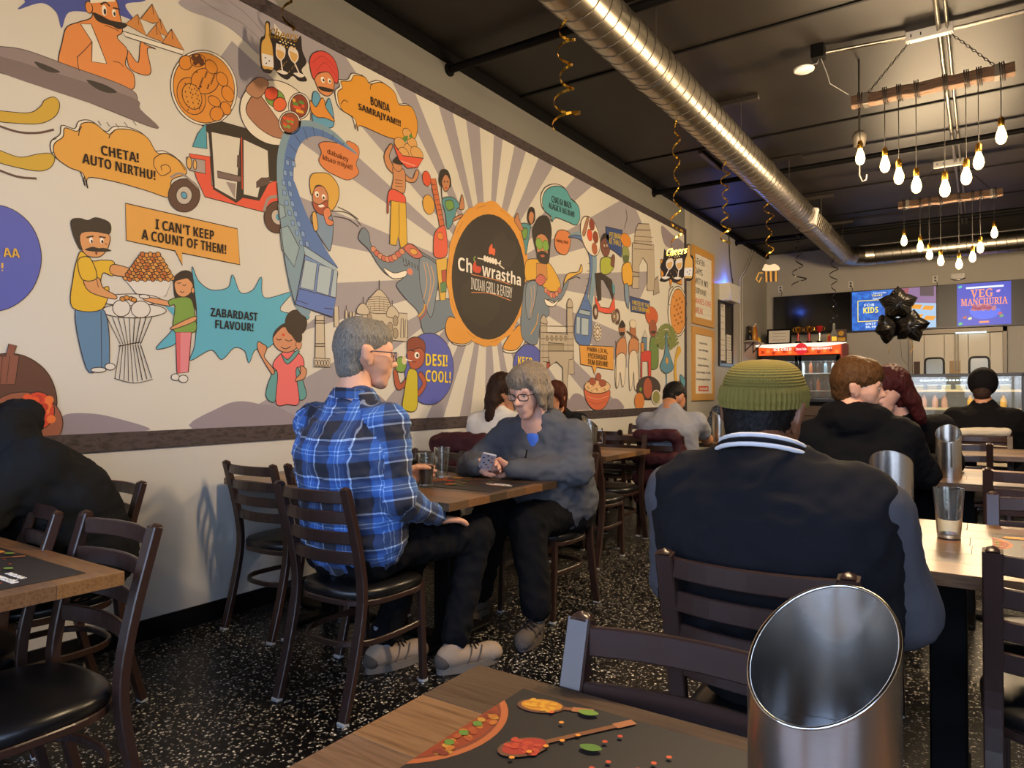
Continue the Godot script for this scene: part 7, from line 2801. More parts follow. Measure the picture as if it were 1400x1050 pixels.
	mb.lathe([Vector2(0.0001, -0.06), Vector2(0.04, -0.05), Vector2(0.052, 0.0), Vector2(0.05, 0.035), Vector2(0.03, 0.06), Vector2(0.0001, 0.07)], 20, tf(V(0, -0.62, 0)))
	part("housing", mb, M.strap_metal, sp)
	mb = MB.new()
	mb.tube([V(0, -0.68, 0), V(0, -0.9, 0), V(0.02, -0.95, 0), V(0.045, -0.94, 0), V(0.05, -0.9, 0)], 0.007, 6)
	part("hook", mb, M.strap_metal, sp)
	mb = MB.new()
	mb.bevel(V(-2.48, CY - 0.02, -7.6), V(0.05, 0.03, 0.68), 0.004)
	single("linear_diffuser", mb, M.strap_metal, "narrow grey slot diffuser on the ceiling left of the duct", "diffuser")

func glow(key: String, col: String, e: float) -> StandardMaterial3D:
	var m := mat(key, "0a0a0a", 0.4)
	m.emission_enabled = true
	m.emission = hexc(col)
	m.emission_energy_multiplier = e
	return m

func bottle(called: String, label: String, group: String, at: Vector3, h: float, r: float, liquid: Material, cap: Material) -> void:
	var o := thing(called, label, "bottle", at, 0, group)
	var b := MB.new()
	b.lathe([Vector2(0.0001, 0), Vector2(r * 0.9, 0), Vector2(r, h * 0.06), Vector2(r, h * 0.55), Vector2(r * 0.75, h * 0.7), Vector2(r * 0.42, h * 0.82), Vector2(r * 0.42, h * 0.93), Vector2(0.0001, h * 0.93)], 14, tf(Vector3.ZERO))
	part("bottle_body", b, liquid, o)
	var c := MB.new()
	c.lathe([Vector2(0.0001, h * 0.93), Vector2(r * 0.5, h * 0.93), Vector2(r * 0.5, h), Vector2(0.0001, h)], 12, tf(Vector3.ZERO))
	part("cap", c, cap, o)

func screen_tv(x0: float, x1: float, label: String, lit: bool) -> Node3D:
	var o := thing("menu_screen", label, "screen", V((x0 + x1) * 0.5, 2.61, BZ + 0.05))
	var w := x1 - x0
	var b := MB.new()
	b.bevel(V(0, 0, -0.005), V(w - 0.006, 0.72, 0.05), 0.004)
	part("casing", b, M.black_plastic, o)
	b = MB.new()
	b.bevel(V(0, 0.004, 0.02), V(w - 0.024, 0.685, 0.004), 0.001)
	part("panel", b, M.screen_dark if lit else M.screen_off, o)
	b = MB.new()
	b.bevel(V(0, -0.02, -0.035), V(0.4, 0.3, 0.02), 0.003)
	part("wall_mount", b, M.black_metal, o)
	return o

func build_back_wall() -> void:
	mat("screen_off", "060607", 0.12)
	glow("screen_dark", "10131c", 0.5)
	screen_tv(-3.235, -1.915, "switched-off black wall screen above the drinks fridge", false)
	var t := screen_tv(-1.91, -0.625, "lit menu screen with blue KIDS panel and food picture", true)
	var bm := MB.new()
	var img := Image.create(256, 256, false, Image.FORMAT_RGB8)
	var r := RandomNumberGenerator.new()
	r.seed = 5
	var nz := FastNoiseLite.new()
	nz.seed = 6
	nz.frequency = 0.03
	for y in 256:
		for x in 256:
			var v := nz.get_noise_2d(x, y) * 0.5 + 0.5
			img.set_pixel(x, y, hexc("0c3f92").lerp(hexc("3f8fe0"), v * v))
	var sb := glow("screen_blue", "ffffff", 1.5)
	sb.emission_operator = BaseMaterial3D.EMISSION_OP_MULTIPLY
	sb.emission_texture = ImageTexture.create_from_image(img)
	tri(sb, V(1.2, 1.2, 1.2), false)
	bm.bevel(V(-0.315, 0.004, 0.0235), V(0.64, 0.68, 0.003), 0.0005)
	part("blue_screen_picture", bm, sb, t)
	# the food side: rows of trays under a pink ceiling
	for p in [["screen_pink", "8a6a9a", [-0.0, 0.345, 0.63, 0.345, 0.63, 0.06, 0.0, 0.12]], ["screen_pale", "9fc6ea", [0.0, 0.12, 0.63, 0.06, 0.63, -0.337, 0.0, -0.337]],
			["screen_red", "a0505a", [0.02, 0.32, 0.24, 0.345, 0.2, 0.14, 0.02, 0.16]], ["screen_brown", "4a3a4a", [0.4, 0.345, 0.6, 0.345, 0.6, 0.18, 0.4, 0.2]]]:
		bm = MB.new()
		bm.prism(PackedVector2Array(pts2(p[2])), 0.002 if p[0] in ["screen_pink", "screen_pale"] else 0.004, tf(V(0, 0.002, 0.0222)))
		part("screen_picture", bm, glow(p[0], p[1], 1.0), t)
	var sy := glow("screen_amber", "d98f1e", 1.2)
	for i in 6:
		bm = MB.new()
		var ox: float = [0.03, 0.25, 0.42, 0.05, 0.26, 0.44][i]
		var oy: float = [0.03, 0.0, -0.03, -0.13, -0.16, -0.2][i]
		bm.prism(PackedVector2Array(pts2([ox, oy, ox + 0.15, oy - 0.02, ox + 0.19, oy + 0.05, ox + 0.05, oy + 0.065])), 0.004, tf(V(0, 0, 0.0225)))
		part("screen_tray_picture", bm, sy, t)
	var ylw := glow("screen_yellow", "f2dc3c", 1.3)
	var wht := glow("screen_white", "dfeaf5", 1.2)
	for f in [[V(-0.54, 0.0, 0.026), V(0.012, 0.36, 0.002)], [V(-0.36, 0.18, 0.026), V(0.36, 0.012, 0.002)], [V(-0.36, -0.18, 0.026), V(0.36, 0.012, 0.002)]]:
		bm = MB.new()
		bm.bevel(f[0], f[1], 0.0005)
		part("screen_frame_line", bm, ylw, t)
	var I := Basis.IDENTITY
	lettering(t, "FOR", V(-0.36, 0.1, 0.027), I, 0.16, 0.045, wht)
	lettering(t, "KIDS", V(-0.34, 0.01, 0.027), I, 0.23, 0.1, ylw)
	lettering(t, "ONLY", V(-0.34, -0.225, 0.027), I, 0.16, 0.04, wht)
	lettering(t, "$6.99", V(-0.34, -0.28, 0.027), I, 0.16, 0.04, wht)
	lettering(t, "Chowrastha", V(-0.2, 0.3, 0.027), I, 0.2, 0.03, wht, true)
	lettering(t, "Tasty", V(-0.24, 0.255, 0.027), I, 0.17, 0.045, ylw, true)
	lettering(t, "Specials", V(-0.22, 0.205, 0.027), I, 0.17, 0.04, wht, true)
	t = screen_tv(-0.62, 0.72, "lit menu screen with blue VEG MANCHURIA poster", true)
	bm = MB.new()
	bm.bevel(V(-0.035, 0.004, 0.0235), V(0.72, 0.68, 0.003), 0.0005)
	part("blue_screen_picture", bm, glow("screen_violet", "2a3aa0", 1.6), t)
	var org := glow("screen_orange", "f08a5a", 1.3)
	lettering(t, "VEG", V(-0.06, 0.18, 0.027), I, 0.3, 0.13, org, true)
	lettering(t, "MANCHURIA", V(-0.03, 0.045, 0.027), I, 0.62, 0.11, org, true)
	bm = MB.new()
	bm.bevel(V(-0.02, 0.275, 0.026), V(0.5, 0.03, 0.002), 0.0005)
	part("screen_banner", bm, wht, t)
	bm = MB.new()
	bm.prism(PackedVector2Array(curve([Vector2(-0.2, -0.08), Vector2(0.0, -0.1), Vector2(0.2, -0.08), Vector2(0.15, -0.2), Vector2(0.0, -0.24), Vector2(-0.15, -0.2)], 6, true)), 0.004, tf(V(-0.02, 0, 0.0225)))
	part("screen_bowl_picture", bm, glow("screen_bowl", "3a5ad0", 1.4), t)
	for i in 9:
		bm = MB.new()
		bm.prism(ngon(0.045, 0.032, 10, -0.14 + (i % 5) * 0.065, -0.07 + (0.03 if i > 4 else 0.0), 0.3 * i), 0.005, tf(V(-0.02, 0, 0.0225)))
		part("screen_food_picture", bm, glow("screen_food_%d" % (i % 2), ["b06a7a", "9a4a5e"][i % 2], 1.2), t)
	for q in [[-0.2, -0.22, "d0d6a0"], [-0.27, -0.2, "b05a3a"], [0.2, -0.16, "c04a5a"], [0.22, -0.2, "5aa05a"], [0.18, 0.2, "e0a0d0"], [-0.33, 0.3, "40c0a0"], [-0.33, -0.3, "50c060"]]:
		bm = MB.new()
		bm.prism(ngon(0.03, 0.02, 10, q[0], q[1], 0.4), 0.005, tf(V(-0.02, 0, 0.0225)))
		part("screen_garnish_picture", bm, glow("screen_g" + q[2], q[2], 1.2), t)
	bm = MB.new()
	bm.bevel(V(-0.03, -0.285, 0.026), V(0.13, 0.03, 0.002), 0.0005)
	part("screen_button", bm, org, t)
	# sockets and an emergency light over the screens
	for x in [[-3.12, 3.12, "white wall socket above the switched-off screen, beside the side wall"], [-1.93, 3.1, "white wall socket above the blue KIDS panel"], [-0.65, 3.08, "white wall socket between the two lit screens"]]:
		var so := thing("wall_socket", x[2], "socket", V(x[0], x[1], BZ + 0.004), 0, "wall sockets")
		bm = MB.new()
		bm.bevel(V(0, 0, 0), V(0.08, 0.12, 0.008), 0.003)
		part("plate", bm, M.white_plastic, so)
		for k in 2:
			bm = MB.new()
			bm.bevel(V(0, -0.025 + k * 0.05, 0.006), V(0.03, 0.03, 0.01), 0.002)
			part("plug", bm, M.black_plastic, so)
		bm = MB.new()
		bm.tube([V(0.01, -0.02, 0.01), V(0.03, -0.08, 0.012), V(0.02, -0.13, 0.01)], 0.005, 6)
		part("cable", bm, M.black_plastic, so)
	var em := thing("wall_fixture", "small pale wall fixture above the VEG poster screen", "fixture", V(-0.33, 3.1, BZ + 0.02))
	bm = MB.new()
	bm.bevel(V(0, 0, 0), V(0.2, 0.1, 0.04), 0.008)
	part("housing", bm, M.white_plastic, em)
	bm = MB.new()
	bm.tube([V(-0.1, -0.04, 0.03), V(-0.04, -0.065, 0.04), V(0.04, -0.065, 0.04), V(0.1, -0.04, 0.03)], 0.01, 6)
	part("rail", bm, M.chrome, em)
	fridge()
	kitchen_doors()
	display_case()
	# service counter of wooden boards in front of the fridge
	var sc := thing("service_counter", "wooden board-fronted counter with black top before the fridge", "counter", V(-1.85, 0, -10.3))
	for k in 7:
		bm = MB.new()
		bm.bevel(V(0, 0.11 + k * 0.14, 0.31), V(1.9, 0.132, 0.02), 0.003)
		part("board", bm, M["wood_%d" % [4, 1, 4, 5, 1, 4, 1][k]], sc)
	bm = MB.new()
	bm.bevel(V(0, 0.53, 0), V(1.88, 1.06, 0.58), 0.004)
	part("carcass", bm, M.black_paint, sc)
	bm = MB.new()
	bm.bevel(V(0, 1.085, 0), V(2.0, 0.045, 0.72), 0.006)
	part("counter_top", bm, M.black_plastic, sc)
	var pb := MB.new()
	var rr := field_mesh([bn(V(-1.18, 1.16, -10.15), V(-1.16, 1.25, -10.15), 0.055, 0.03), bn(V(-1.22, 1.14, -10.15), V(-1.1, 1.14, -10.15), 0.04, 0.04)], 0.012, 60.0)
	add_field(pb, rr, Vector3.ZERO, 0.012, V(20, 20, 20))
	single("paper_bag", pb, mat("kraft_paper", "a8865c", 0.85), "crumpled brown paper bag on the service counter", "bag")

func fridge() -> void:
	var o := thing("drinks_fridge", "black two-door drinks fridge with lit red and orange header", "fridge", V(-2.65, 0, -13.15))
	var b := MB.new()
	for f in [[V(-0.66, 1.02, 0), V(0.04, 2.04, 0.68)], [V(0, 1.02, -0.33), V(1.32, 2.04, 0.03)], [V(0, 2.03, 0), V(1.36, 0.03, 0.68)], [V(0, 0.06, 0), V(1.32, 0.12, 0.66)]]:
		b.bevel(f[0], f[1], 0.004)
	part("cabinet", b, M.black_plastic, o)
	b = MB.new()
	b.bevel(V(0.68, 1.02, 0), V(0.03, 2.04, 0.68), 0.004)
	part("side_panel", b, mat("red_panel", "b8504a", 0.5), o)
	b = MB.new()
	b.bevel(V(0, 1.945, 0.345), V(1.34, 0.2, 0.03), 0.006)
	var hd := part("header_light_panel", b, glow("header_lit", "ff5a1e", 1.2), o)
	var top := MB.new()
	top.prism(PackedVector2Array(curve([Vector2(-0.665, 0.095), Vector2(0.665, 0.095), Vector2(0.66, 0.06), Vector2(0.35, 0.03), Vector2(0.0, 0.05), Vector2(-0.3, 0.025), Vector2(-0.66, 0.05)], 4, true)), 0.003, tf(V(0, 1.945, 0.36)))
	part("header_foam_light", top, glow("header_foam", "ffe9cf", 1.4), hd)
	for i in 14:
		var ic := MB.new()
		ic.prism(PackedVector2Array([Vector2(-0.03, -0.025), Vector2(0.03, -0.03), Vector2(0.035, 0.02), Vector2(-0.02, 0.032)]), 0.002, tf(V(-0.6 + i * 0.093, 1.905 + 0.02 * sin(i * 2.3), 0.36), 0, 0, i * 27.0))
		part("header_ice_light", ic, glow("header_ice_%d" % (i % 2), ["b8330f", "ff8a3a"][i % 2], 1.1), hd)
	var disc := MB.new()
	disc.prism(ngon(0.1, 0.1, 32), 0.006, tf(V(0.05, 1.945, 0.36)))
	part("header_disc_light", disc, glow("header_red", "d8202a", 1.2), hd)
	var wt := glow("header_white", "fff4ea", 1.3)
	lettering(hd, "Coca-Cola", V(0.05, 1.945, 0.368), Basis.IDENTITY, 0.17, 0.045, wt, true)
	lettering(hd, "ICE COLD", V(-0.26, 1.945, 0.368), Basis.IDENTITY, 0.3, 0.045, wt)
	lettering(hd, "REFRESHMENT", V(0.38, 1.945, 0.368), Basis.IDENTITY, 0.32, 0.035, wt)
	for s in [-1.0, 1.0]:
		var fr := MB.new()
		for f in [[V(s * 0.33 - 0.3, 0.98, 0.35), V(0.055, 1.68, 0.04)], [V(s * 0.33 + 0.3, 0.98, 0.35), V(0.055, 1.68, 0.04)], [V(s * 0.33, 1.78, 0.35), V(0.65, 0.1, 0.04)], [V(s * 0.33, 0.18, 0.35), V(0.65, 0.09, 0.04)]]:
			fr.bevel(f[0], f[1], 0.004)
		var dr := part("fridge_door", fr, M.black_plastic, o)
		var gl := MB.new()
		gl.bevel(V(s * 0.33, 0.98, 0.35), V(0.55, 1.52, 0.008), 0.001)
		part("door_glass", gl, M.glass, dr)
		var hn := MB.new()
		hn.bevel(V(-s * 0.06 + s * 0.33 - s * 0.22, 1.1, 0.385), V(0.025, 0.35, 0.03), 0.006)
		part("handle", hn, M.black_metal, dr)
		var ld := MB.new()
		ld.bevel(V(s * 0.33 - 0.26, 1.0, 0.3), V(0.016, 1.4, 0.016), 0.003)
		part("led_light_strip", ld, M.led_white, o)
	for y in [0.45, 0.85, 1.22, 1.52]:
		b = MB.new()
		b.bevel(V(0, y, 0), V(1.28, 0.012, 0.56), 0.002)
		part("shelf", b, M.white_plastic, o)
	var al := AreaLight3D.new()
	al.name = "fridge_light"
	add_child(al)
	al.position = V(-2.65, 1.72, -12.9)
	al.rotation_degrees = V(-120, 0, 0)
	al.area_size = Vector2(1.1, 0.08)
	al.light_color = Color(0.8, 0.93, 1.0)
	al.light_energy = 0.35
	al.shadow_enabled = true
	var kinds := ["water_b", "cola_b", "orange_b", "pale_b"]
	for i in 4:
		mat(kinds[i], ["8fa3ac", "2a0f0a", "b05a28", "c9c4ba"][i], 0.15)
	for row in 2:
		for i in 10:
			bottle("drink_bottle", "%s bottle on the %s shelf of the drinks fridge" % [["clear grey", "dark cola", "orange", "pale milky"][(i * 3 + row) % 4 if row == 0 else 1 + i % 2], ["upper", "middle"][row]], ["upper", "middle"][row] + " fridge shelf bottles", V(-3.2 + i * 0.12, [1.526, 1.226][row], -12.95), 0.22, 0.03, M[kinds[(i * 3 + row) % 4 if row == 0 else 1 + i % 2]], M.white_plastic if row == 0 else M.black_plastic)
	# awards on top
	var cf := thing("framed_certificate", "framed certificate in black frame leaning on top of the fridge", "certificate", V(-3.0, 2.046, -12.93))
	cf.rotation_degrees = V(-8, 6, 0)
	b = MB.new()
	for f in [[V(-0.19, 0.14, 0), V(0.03, 0.28, 0.02)], [V(0.19, 0.14, 0), V(0.03, 0.28, 0.02)], [V(0, 0.265, 0), V(0.41, 0.03, 0.02)], [V(0, 0.015, 0), V(0.41, 0.03, 0.02)]]:
		b.bevel(f[0], f[1], 0.003)
	part("frame", b, M.black_paint, cf)
	b = MB.new()
	b.bevel(V(0, 0.14, -0.003), V(0.36, 0.24, 0.006), 0.001)
	part("sheet", b, M.white_paper, cf)
	for k in 3:
		b = MB.new()
		b.bevel(V(0, 0.2 - k * 0.06, 0.001), V(0.22, 0.006, 0.002), 0.0005)
		part("printed_line", b, M.strap_metal, cf)
	for i in 3:
		var tr := thing("trophy", ["gold cup trophy with red column beside the certificate", "gold cup trophy with red column in the middle of the awards", "red-topped trophy with glass stem on the fridge"][i], "trophy", V([-2.68, -2.5, -2.33][i], 2.046, -12.93), 0, "trophies on the fridge")
		b = MB.new()
		b.bevel(V(0, 0.02, 0), V(0.09, 0.04, 0.07), 0.004)
		part("base", b, M.black_paint, tr)
		b = MB.new()
		b.lathe([Vector2(0.0001, 0.04), Vector2(0.026, 0.04), Vector2(0.024, 0.17), Vector2(0.0001, 0.17)], 16, tf(Vector3.ZERO))
		part("column", b, M.trophy_red if i < 2 else M.chrome, tr)
		b = MB.new()
		b.lathe([Vector2(0.0001, 0.17), Vector2(0.012, 0.175), Vector2(0.012, 0.19), Vector2(0.045, 0.22), Vector2(0.055, 0.29), Vector2(0.048, 0.29), Vector2(0.0001, 0.235)], 18, tf(Vector3.ZERO))
		part("cup", b, M.brass if i < 2 else M.trophy_red, tr)
		for s in [-1.0, 1.0]:
			b = MB.new()
			b.tube(curve([V(s * 0.03, 0.2, 0), V(s * 0.075, 0.22, 0), V(s * 0.08, 0.27, 0), V(s * 0.053, 0.285, 0)], 4), 0.006, 6)
			part("handle", b, M.brass, tr)
	var pl := thing("award_plaque", "small gold arched award plaque on the fridge", "plaque", V(-2.16, 2.046, -12.93))
	b = MB.new()
	b.prism(PackedVector2Array([Vector2(-0.05, 0), Vector2(0.05, 0), Vector2(0.05, 0.11), Vector2(0.025, 0.15), Vector2(-0.025, 0.15), Vector2(-0.05, 0.11)]), 0.025, tf(V(0, 0, 0)))
	part("plaque_body", b, M.brass, pl)
	b = MB.new()
	b.prism(PackedVector2Array([Vector2(-0.035, 0.015), Vector2(0.035, 0.015), Vector2(0.035, 0.1), Vector2(0.0, 0.135), Vector2(-0.035, 0.1)]), 0.004, tf(V(0, 0, 0.025)))
	part("engraved_field", b, M.trophy_red, pl)
	pl = thing("award_plaque", "dark wood award plaque with gold seal and plate on the fridge", "plaque", V(-1.99, 2.046, -12.93))
	b = MB.new()
	b.bevel(V(0, 0.11, 0), V(0.17, 0.22, 0.022), 0.004)
	part("board", b, mat("plaque_wood", "4a3026", 0.4), pl)
	b = MB.new()
	b.prism(ngon(0.045, 0.045, 20, 0, 0.15), 0.004, tf(V(0, 0, 0.011)))
	part("seal", b, M.brass, pl)
	b = MB.new()
	b.bevel(V(0, 0.05, 0.012), V(0.13, 0.06, 0.003), 0.0008)
	part("name_plate", b, M.brass, pl)

func kitchen_doors() -> void:
	var o := Node3D.new()
	o.name = "door_1"
	add_child(o)
	o.position = V(-0.36, 0, BZ + 0.03)
	o.set_meta("kind", "structure")
	var fr := MB.new()
	for f in [[V(-0.65, 1.12, 0.01), V(0.06, 2.24, 0.1)], [V(0.65, 1.12, 0.01), V(0.06, 2.24, 0.1)], [V(0, 2.2, 0.01), V(1.36, 0.08, 0.1)]]:
		fr.bevel(f[0], f[1], 0.004)
	part("door_frame", fr, M.strap_metal, o)
	var lb := MB.new()
	lb.bevel(V(0.2, 2.16, 0.08), V(0.42, 0.02, 0.03), 0.004)
	part("strip_light", lb, M.led_white, o)
	for s in [-1.0, 1.0]:
		var lf := MB.new()
		var cx: float = s * 0.31
		# the leaf round its window
		for f in [[V(cx - 0.225, 1.08, 0), V(0.17, 2.14, 0.04)], [V(cx + 0.225, 1.08, 0), V(0.17, 2.14, 0.04)], [V(cx, 1.955, 0), V(0.3, 0.39, 0.04)], [V(cx, 0.7, 0), V(0.3, 1.38, 0.04)]]:
			lf.bevel(f[0], f[1], 0.001)
		var d := part("door_leaf", lf, M.door_white, o)
		var gk := MB.new()
		var ring: Array = []
		for i in 32:
			var a := TAU * i / 32.0
			ring.append(V(cx + signf(cos(a)) * pow(absf(cos(a)), 0.35) * 0.135, 1.575 + signf(sin(a)) * pow(absf(sin(a)), 0.35) * 0.19, 0.02))
		gk.tube(ring, 0.016, 8, false, true)
		part("window_gasket", gk, M.black_plastic, d)
		var gl := MB.new()
		gl.bevel(V(cx, 1.575, 0), V(0.29, 0.4, 0.006), 0.001)
		part("window_pane", gl, M.door_glass, d)
		var ed := MB.new()
		ed.bevel(V(s * 0.02, 1.85, 0.03), V(0.026, 0.6, 0.012), 0.003)
		ed.bevel(V(s * 0.02, 0.6, 0.03), V(0.026, 1.1, 0.012), 0.003)
		part("edge_strip", ed, M.strap_metal, d)
		var sg := MB.new()
		sg.bevel(V(-0.56 if s < 0 else -0.02, 1.6, 0.03), V(0.09 if s < 0 else 0.15, 0.22, 0.003), 0.001)
		part("notice_sheet", sg, M.notice_dark if s < 0 else M.notice_tan, d)

func display_case() -> void:
	var o := thing("display_case", "black-framed glass display case lit by a cool strip", "display case", V(-0.19, 0, -10.35))
	var b := MB.new()
	b.bevel(V(0, 0.3, 0), V(1.2, 0.6, 0.66), 0.006)
	part("plinth", b, M.black_paint, o)
	b = MB.new()
	for x in [-0.58, 0.58]:
		for z in [-0.31, 0.31]:
			b.bevel(V(x, 1.0, z), V(0.04, 0.82, 0.04), 0.004)
	b.bevel(V(0, 1.405, 0), V(1.2, 0.04, 0.66), 0.004)
	part("frame", b, M.black_plastic, o)
	for f in [[V(0, 1.0, 0.325), V(1.12, 0.78, 0.006)], [V(-0.597, 1.0, 0), V(0.006, 0.78, 0.58)], [V(0.597, 1.0, 0), V(0.006, 0.78, 0.58)]]:
		b = MB.new()
		b.bevel(f[0], f[1], 0.001)
		part("glass_pane", b, M.glass, o)
	b = MB.new()
	b.bevel(V(0, 1.0, -0.32), V(1.12, 0.78, 0.01), 0.002)
	part("back_panel", b, M.case_back, o)
	for y in [1.215, 0.99]:
		b = MB.new()
		b.bevel(V(0, y, -0.02), V(1.12, 0.03, 0.5), 0.003)
		part("shelf", b, M.shelf_cream, o)
	b = MB.new()
	for i in 24:
		b.bevel(V(-0.45 + i * 0.038, 1.345, 0.24), V(0.026, 0.02, 0.02), 0.004)
	part("led_light_strip", b, M.led_white, o)
	var al := AreaLight3D.new()
	al.name = "case_light"
	add_child(al)
	al.position = V(-0.19, 1.33, -10.12)
	al.rotation_degrees = V(-90, 0, 0)
	al.area_size = Vector2(0.9, 0.05)
	al.light_color = Color(0.72, 0.93, 1.0)
	al.light_energy = 0.07
	al.shadow_enabled = true
	mat("milk_drink", "c99f90", 0.25)
	mat("mango_drink", "e8b81c", 0.25)
	for i in 6:
		bottle("milk_bottle" if i < 4 else "juice_bottle", "pink milk bottle with black cap inside the display case" if i < 4 else "yellow juice bottle inside the display case", "display case bottles", V([-0.7, -0.62, -0.5, -0.4, -0.13, 0.2][i], 1.006, -10.2), 0.17, 0.034, M.milk_drink if i < 4 else M.mango_drink, M.black_plastic)
	for i in 7:
		var p := thing("sweet_box", "small clear box of sweets on the case's top shelf", "box", V(-0.68 + i * 0.15, 1.231, -10.22), 0, "boxes of sweets")
		b = MB.new()
		b.bevel(V(0, 0.025, 0), V(0.1, 0.05, 0.1), 0.004)
		part("sweets", b, mat("sweet_%d" % (i % 3), ["b59a5c", "8a6a42", "c2a877"][i % 3], 0.6), p)
		b = MB.new()
		b.bevel(V(0, 0.056, 0), V(0.106, 0.01, 0.106), 0.003)
		part("lid", b, M.white_plastic, p)
	for i in 6:
		var j := thing("dessert_tub", "white-lidded black tub in the bottom of the display case", "tub", V(-0.66 + i * 0.16, 0.601, -10.18), 0, "dessert tubs")
		b = MB.new()
		b.lathe([Vector2(0.0001, 0), Vector2(0.05, 0), Vector2(0.06, 0.07), Vector2(0.0001, 0.07)], 16, tf(Vector3.ZERO))
		part("tub_body", b, M.black_plastic, j)
		b = MB.new()
		b.lathe([Vector2(0.0001, 0.07), Vector2(0.063, 0.07), Vector2(0.06, 0.09), Vector2(0.0001, 0.1)], 16, tf(Vector3.ZERO))
		part("lid", b, M.white_plastic, j)

func framed(called: String, label: String, category: String, y0: float, y1: float, z0: float, z1: float, rim: float, fm: Material, pm: Material) -> Node3D:
	# a frame on the left wall; z0 is its near edge
	var o := thing(called, label, category, V(WX, (y0 + y1) * 0.5, (z0 + z1) * 0.5), 90)
	var w := absf(z1 - z0)
	var h := y1 - y0
	var b := MB.new()
	for f in [[V(-w / 2 + rim / 2, 0, 0.016), V(rim, h, 0.03)], [V(w / 2 - rim / 2, 0, 0.016), V(rim, h, 0.03)], [V(0, h / 2 - rim / 2, 0.016), V(w - rim * 2, rim, 0.03)], [V(0, -h / 2 + rim / 2, 0.016), V(w - rim * 2, rim, 0.03)]]:
		b.bevel(f[0], f[1], 0.002)
	part("frame", b, fm, o)
	b = MB.new()
	b.bevel(V(0, 0, 0.008), V(w - rim * 1.5, h - rim * 1.5, 0.012), 0.001)
	part("sheet", b, pm, o)
	return o

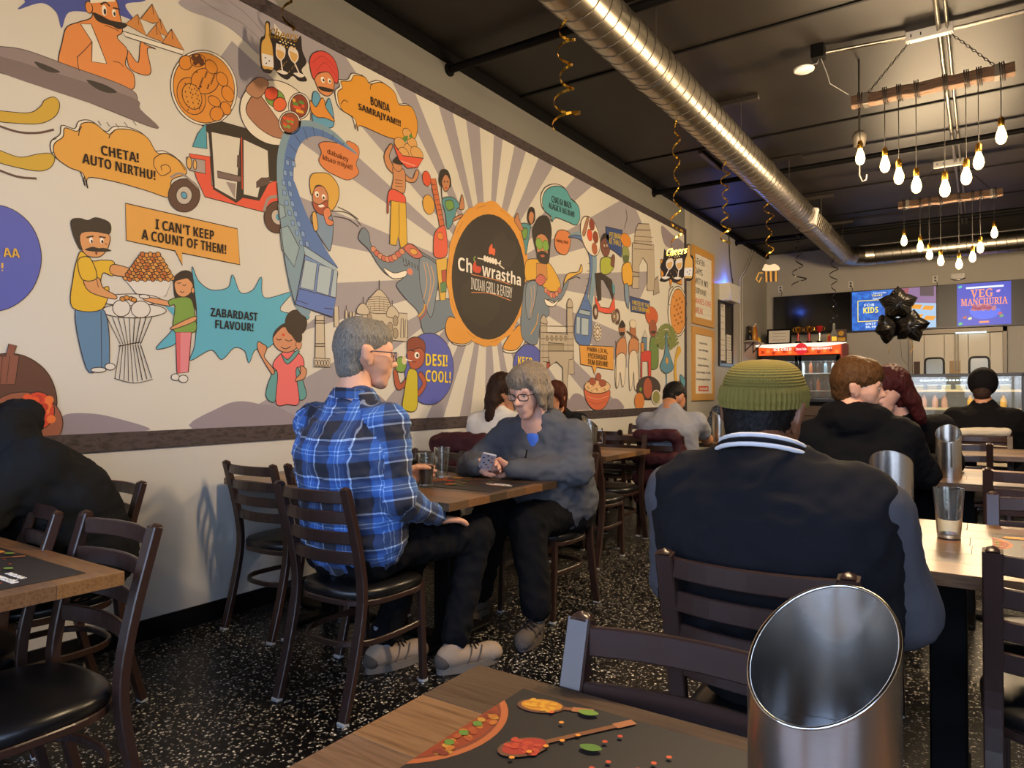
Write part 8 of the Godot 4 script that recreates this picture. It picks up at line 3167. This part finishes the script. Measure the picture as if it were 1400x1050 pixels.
func build_side_wall_items() -> void:
	mat("frame_gold", "c9974a", 0.5)
	mat("orange_ink", "d0643a", 0.8)
	mat("frame_black", "15130f", 0.35)
	var I := Basis.IDENTITY
	var p := framed("letter_board", "wood-framed letter board with SEVEN DAYS lettering beside the print", "sign", 2.16, 3.26, -9.46, -10.4, 0.1, M.frame_gold, M.white_paper)
	var lines := ["SEVEN", "DAYS", "WITH NO", "BIRYANI", "MAKES ONE", "WEAK"]
	for k in 6:
		var w: float = [0.4, 0.32, 0.56, 0.48, 0.7, 0.34][k]
		lettering(p, lines[k], V(-0.35 + w * 0.5, 0.35 - k * 0.14, 0.016), I, w, 0.085, M.ink if k < 4 else M.orange_ink, false, false)
	for k in 11:
		var g := MB.new()
		g.bevel(V(0, 0.42 - k * 0.08, 0.0145), V(0.76, 0.004, 0.003), 0.0005)
		part("board_groove", g, M.shelf_cream, p)
	p = framed("poster", "wood-framed poster with small centred text and red tag", "poster", 1.08, 2.12, -9.46, -10.4, 0.1, M.frame_gold, M.white_paper)
	var tx := ["I run on hungry", "I run on BIG hungry", "I run on biryani........", "We don't skip hungry", "If you are hungry, \"we cook\"", "Breakfast skipped? Biryani!"]
	for k in 6:
		var w2: float = [0.34, 0.42, 0.5, 0.46, 0.58, 0.6][k]
		lettering(p, tx[k], V(0, 0.3 - k * 0.1 - (0.02 if k > 1 else 0.0), 0.016), I, w2, 0.04, M.ink, false, false)
	var tg := MB.new()
	tg.bevel(V(0, -0.35, 0.016), V(0.42, 0.075, 0.006), 0.001)
	part("red_tag", tg, M.orange_ink, p)
	lettering(p, "StateFoodSF", V(0, -0.35, 0.02), I, 0.34, 0.04, M.white_ink)
	p = framed("notice_frame", "black-framed notice board with pinned white sheets", "notice board", 1.6, 2.62, -10.64, -11.36, 0.05, M.frame_black, M.notice_back)
	for q in [[-0.18, 0.22, 0.26, 0.5], [-0.17, -0.22, 0.28, 0.4], [0.15, -0.12, 0.24, 0.24], [0.17, -0.35, 0.26, 0.2], [-0.19, 0.43, 0.2, 0.08]]:
		var sh := MB.new()
		sh.bevel(V(q[0], q[1], 0.016 + 0.001 * q[2]), V(q[2], q[3], 0.001), 0.0002)
		part("pinned_sheet", sh, M.white_paper, p)
		for k in 4:
			var ln := MB.new()
			ln.bevel(V(q[0], q[1] + q[3] * (0.3 - 0.2 * k), 0.0175), V(q[2] * 0.7, 0.006, 0.001), 0.0002)
			part("printed_line", ln, M.strap_metal, p)
	# fly light: a white tapered box whose open top glows blue on the wall
	var fl := thing("insect_light", "white tapered wall light glowing blue upwards", "wall light", V(WX, 2.78, -11.0), 90)
	var b := MB.new()
	b.prism(PackedVector2Array([Vector2(-0.2, -0.16), Vector2(0.2, -0.16), Vector2(0.28, 0.1), Vector2(-0.28, 0.1)]), 0.012, tf(V(0, 0, 0.15)))
	b.prism(PackedVector2Array([Vector2(0, -0.16), Vector2(0.16, -0.16), Vector2(0.16, 0.1), Vector2(0, 0.1)]), 0.012, tf(V(-0.26, 0, 0.0), 0, -90, 0))
	b.prism(PackedVector2Array([Vector2(0, -0.16), Vector2(0.16, -0.16), Vector2(0.16, 0.1), Vector2(0, 0.1)]), 0.012, tf(V(0.26, 0, 0.0), 0, -90, 0))
	b.bevel(V(0, -0.16, 0.08), V(0.46, 0.012, 0.15), 0.003)
	part("housing", b, M.white_plastic, fl)
	for s in [-1.0, 1.0]:
		b = MB.new()
		b.tube([V(s * 0.12 - 0.1, 0.07, 0.08), V(s * 0.12 + 0.1, 0.07, 0.08)], 0.016, 10)
		part("blue_light_tube", b, M.uv_tube, fl)
	b = MB.new()
	b.tube(curve([V(0.26, -0.06, 0.05), V(0.3, -0.14, 0.06), V(0.1, -0.24, 0.06), V(-0.1, -0.2, 0.05)], 5), 0.006, 6)
	part("cable", b, M.black_plastic, fl)
	var al := OmniLight3D.new()
	al.name = "insect_light_glow"
	add_child(al)
	al.position = V(WX + 0.1, 2.9, -11.0)
	al.light_color = Color(0.25, 0.45, 1.0)
	al.light_energy = 0.15
	al.light_size = 0.05
	al.omni_range = 20.0
	al.omni_attenuation = 2.0
	al.shadow_enabled = true
	# conduits and the loose wire
	b = MB.new()
	b.tube([V(WX + 0.015, 0.1, -11.78), V(WX + 0.015, 3.1, -11.78), V(WX + 0.02, 3.3, -12.1), V(WX + 0.02, 3.74, -12.6)], 0.014, 8)
	b.tube([V(WX + 0.015, 0.1, -11.9), V(WX + 0.015, 3.1, -11.9), V(WX + 0.02, 3.3, -12.2), V(WX + 0.02, 3.74, -12.75)], 0.014, 8)
	single("wall_conduit", b, M.grey_wall, "pair of painted conduits rising beside the notice board", "conduit")
	b = MB.new()
	b.tube(curve([V(WX + 0.01, 3.7, -11.2), V(WX + 0.015, 3.35, -11.22), V(WX + 0.015, 3.1, -11.3), V(WX + 0.015, 2.98, -11.38), V(WX + 0.02, 2.88, -11.28)], 5), 0.007, 6)
	single("loose_wire", b, M.black_plastic, "thin black wire hanging down to the blue wall light", "wire")
	# small bracket shelf with jars
	var s := thing("bracket_shelf", "small grey wall shelf on black brackets", "shelf", V(WX, 2.06, -12.35), 90)
	b = MB.new()
	b.bevel(V(0, 0, 0.09), V(0.75, 0.02, 0.16), 0.003)
	part("shelf_board", b, M.grey_wall, s)
	for x in [-0.25, 0.25]:
		b = MB.new()
		b.tube([V(x, -0.01, 0.16), V(x, -0.16, 0.008)], 0.009, 6)
		b.tube([V(x, -0.012, 0.008), V(x, -0.18, 0.008)], 0.009, 6)
		part("bracket", b, M.black_metal, s)
	mat("amber_glass", "c98a2a", 0.12)
	for i in 4:
		bottle(["spice_jar", "oil_bottle", "sauce_bottle", "honey_jar"][i], ["small dark spice jar on the wall shelf", "amber oil bottle on the wall shelf", "tall orange sauce bottle on the wall shelf", "short yellow honey jar on the wall shelf"][i], "", V(WX + 0.09, 2.071, [-12.08, -12.36, -12.45, -12.64][i]), [0.16, 0.28, 0.32, 0.1][i], [0.04, 0.035, 0.032, 0.04][i], [M.black_plastic, M.amber_glass, M.orange_b, M.mango_drink][i], [M.brass, M.white_plastic, M.white_plastic, M.brass][i])
	var pf := MB.new()
	pf.bevel(V(WX + 0.06, 2.2, -12.2), V(0.015, 0.26, 0.18), 0.003)
	single("picture_frame", pf, M.frame_black, "small dark picture frame leaning on the wall shelf", "picture frame")

func pitcher(at: Vector3, turn: float, label: String, handle := true) -> void:
	# a steel cylinder cut slantwise at the top; the cut is low towards local +z
	var o := thing("steel_pitcher", label, "pitcher", at, turn, "slant-cut steel pitchers")
	var b := MB.new()
	var n := 56
	var rows := 14
	for wall in 2:
		var r := 0.06 if wall == 0 else 0.0575
		for i in n:
			var a0 := TAU * i / n
			var a1 := TAU * (i + 1) / n
			var d0 := V(sin(a0), 0, cos(a0))
			var d1 := V(sin(a1), 0, cos(a1))
			var h0 := 0.23 - 0.044 * cos(a0)
			var h1 := 0.23 - 0.044 * cos(a1)
			var y0 := 0.0 if wall == 0 else 0.004
			var sg := 1.0 if wall == 0 else -1.0
			for k in rows:
				var f0 := float(k) / rows
				var f1 := float(k + 1) / rows
				var p00 := d0 * r + V(0, lerpf(y0, h0, f0), 0)
				var p01 := d1 * r + V(0, lerpf(y0, h1, f0), 0)
				var p10 := d0 * r + V(0, lerpf(y0, h0, f1), 0)
				var p11 := d1 * r + V(0, lerpf(y0, h1, f1), 0)
				b.t(p00, p01, p11, d0 * sg, d1 * sg, d1 * sg)
				b.t(p00, p11, p10, d0 * sg, d1 * sg, d0 * sg)
			b.t(V(0, y0, 0), d0 * r + V(0, y0, 0), d1 * r + V(0, y0, 0), Vector3.DOWN * sg, Vector3.DOWN * sg, Vector3.DOWN * sg)
	part("pitcher_wall", b, M.steel, o)
	b = MB.new()
	var rim: Array = []
	for i in n:
		var a := TAU * i / n
		rim.append(V(sin(a) * 0.0587, 0.23 - 0.044 * cos(a), cos(a) * 0.0587))
	b.tube(rim, 0.0018, 6, false, true)
	part("rim", b, M.chrome, o)
	b = MB.new()
	b.lathe([Vector2(0.0572, 0.15), Vector2(0.0001, 0.15)], 40, tf(Vector3.ZERO))
	part("liquid", b, M.cola, o)
	if handle:
		b = MB.new()
		b.tube([V(0.02, 0.06, 0.088), V(0.02, 0.185, 0.088)], 0.0055, 8)
		for y in [0.075, 0.165]:
			b.tube([V(0.018, y, 0.056), V(0.02, y, 0.088)], 0.005, 8)
		part("handle", b, M.chrome, o)

func tumbler(at: Vector3, label: String, h: float, fill: float, liquid: Material) -> void:
	var o := thing("drinking_glass", label, "glass", at, 0, "drinking glasses")
	var b := MB.new()
	var rt := 0.042
	var rb := 0.031
	b.lathe([Vector2(0.0001, 0), Vector2(rb, 0), Vector2(rt, h), Vector2(rt - 0.0025, h), Vector2(rb - 0.003, 0.014), Vector2(0.0001, 0.012)], 40, tf(Vector3.ZERO))
	part("glass_wall", b, M.solid_glass, o)
	if fill > 0.0:
		b = MB.new()
		var rf := lerpf(rb - 0.0034, rt - 0.003, (fill * h - 0.014) / (h - 0.014))
		b.lathe([Vector2(0.0001, 0.0135), Vector2(rb - 0.0036, 0.0155), Vector2(rf, fill * h), Vector2(0.0001, fill * h)], 40, tf(Vector3.ZERO))
		part("drink", b, liquid, o)

func mat_print(label: String, at: Vector3, w: float, d: float) -> void:
	# a dark printed sheet: curry bowl, spoons of spice, peppercorns, leaves; x across, y towards the far edge (mm)
	var o := thing("place_mat", label, "place mat", at, 0, "printed place mats")
	var s := MB.new()
	s.bevel(V(0, 0.001, 0), V(w, 0.002, d), 0.0006)
	part("sheet", s, M.mat_dark, o)
	var p := MB.new()
	var hx := w * 500.0
	var hy := d * 500.0
	var L: Array = []
	# curry bowl cut by the near-left edge
	var bowl := func(r: float) -> Array:
		var out: Array = []
		var poly := Geometry2D.intersect_polygons(ngon(r, r, 48, -hx - 86.0, hy - 155.0), PackedVector2Array([Vector2(-hx, -hy), Vector2(hx, -hy), Vector2(hx, hy), Vector2(-hx, hy)]))
		for v in poly[0]:
			out.append(v.x)
			out.append(v.y)
		return out
	L.append(["p", "b5602e", bowl.call(136.0)])
	L.append(["p", "7a3618", bowl.call(126.0)])
	L.append(["p", "8f3614", bowl.call(121.0)])
	for k in 26:
		var a := k * 2.399
		var x := -hx + 8.0 + fmod(k * 13.7, 20.0)
		if true:
			L.append(["e", ["b8691e", "a54a18", "bd862a", "7a2a10"][k % 4], x, hy - 155.0 + 62.0 * sin(a), 7.0, 5.0, k * 40.0])
	for k in 3:
		L.append(["s", "5f8028", [-hx + 4, hy - 130 - k * 30, -hx + 12, hy - 124 - k * 30, -hx + 20, hy - 132 - k * 30, -hx + 12, hy - 138 - k * 30]])
	# spoons
	for sp in [[-hx + 55, hy - 38, 20.0, "c98318", "d89a26", 75.0], [-hx + 98, hy - 150, 58.0, "a82c16", "bd3e20", 165.0], [-hx + 190, hy - 260, 50.0, "b5481e", "d0702a", 190.0]]:
		var c := cos(deg_to_rad(sp[2]))
		var sn := sin(deg_to_rad(sp[2]))
		L.append(["k", "7c4a26", 9.0, [sp[0] + 30 * c, sp[1] + 30 * sn, sp[0] + sp[5] * c, sp[1] + sp[5] * sn]])
		L.append(["k", "a9683a", 14.0, [sp[0] + (sp[5] - 30) * c, sp[1] + (sp[5] - 30) * sn, sp[0] + sp[5] * c, sp[1] + sp[5] * sn]])
		L.append(["e", "6b4126", sp[0], sp[1], 34.0, 22.0, sp[2]])
		L.append(["e", sp[3], sp[0], sp[1] + 2, 30.0, 18.0, sp[2]])
		for k in 14:
			L.append(["e", sp[4], sp[0] + 20.0 * sin(k * 1.9), sp[1] + 2 + 11.0 * cos(k * 2.7), 6.0, 4.0, k * 30.0])
	for k in 26:
		L.append(["e", ["d9552a", "e8902e", "c2431e"][k % 3], -hx + 80 + fmod(k * 61.7, 190.0), hy - 50 - fmod(k * 37.3, 200.0), 3.5, 3.5])
	for k in 7:
		var lx := -hx + 110 + fmod(k * 47.0, 190.0)
		var ly := hy - 25 - fmod(k * 83.0, 260.0)
		L.append(["s", ["6f8f2c", "567a24"][k % 2], [lx, ly, lx + 14, ly + 9, lx + 28, ly + 4, lx + 20, ly - 7, lx + 6, ly - 8]])
	paint(p, L, Transform3D(Basis(V(0.001, 0, 0), V(0, 0, -0.001), V(0, 1, 0)), V(0, 0.0021, 0)), 0.00004)
	part("spice_print", p, M.print, o)
	var fl := Basis(V(1, 0, 0), V(0, 0, -1), V(0, 1, 0))
	lettering(o, "INDIAN", V(w * 0.5 - 0.11, 0.0022, -d * 0.5 + 0.11), fl, 0.09, 0.014, M.white_ink)
	lettering(o, "Chowrastha", V(w * 0.5 - 0.11, 0.0022, -d * 0.5 + 0.135), fl, 0.15, 0.022, M.white_ink)
	lettering(o, "Grill & Eatery", V(w * 0.5 - 0.11, 0.0022, -d * 0.5 + 0.16), fl, 0.1, 0.012, M.orange_ink)

func draped(called: String, label: String, bones: Array, m: Material, folds: float) -> void:
	var b := MB.new()
	var r := field_mesh(bones, 0.014, 55.0)
	soften(r, 1)
	add_field(b, r, Vector3.ZERO, folds, V(8, 16, 8))
	single(called, b, m, label, "coat")

func build_table_items() -> void:
	pitcher(V(-0.115, 0.75, -0.64), -18, "large slant-cut brushed steel pitcher beside the spice print mat", false)
	pitcher(V(-0.235, 0.75, -2.42), 180, "slant-cut brushed steel pitcher beside the man in green beanie", false)
	pitcher(V(-0.155, 0.75, -4.37), 0, "slant-cut brushed steel pitcher with bar handle beside the boy in hoodie")
	pitcher(V(-2.44, 0.75, -2.6), 60, "slant-cut steel pitcher behind the plaid-shirted man's arm")
	pitcher(V(-2.42, 0.75, -4.62), 100, "slant-cut steel pitcher behind the woman in grey hoodie")
	pitcher(V(-2.0, 0.75, -6.35), 100, "slant-cut steel pitcher in front of the man in grey t-shirt")
	tumbler(V(-0.09, 0.75, -2.53), "clear glass with a little water on the pale sunlit table", 0.155, 0.12, M.water)
	tumbler(V(-2.2, 0.75, -2.53), "glass of dark cola in the plaid-shirted man's hand", 0.16, 0.62, M.cola)
	tumbler(V(-2.36, 0.75, -2.84), "empty clear glass behind the cola glass", 0.16, 0.0, M.water)
	tumbler(V(-0.32, 0.75, -4.33), "clear glass beside the boy's black sleeve", 0.15, 0.0, M.water)
	tumbler(V(-0.37, 0.75, -4.5), "clear glass between the boy and the red-haired woman", 0.15, 0.0, M.water)
	mat("mat_dark", "1f1b19", 0.5)
	mat_print("dark place mat printed with curry bowl and spice spoons beside the large steel pitcher", V(-0.32, 0.75, -0.63), 0.52, 0.52)
	mat_print("dark place mat printed with spices on the charcoal jacket's table", V(-2.1, 0.75, -0.6), 0.5, 0.5)
	mat_print("dark place mat printed with spices before the woman with a phone", V(-2.08, 0.75, -2.72), 0.5, 0.36)
	mat_print("dark place mat printed with spices on the table with the water glass", V(0.22, 0.75, -2.42), 0.4, 0.5)
	var nb := thing("napkin_holder", "small black napkin holder behind the cola glass", "napkin holder", V(-2.45, 0.75, -2.78))
	var b := MB.new()
	b.bevel(V(0, 0.05, 0), V(0.11, 0.1, 0.07), 0.008)
	part("holder_body", b, M.black_plastic, nb)
	b = MB.new()
	b.lathe([Vector2(0.0001, 0.1), Vector2(0.03, 0.1), Vector2(0.03, 0.125), Vector2(0.0001, 0.13)], 14, tf(Vector3.ZERO))
	part("shaker_top", b, M.black_plastic, nb)
	var r := Vector3.RIGHT
	draped("puffer_coat", "maroon puffer coat piled on the white-sweatered woman's chair", [bn(V(-3.12, 0.84, -3.74), V(-2.78, 0.85, -3.74), 0.07, 0.075), bn(V(-3.1, 0.7, -3.73), V(-2.76, 0.7, -3.73), 0.085, 0.085), bn(V(-2.74, 0.76, -3.7), V(-2.68, 0.6, -3.72), 0.08, 0.09), bn(V(-3.05, 0.55, -3.74), V(-2.78, 0.5, -3.74), 0.07, 0.07)], M.maroon_cloth, 0.014)
	draped("puffer_coat", "maroon puffer coat hung over the grey t-shirted man's chair", [bn(V(-2.37, 0.84, -5.4), V(-2.08, 0.85, -5.4), 0.045, 0.045), bn(V(-2.36, 0.66, -5.37), V(-2.07, 0.66, -5.37), 0.055, 0.055), bn(V(-2.35, 0.5, -5.36), V(-2.06, 0.5, -5.36), 0.06, 0.06), bn(V(-2.34, 0.34, -5.36), V(-2.07, 0.34, -5.36), 0.055, 0.055), bn(V(-2.06, 0.82, -5.43), V(-1.97, 0.5, -5.5), 0.04, 0.05)], M.maroon_cloth, 0.012)
	draped("cream_coat", "cream coat hung over the black-beanied person's chair", [bn(V(-0.16, 0.85, -7.32), V(0.17, 0.86, -7.32), 0.035, 0.035), bn(V(-0.16, 0.7, -7.3), V(0.17, 0.7, -7.3), 0.04, 0.04), bn(V(-0.15, 0.55, -7.3), V(0.16, 0.55, -7.3), 0.04, 0.04)], M.cream_cloth, 0.006)

func swirl(label: String, top: Vector3, h: float, r0: float, r1: float, turns: float, m: Material) -> Node3D:
	var o := thing("swirl_streamer", label, "streamer", top, 0, "foil swirl streamers")
	var b := MB.new()
	var n := int(turns * 18)
	var path: Array = [V(0, 0.0, 0), V(0, -0.03, 0)]
	for i in n + 1:
		var t := float(i) / n
		var a := t * turns * TAU
		var r := lerpf(r0, r1, t) * (0.75 + 0.25 * sin(t * 9.0)) * minf(1.0, t * 8.0)
		path.append(V(cos(a) * r, -0.03 - (h - 0.03) * t, sin(a) * r))
	b.sweep(path, PackedVector2Array([Vector2(0.007, -0.0006), Vector2(0.007, 0.0006), Vector2(-0.007, 0.0006), Vector2(-0.007, -0.0006)]), Vector3.UP)
	part("foil_ribbon", b, m, o)
	return o

func cheers_card(label: String, at: Vector3, turn: float, mirror: float) -> void:
	# a die-cut card: bottle, two clinking glasses and gold script (mm, y up)
	var o := thing("cheers_cutout", label, "party cutout", at, turn)
	var back := [-118, -110, -122, 40, -100, 70, -96, 140, -72, 146, -60, 92, 60, 88, 92, 120, 100, 40, 124, -20, 96, -70, 128, -118, 84, -132, 50, -112, 20, -140, -20, -128, -50, -100, -70, -128]
	var bk := PackedVector2Array()
	for v in curve(pts2(back), 3, true):
		bk.append(Vector2(v.x * mirror, v.y) * 0.001)
	var b := MB.new()
	b.prism(bk, 0.0016, tf(V(0, 0, -0.0008)))
	part("card", b, M.ink, o)
	var L := [["o", "d8a84e", 3, [-112, -100, -116, 20, -98, 60, -94, 132, -78, 134, -72, 64, -58, 20, -52, -96, -80, -108]], ["p", "e6e1da", [-114, -30, -56, -30, -52, -92, -110, -94]],
		["e", "33261f", -95, -50, 4, 4], ["e", "33261f", -75, -62, 4, 4], ["e", "33261f", -90, -78, 4, 4],
		["s", "e8dccb", [-40, 36, -30, 42, 6, 30, 8, -10, -8, -40, -22, -44, -40, -20]], ["s", "d9a85c", [-34, 10, 2, 2, -2, -24, -14, -38, -28, -34, -36, -12]], ["k", "e8dccb", 7, [-14, -42, -6, -100]], ["s", "e8dccb", [-36, -108, -6, -96, 24, -104, 0, -116]],
		["s", "e8dccb", [34, 44, 70, 34, 80, 0, 70, -30, 54, -40, 36, -24, 24, 6]], ["s", "d9a85c", [32, 18, 72, 8, 68, -22, 56, -34, 42, -24]], ["k", "e8dccb", 7, [58, -38, 84, -92]], ["s", "e8dccb", [52, -98, 84, -88, 112, -96, 88, -112]]]
	for k in 16:
		L.append(["e", ["e8b648", "f3dca0"][k % 2], -24 + (k * 37) % 90, 30 + (k * 23) % 44, 4, 4])
		L.append(["e", "e8b648", -30 + (k * 29) % 100, -110 + (k * 41) % 70, 2, 2])
	for side in 2:
		b = MB.new()
		var bs := Basis(V(0.001 * mirror, 0, 0), V(0, 0.001, 0), V(0, 0, 0.001)) if side == 0 else Basis(V(0.001 * mirror, 0, 0), V(0, 0.001, 0), V(0, 0, -0.001))
		paint(b, L, Transform3D(bs, V(0, 0, 0.001 if side == 0 else -0.001)), 0.00008)
		part("card_print", b, M.print, o)
	lettering(o, "Cheers", V(0.0, 0.098, 0.002), Basis(V(1, 0.08, 0).normalized(), V(0.25, 1, 0), V(0, 0, 1)), 0.15, 0.055, M.gold_foil, true)

func build_decorations() -> void:
	swirl("loose gold foil swirl hanging below the duct near the ceiling wire", V(-1.9, 3.3, -3.35), 0.64, 0.045, 0.085, 4.5, M.gold_foil)
	swirl("long gold foil swirl carrying the far cheers cutout", V(-1.9, 3.3, -5.03), 1.0, 0.025, 0.05, 5.5, M.gold_foil)
	swirl("gold and dark foil swirl with crossing ends below the duct", V(-1.9, 3.3, -6.23), 0.78, 0.04, 0.05, 6.0, M.gold_foil)
	swirl("gold foil swirl carrying the beer mug cutout", V(-1.9, 3.3, -7.78), 0.66, 0.06, 0.045, 3.5, M.gold_foil)
	swirl("thin black foil swirl hanging before the back corner", V(-1.9, 3.3, -9.22), 0.78, 0.035, 0.1, 4.5, M.black_foil)
	swirl("black foil swirl with hanging ends before the switched-off screen", V(-1.9, 3.3, -11.69), 1.1, 0.07, 0.05, 6.0, M.black_foil)
	swirl("short gold foil swirl carrying the near cheers cutout", V(-3.12, 3.66, -2.45), 0.5, 0.03, 0.04, 3.0, M.gold_foil)
	cheers_card("die-cut cheers card with bottle and glasses over the thali print", V(-3.12, 3.03, -2.42), 66, 1.0)
	cheers_card("die-cut cheers card with bottle and glasses near the print's far end", V(-1.9, 2.16, -5.03), 22, -1.0)
	# beer mug cutout
	var o := thing("mug_cutout", "die-cut frothy beer mug card hanging from a gold swirl", "party cutout", V(-1.9, 2.48, -7.78), 18)
	var sh := PackedVector2Array()
	for v in pts2([-60, -110, 90, -100, 95, 20, 105, 60, 60, 110, 10, 100, -40, 115, -70, 80, -60, 40, -80, -40, -110, -110, -130, -100, -150, -60, -120, 20, -70, 20]):
		sh.append(v * 0.001)
	var b := MB.new()
	b.prism(PackedVector2Array(ngon(0.11, 0.11, 6)) if sh.size() < 3 else sh, 0.0016, tf(V(0, 0, -0.0008)))
	part("card", b, M.white_paper, o)
	b = MB.new()
	paint(b, [["p", "1b1410", [-52, -98, 82, -90, 84, 20, -58, 24]], ["p", "d09a38", [-40, -96, -22, -95, -24, 24, -44, 24]], ["p", "d09a38", [4, -93, 24, -92, 22, 22, 2, 23]], ["p", "d09a38", [54, -91, 74, -90, 74, 20, 54, 21]], ["s", "efe6d2", [-62, 30, 90, 28, 92, 70, 50, 98, 0, 88, -44, 100, -62, 70]], ["k", "c99a3a", 14, [-70, 6, -110, 8, -136, -58, -108, -96, -84, -40]]], Transform3D(Basis(V(0.001, 0, 0), V(0, 0.001, 0), V(0, 0, 0.001)), V(0, 0, 0.001)), 0.0001)
	part("card_print", b, M.print, o)
	# a dark bottle cutout below the last swirl
	o = thing("bottle_cutout", "die-cut dark bottle card hanging before the switched-off screen", "party cutout", V(-1.9, 2.1, -11.69), 25)
	b = MB.new()
	b.prism(PackedVector2Array([Vector2(-0.05, -0.13), Vector2(0.05, -0.13), Vector2(0.05, 0.0), Vector2(0.02, 0.06), Vector2(0.018, 0.16), Vector2(-0.018, 0.16), Vector2(-0.02, 0.06), Vector2(-0.05, 0.0)]), 0.002, tf(Vector3.ZERO))
	part("card", b, M.black_plastic, o)
	b = MB.new()
	b.bevel(V(0, -0.08, 0.003), V(0.07, 0.07, 0.002), 0.0005)
	part("gold_label", b, M.brass, o)
	# three foil star balloons on one ribbon
	var bz := [[V(-0.82, 2.23, -9.3), 0.0, 1.15, "black foil star balloon, topmost of three above the kitchen doors", 8.0], [V(-0.93, 1.95, -9.3), 30.0, 1.0, "black foil star balloon, lower one nearest the drinks fridge", 55.0], [V(-0.69, 1.96, -9.3), -10.0, 1.1, "black foil star balloon, lower one before the food picture screen", -12.0]]
	for q in bz:
		var st := thing("star_balloon", q[3], "balloon", q[0], q[4], "black star balloons")
		b = MB.new()
		var N := 60
		var rings := 10
		for face in [-1.0, 1.0]:
			var grid: Array = []
			for j in rings + 1:
				var row: Array = []
				for i in N:
					var a := TAU * i / N
					var ph := fposmod(a / TAU * 5.0, 1.0)
					var rr: float = lerpf(0.185, 0.125, pow(1.0 - absf(ph * 2.0 - 1.0), 0.7))
					var t := float(j) / rings
					var puff := 0.095 * sqrt(maxf(0.0, 1.0 - t * t)) * (1.0 + 0.03 * sin(a * 40.0) * t)
					row.append(V(sin(a) * rr * t, cos(a) * rr * t, face * puff) * float(q[2]))
				grid.append(row)
			for j in rings:
				for i in N:
					var i2 := (i + 1) % N
					var f: Vector3 = (grid[j + 1][i] - grid[j][i]).cross(grid[j + 1][i2] - grid[j][i])
					if f.z * face < 0.0:
						f = -f
					f = f.normalized() if f.length() > 0.0 else V(0, 0, face)
					if j > 0:
						b.t(grid[j][i], grid[j][i2], grid[j + 1][i2], f, f, f)
					b.t(grid[j][i], grid[j + 1][i2], grid[j + 1][i], f, f, f)
		var bo := part("balloon_foil", b, M.black_foil, st)
		bo.rotation_degrees.z = q[1]
		b = MB.new()
		b.tube([V(0, -0.16, 0) * q[2], V(0.02, -0.24, 0), V(0.0, -0.3, 0.01)], 0.003, 5)
		part("tail", b, M.gold_foil, st)
	var rb := MB.new()
	rb.tube([V(-0.81, 1.9, -9.3), V(-0.8, 1.6, -9.5), V(-0.7, 1.427, -10.06)], 0.002, 5)
	single("balloon_ribbon", rb, M.gold_foil, "thin gold ribbon tying the black star balloons down", "ribbon")
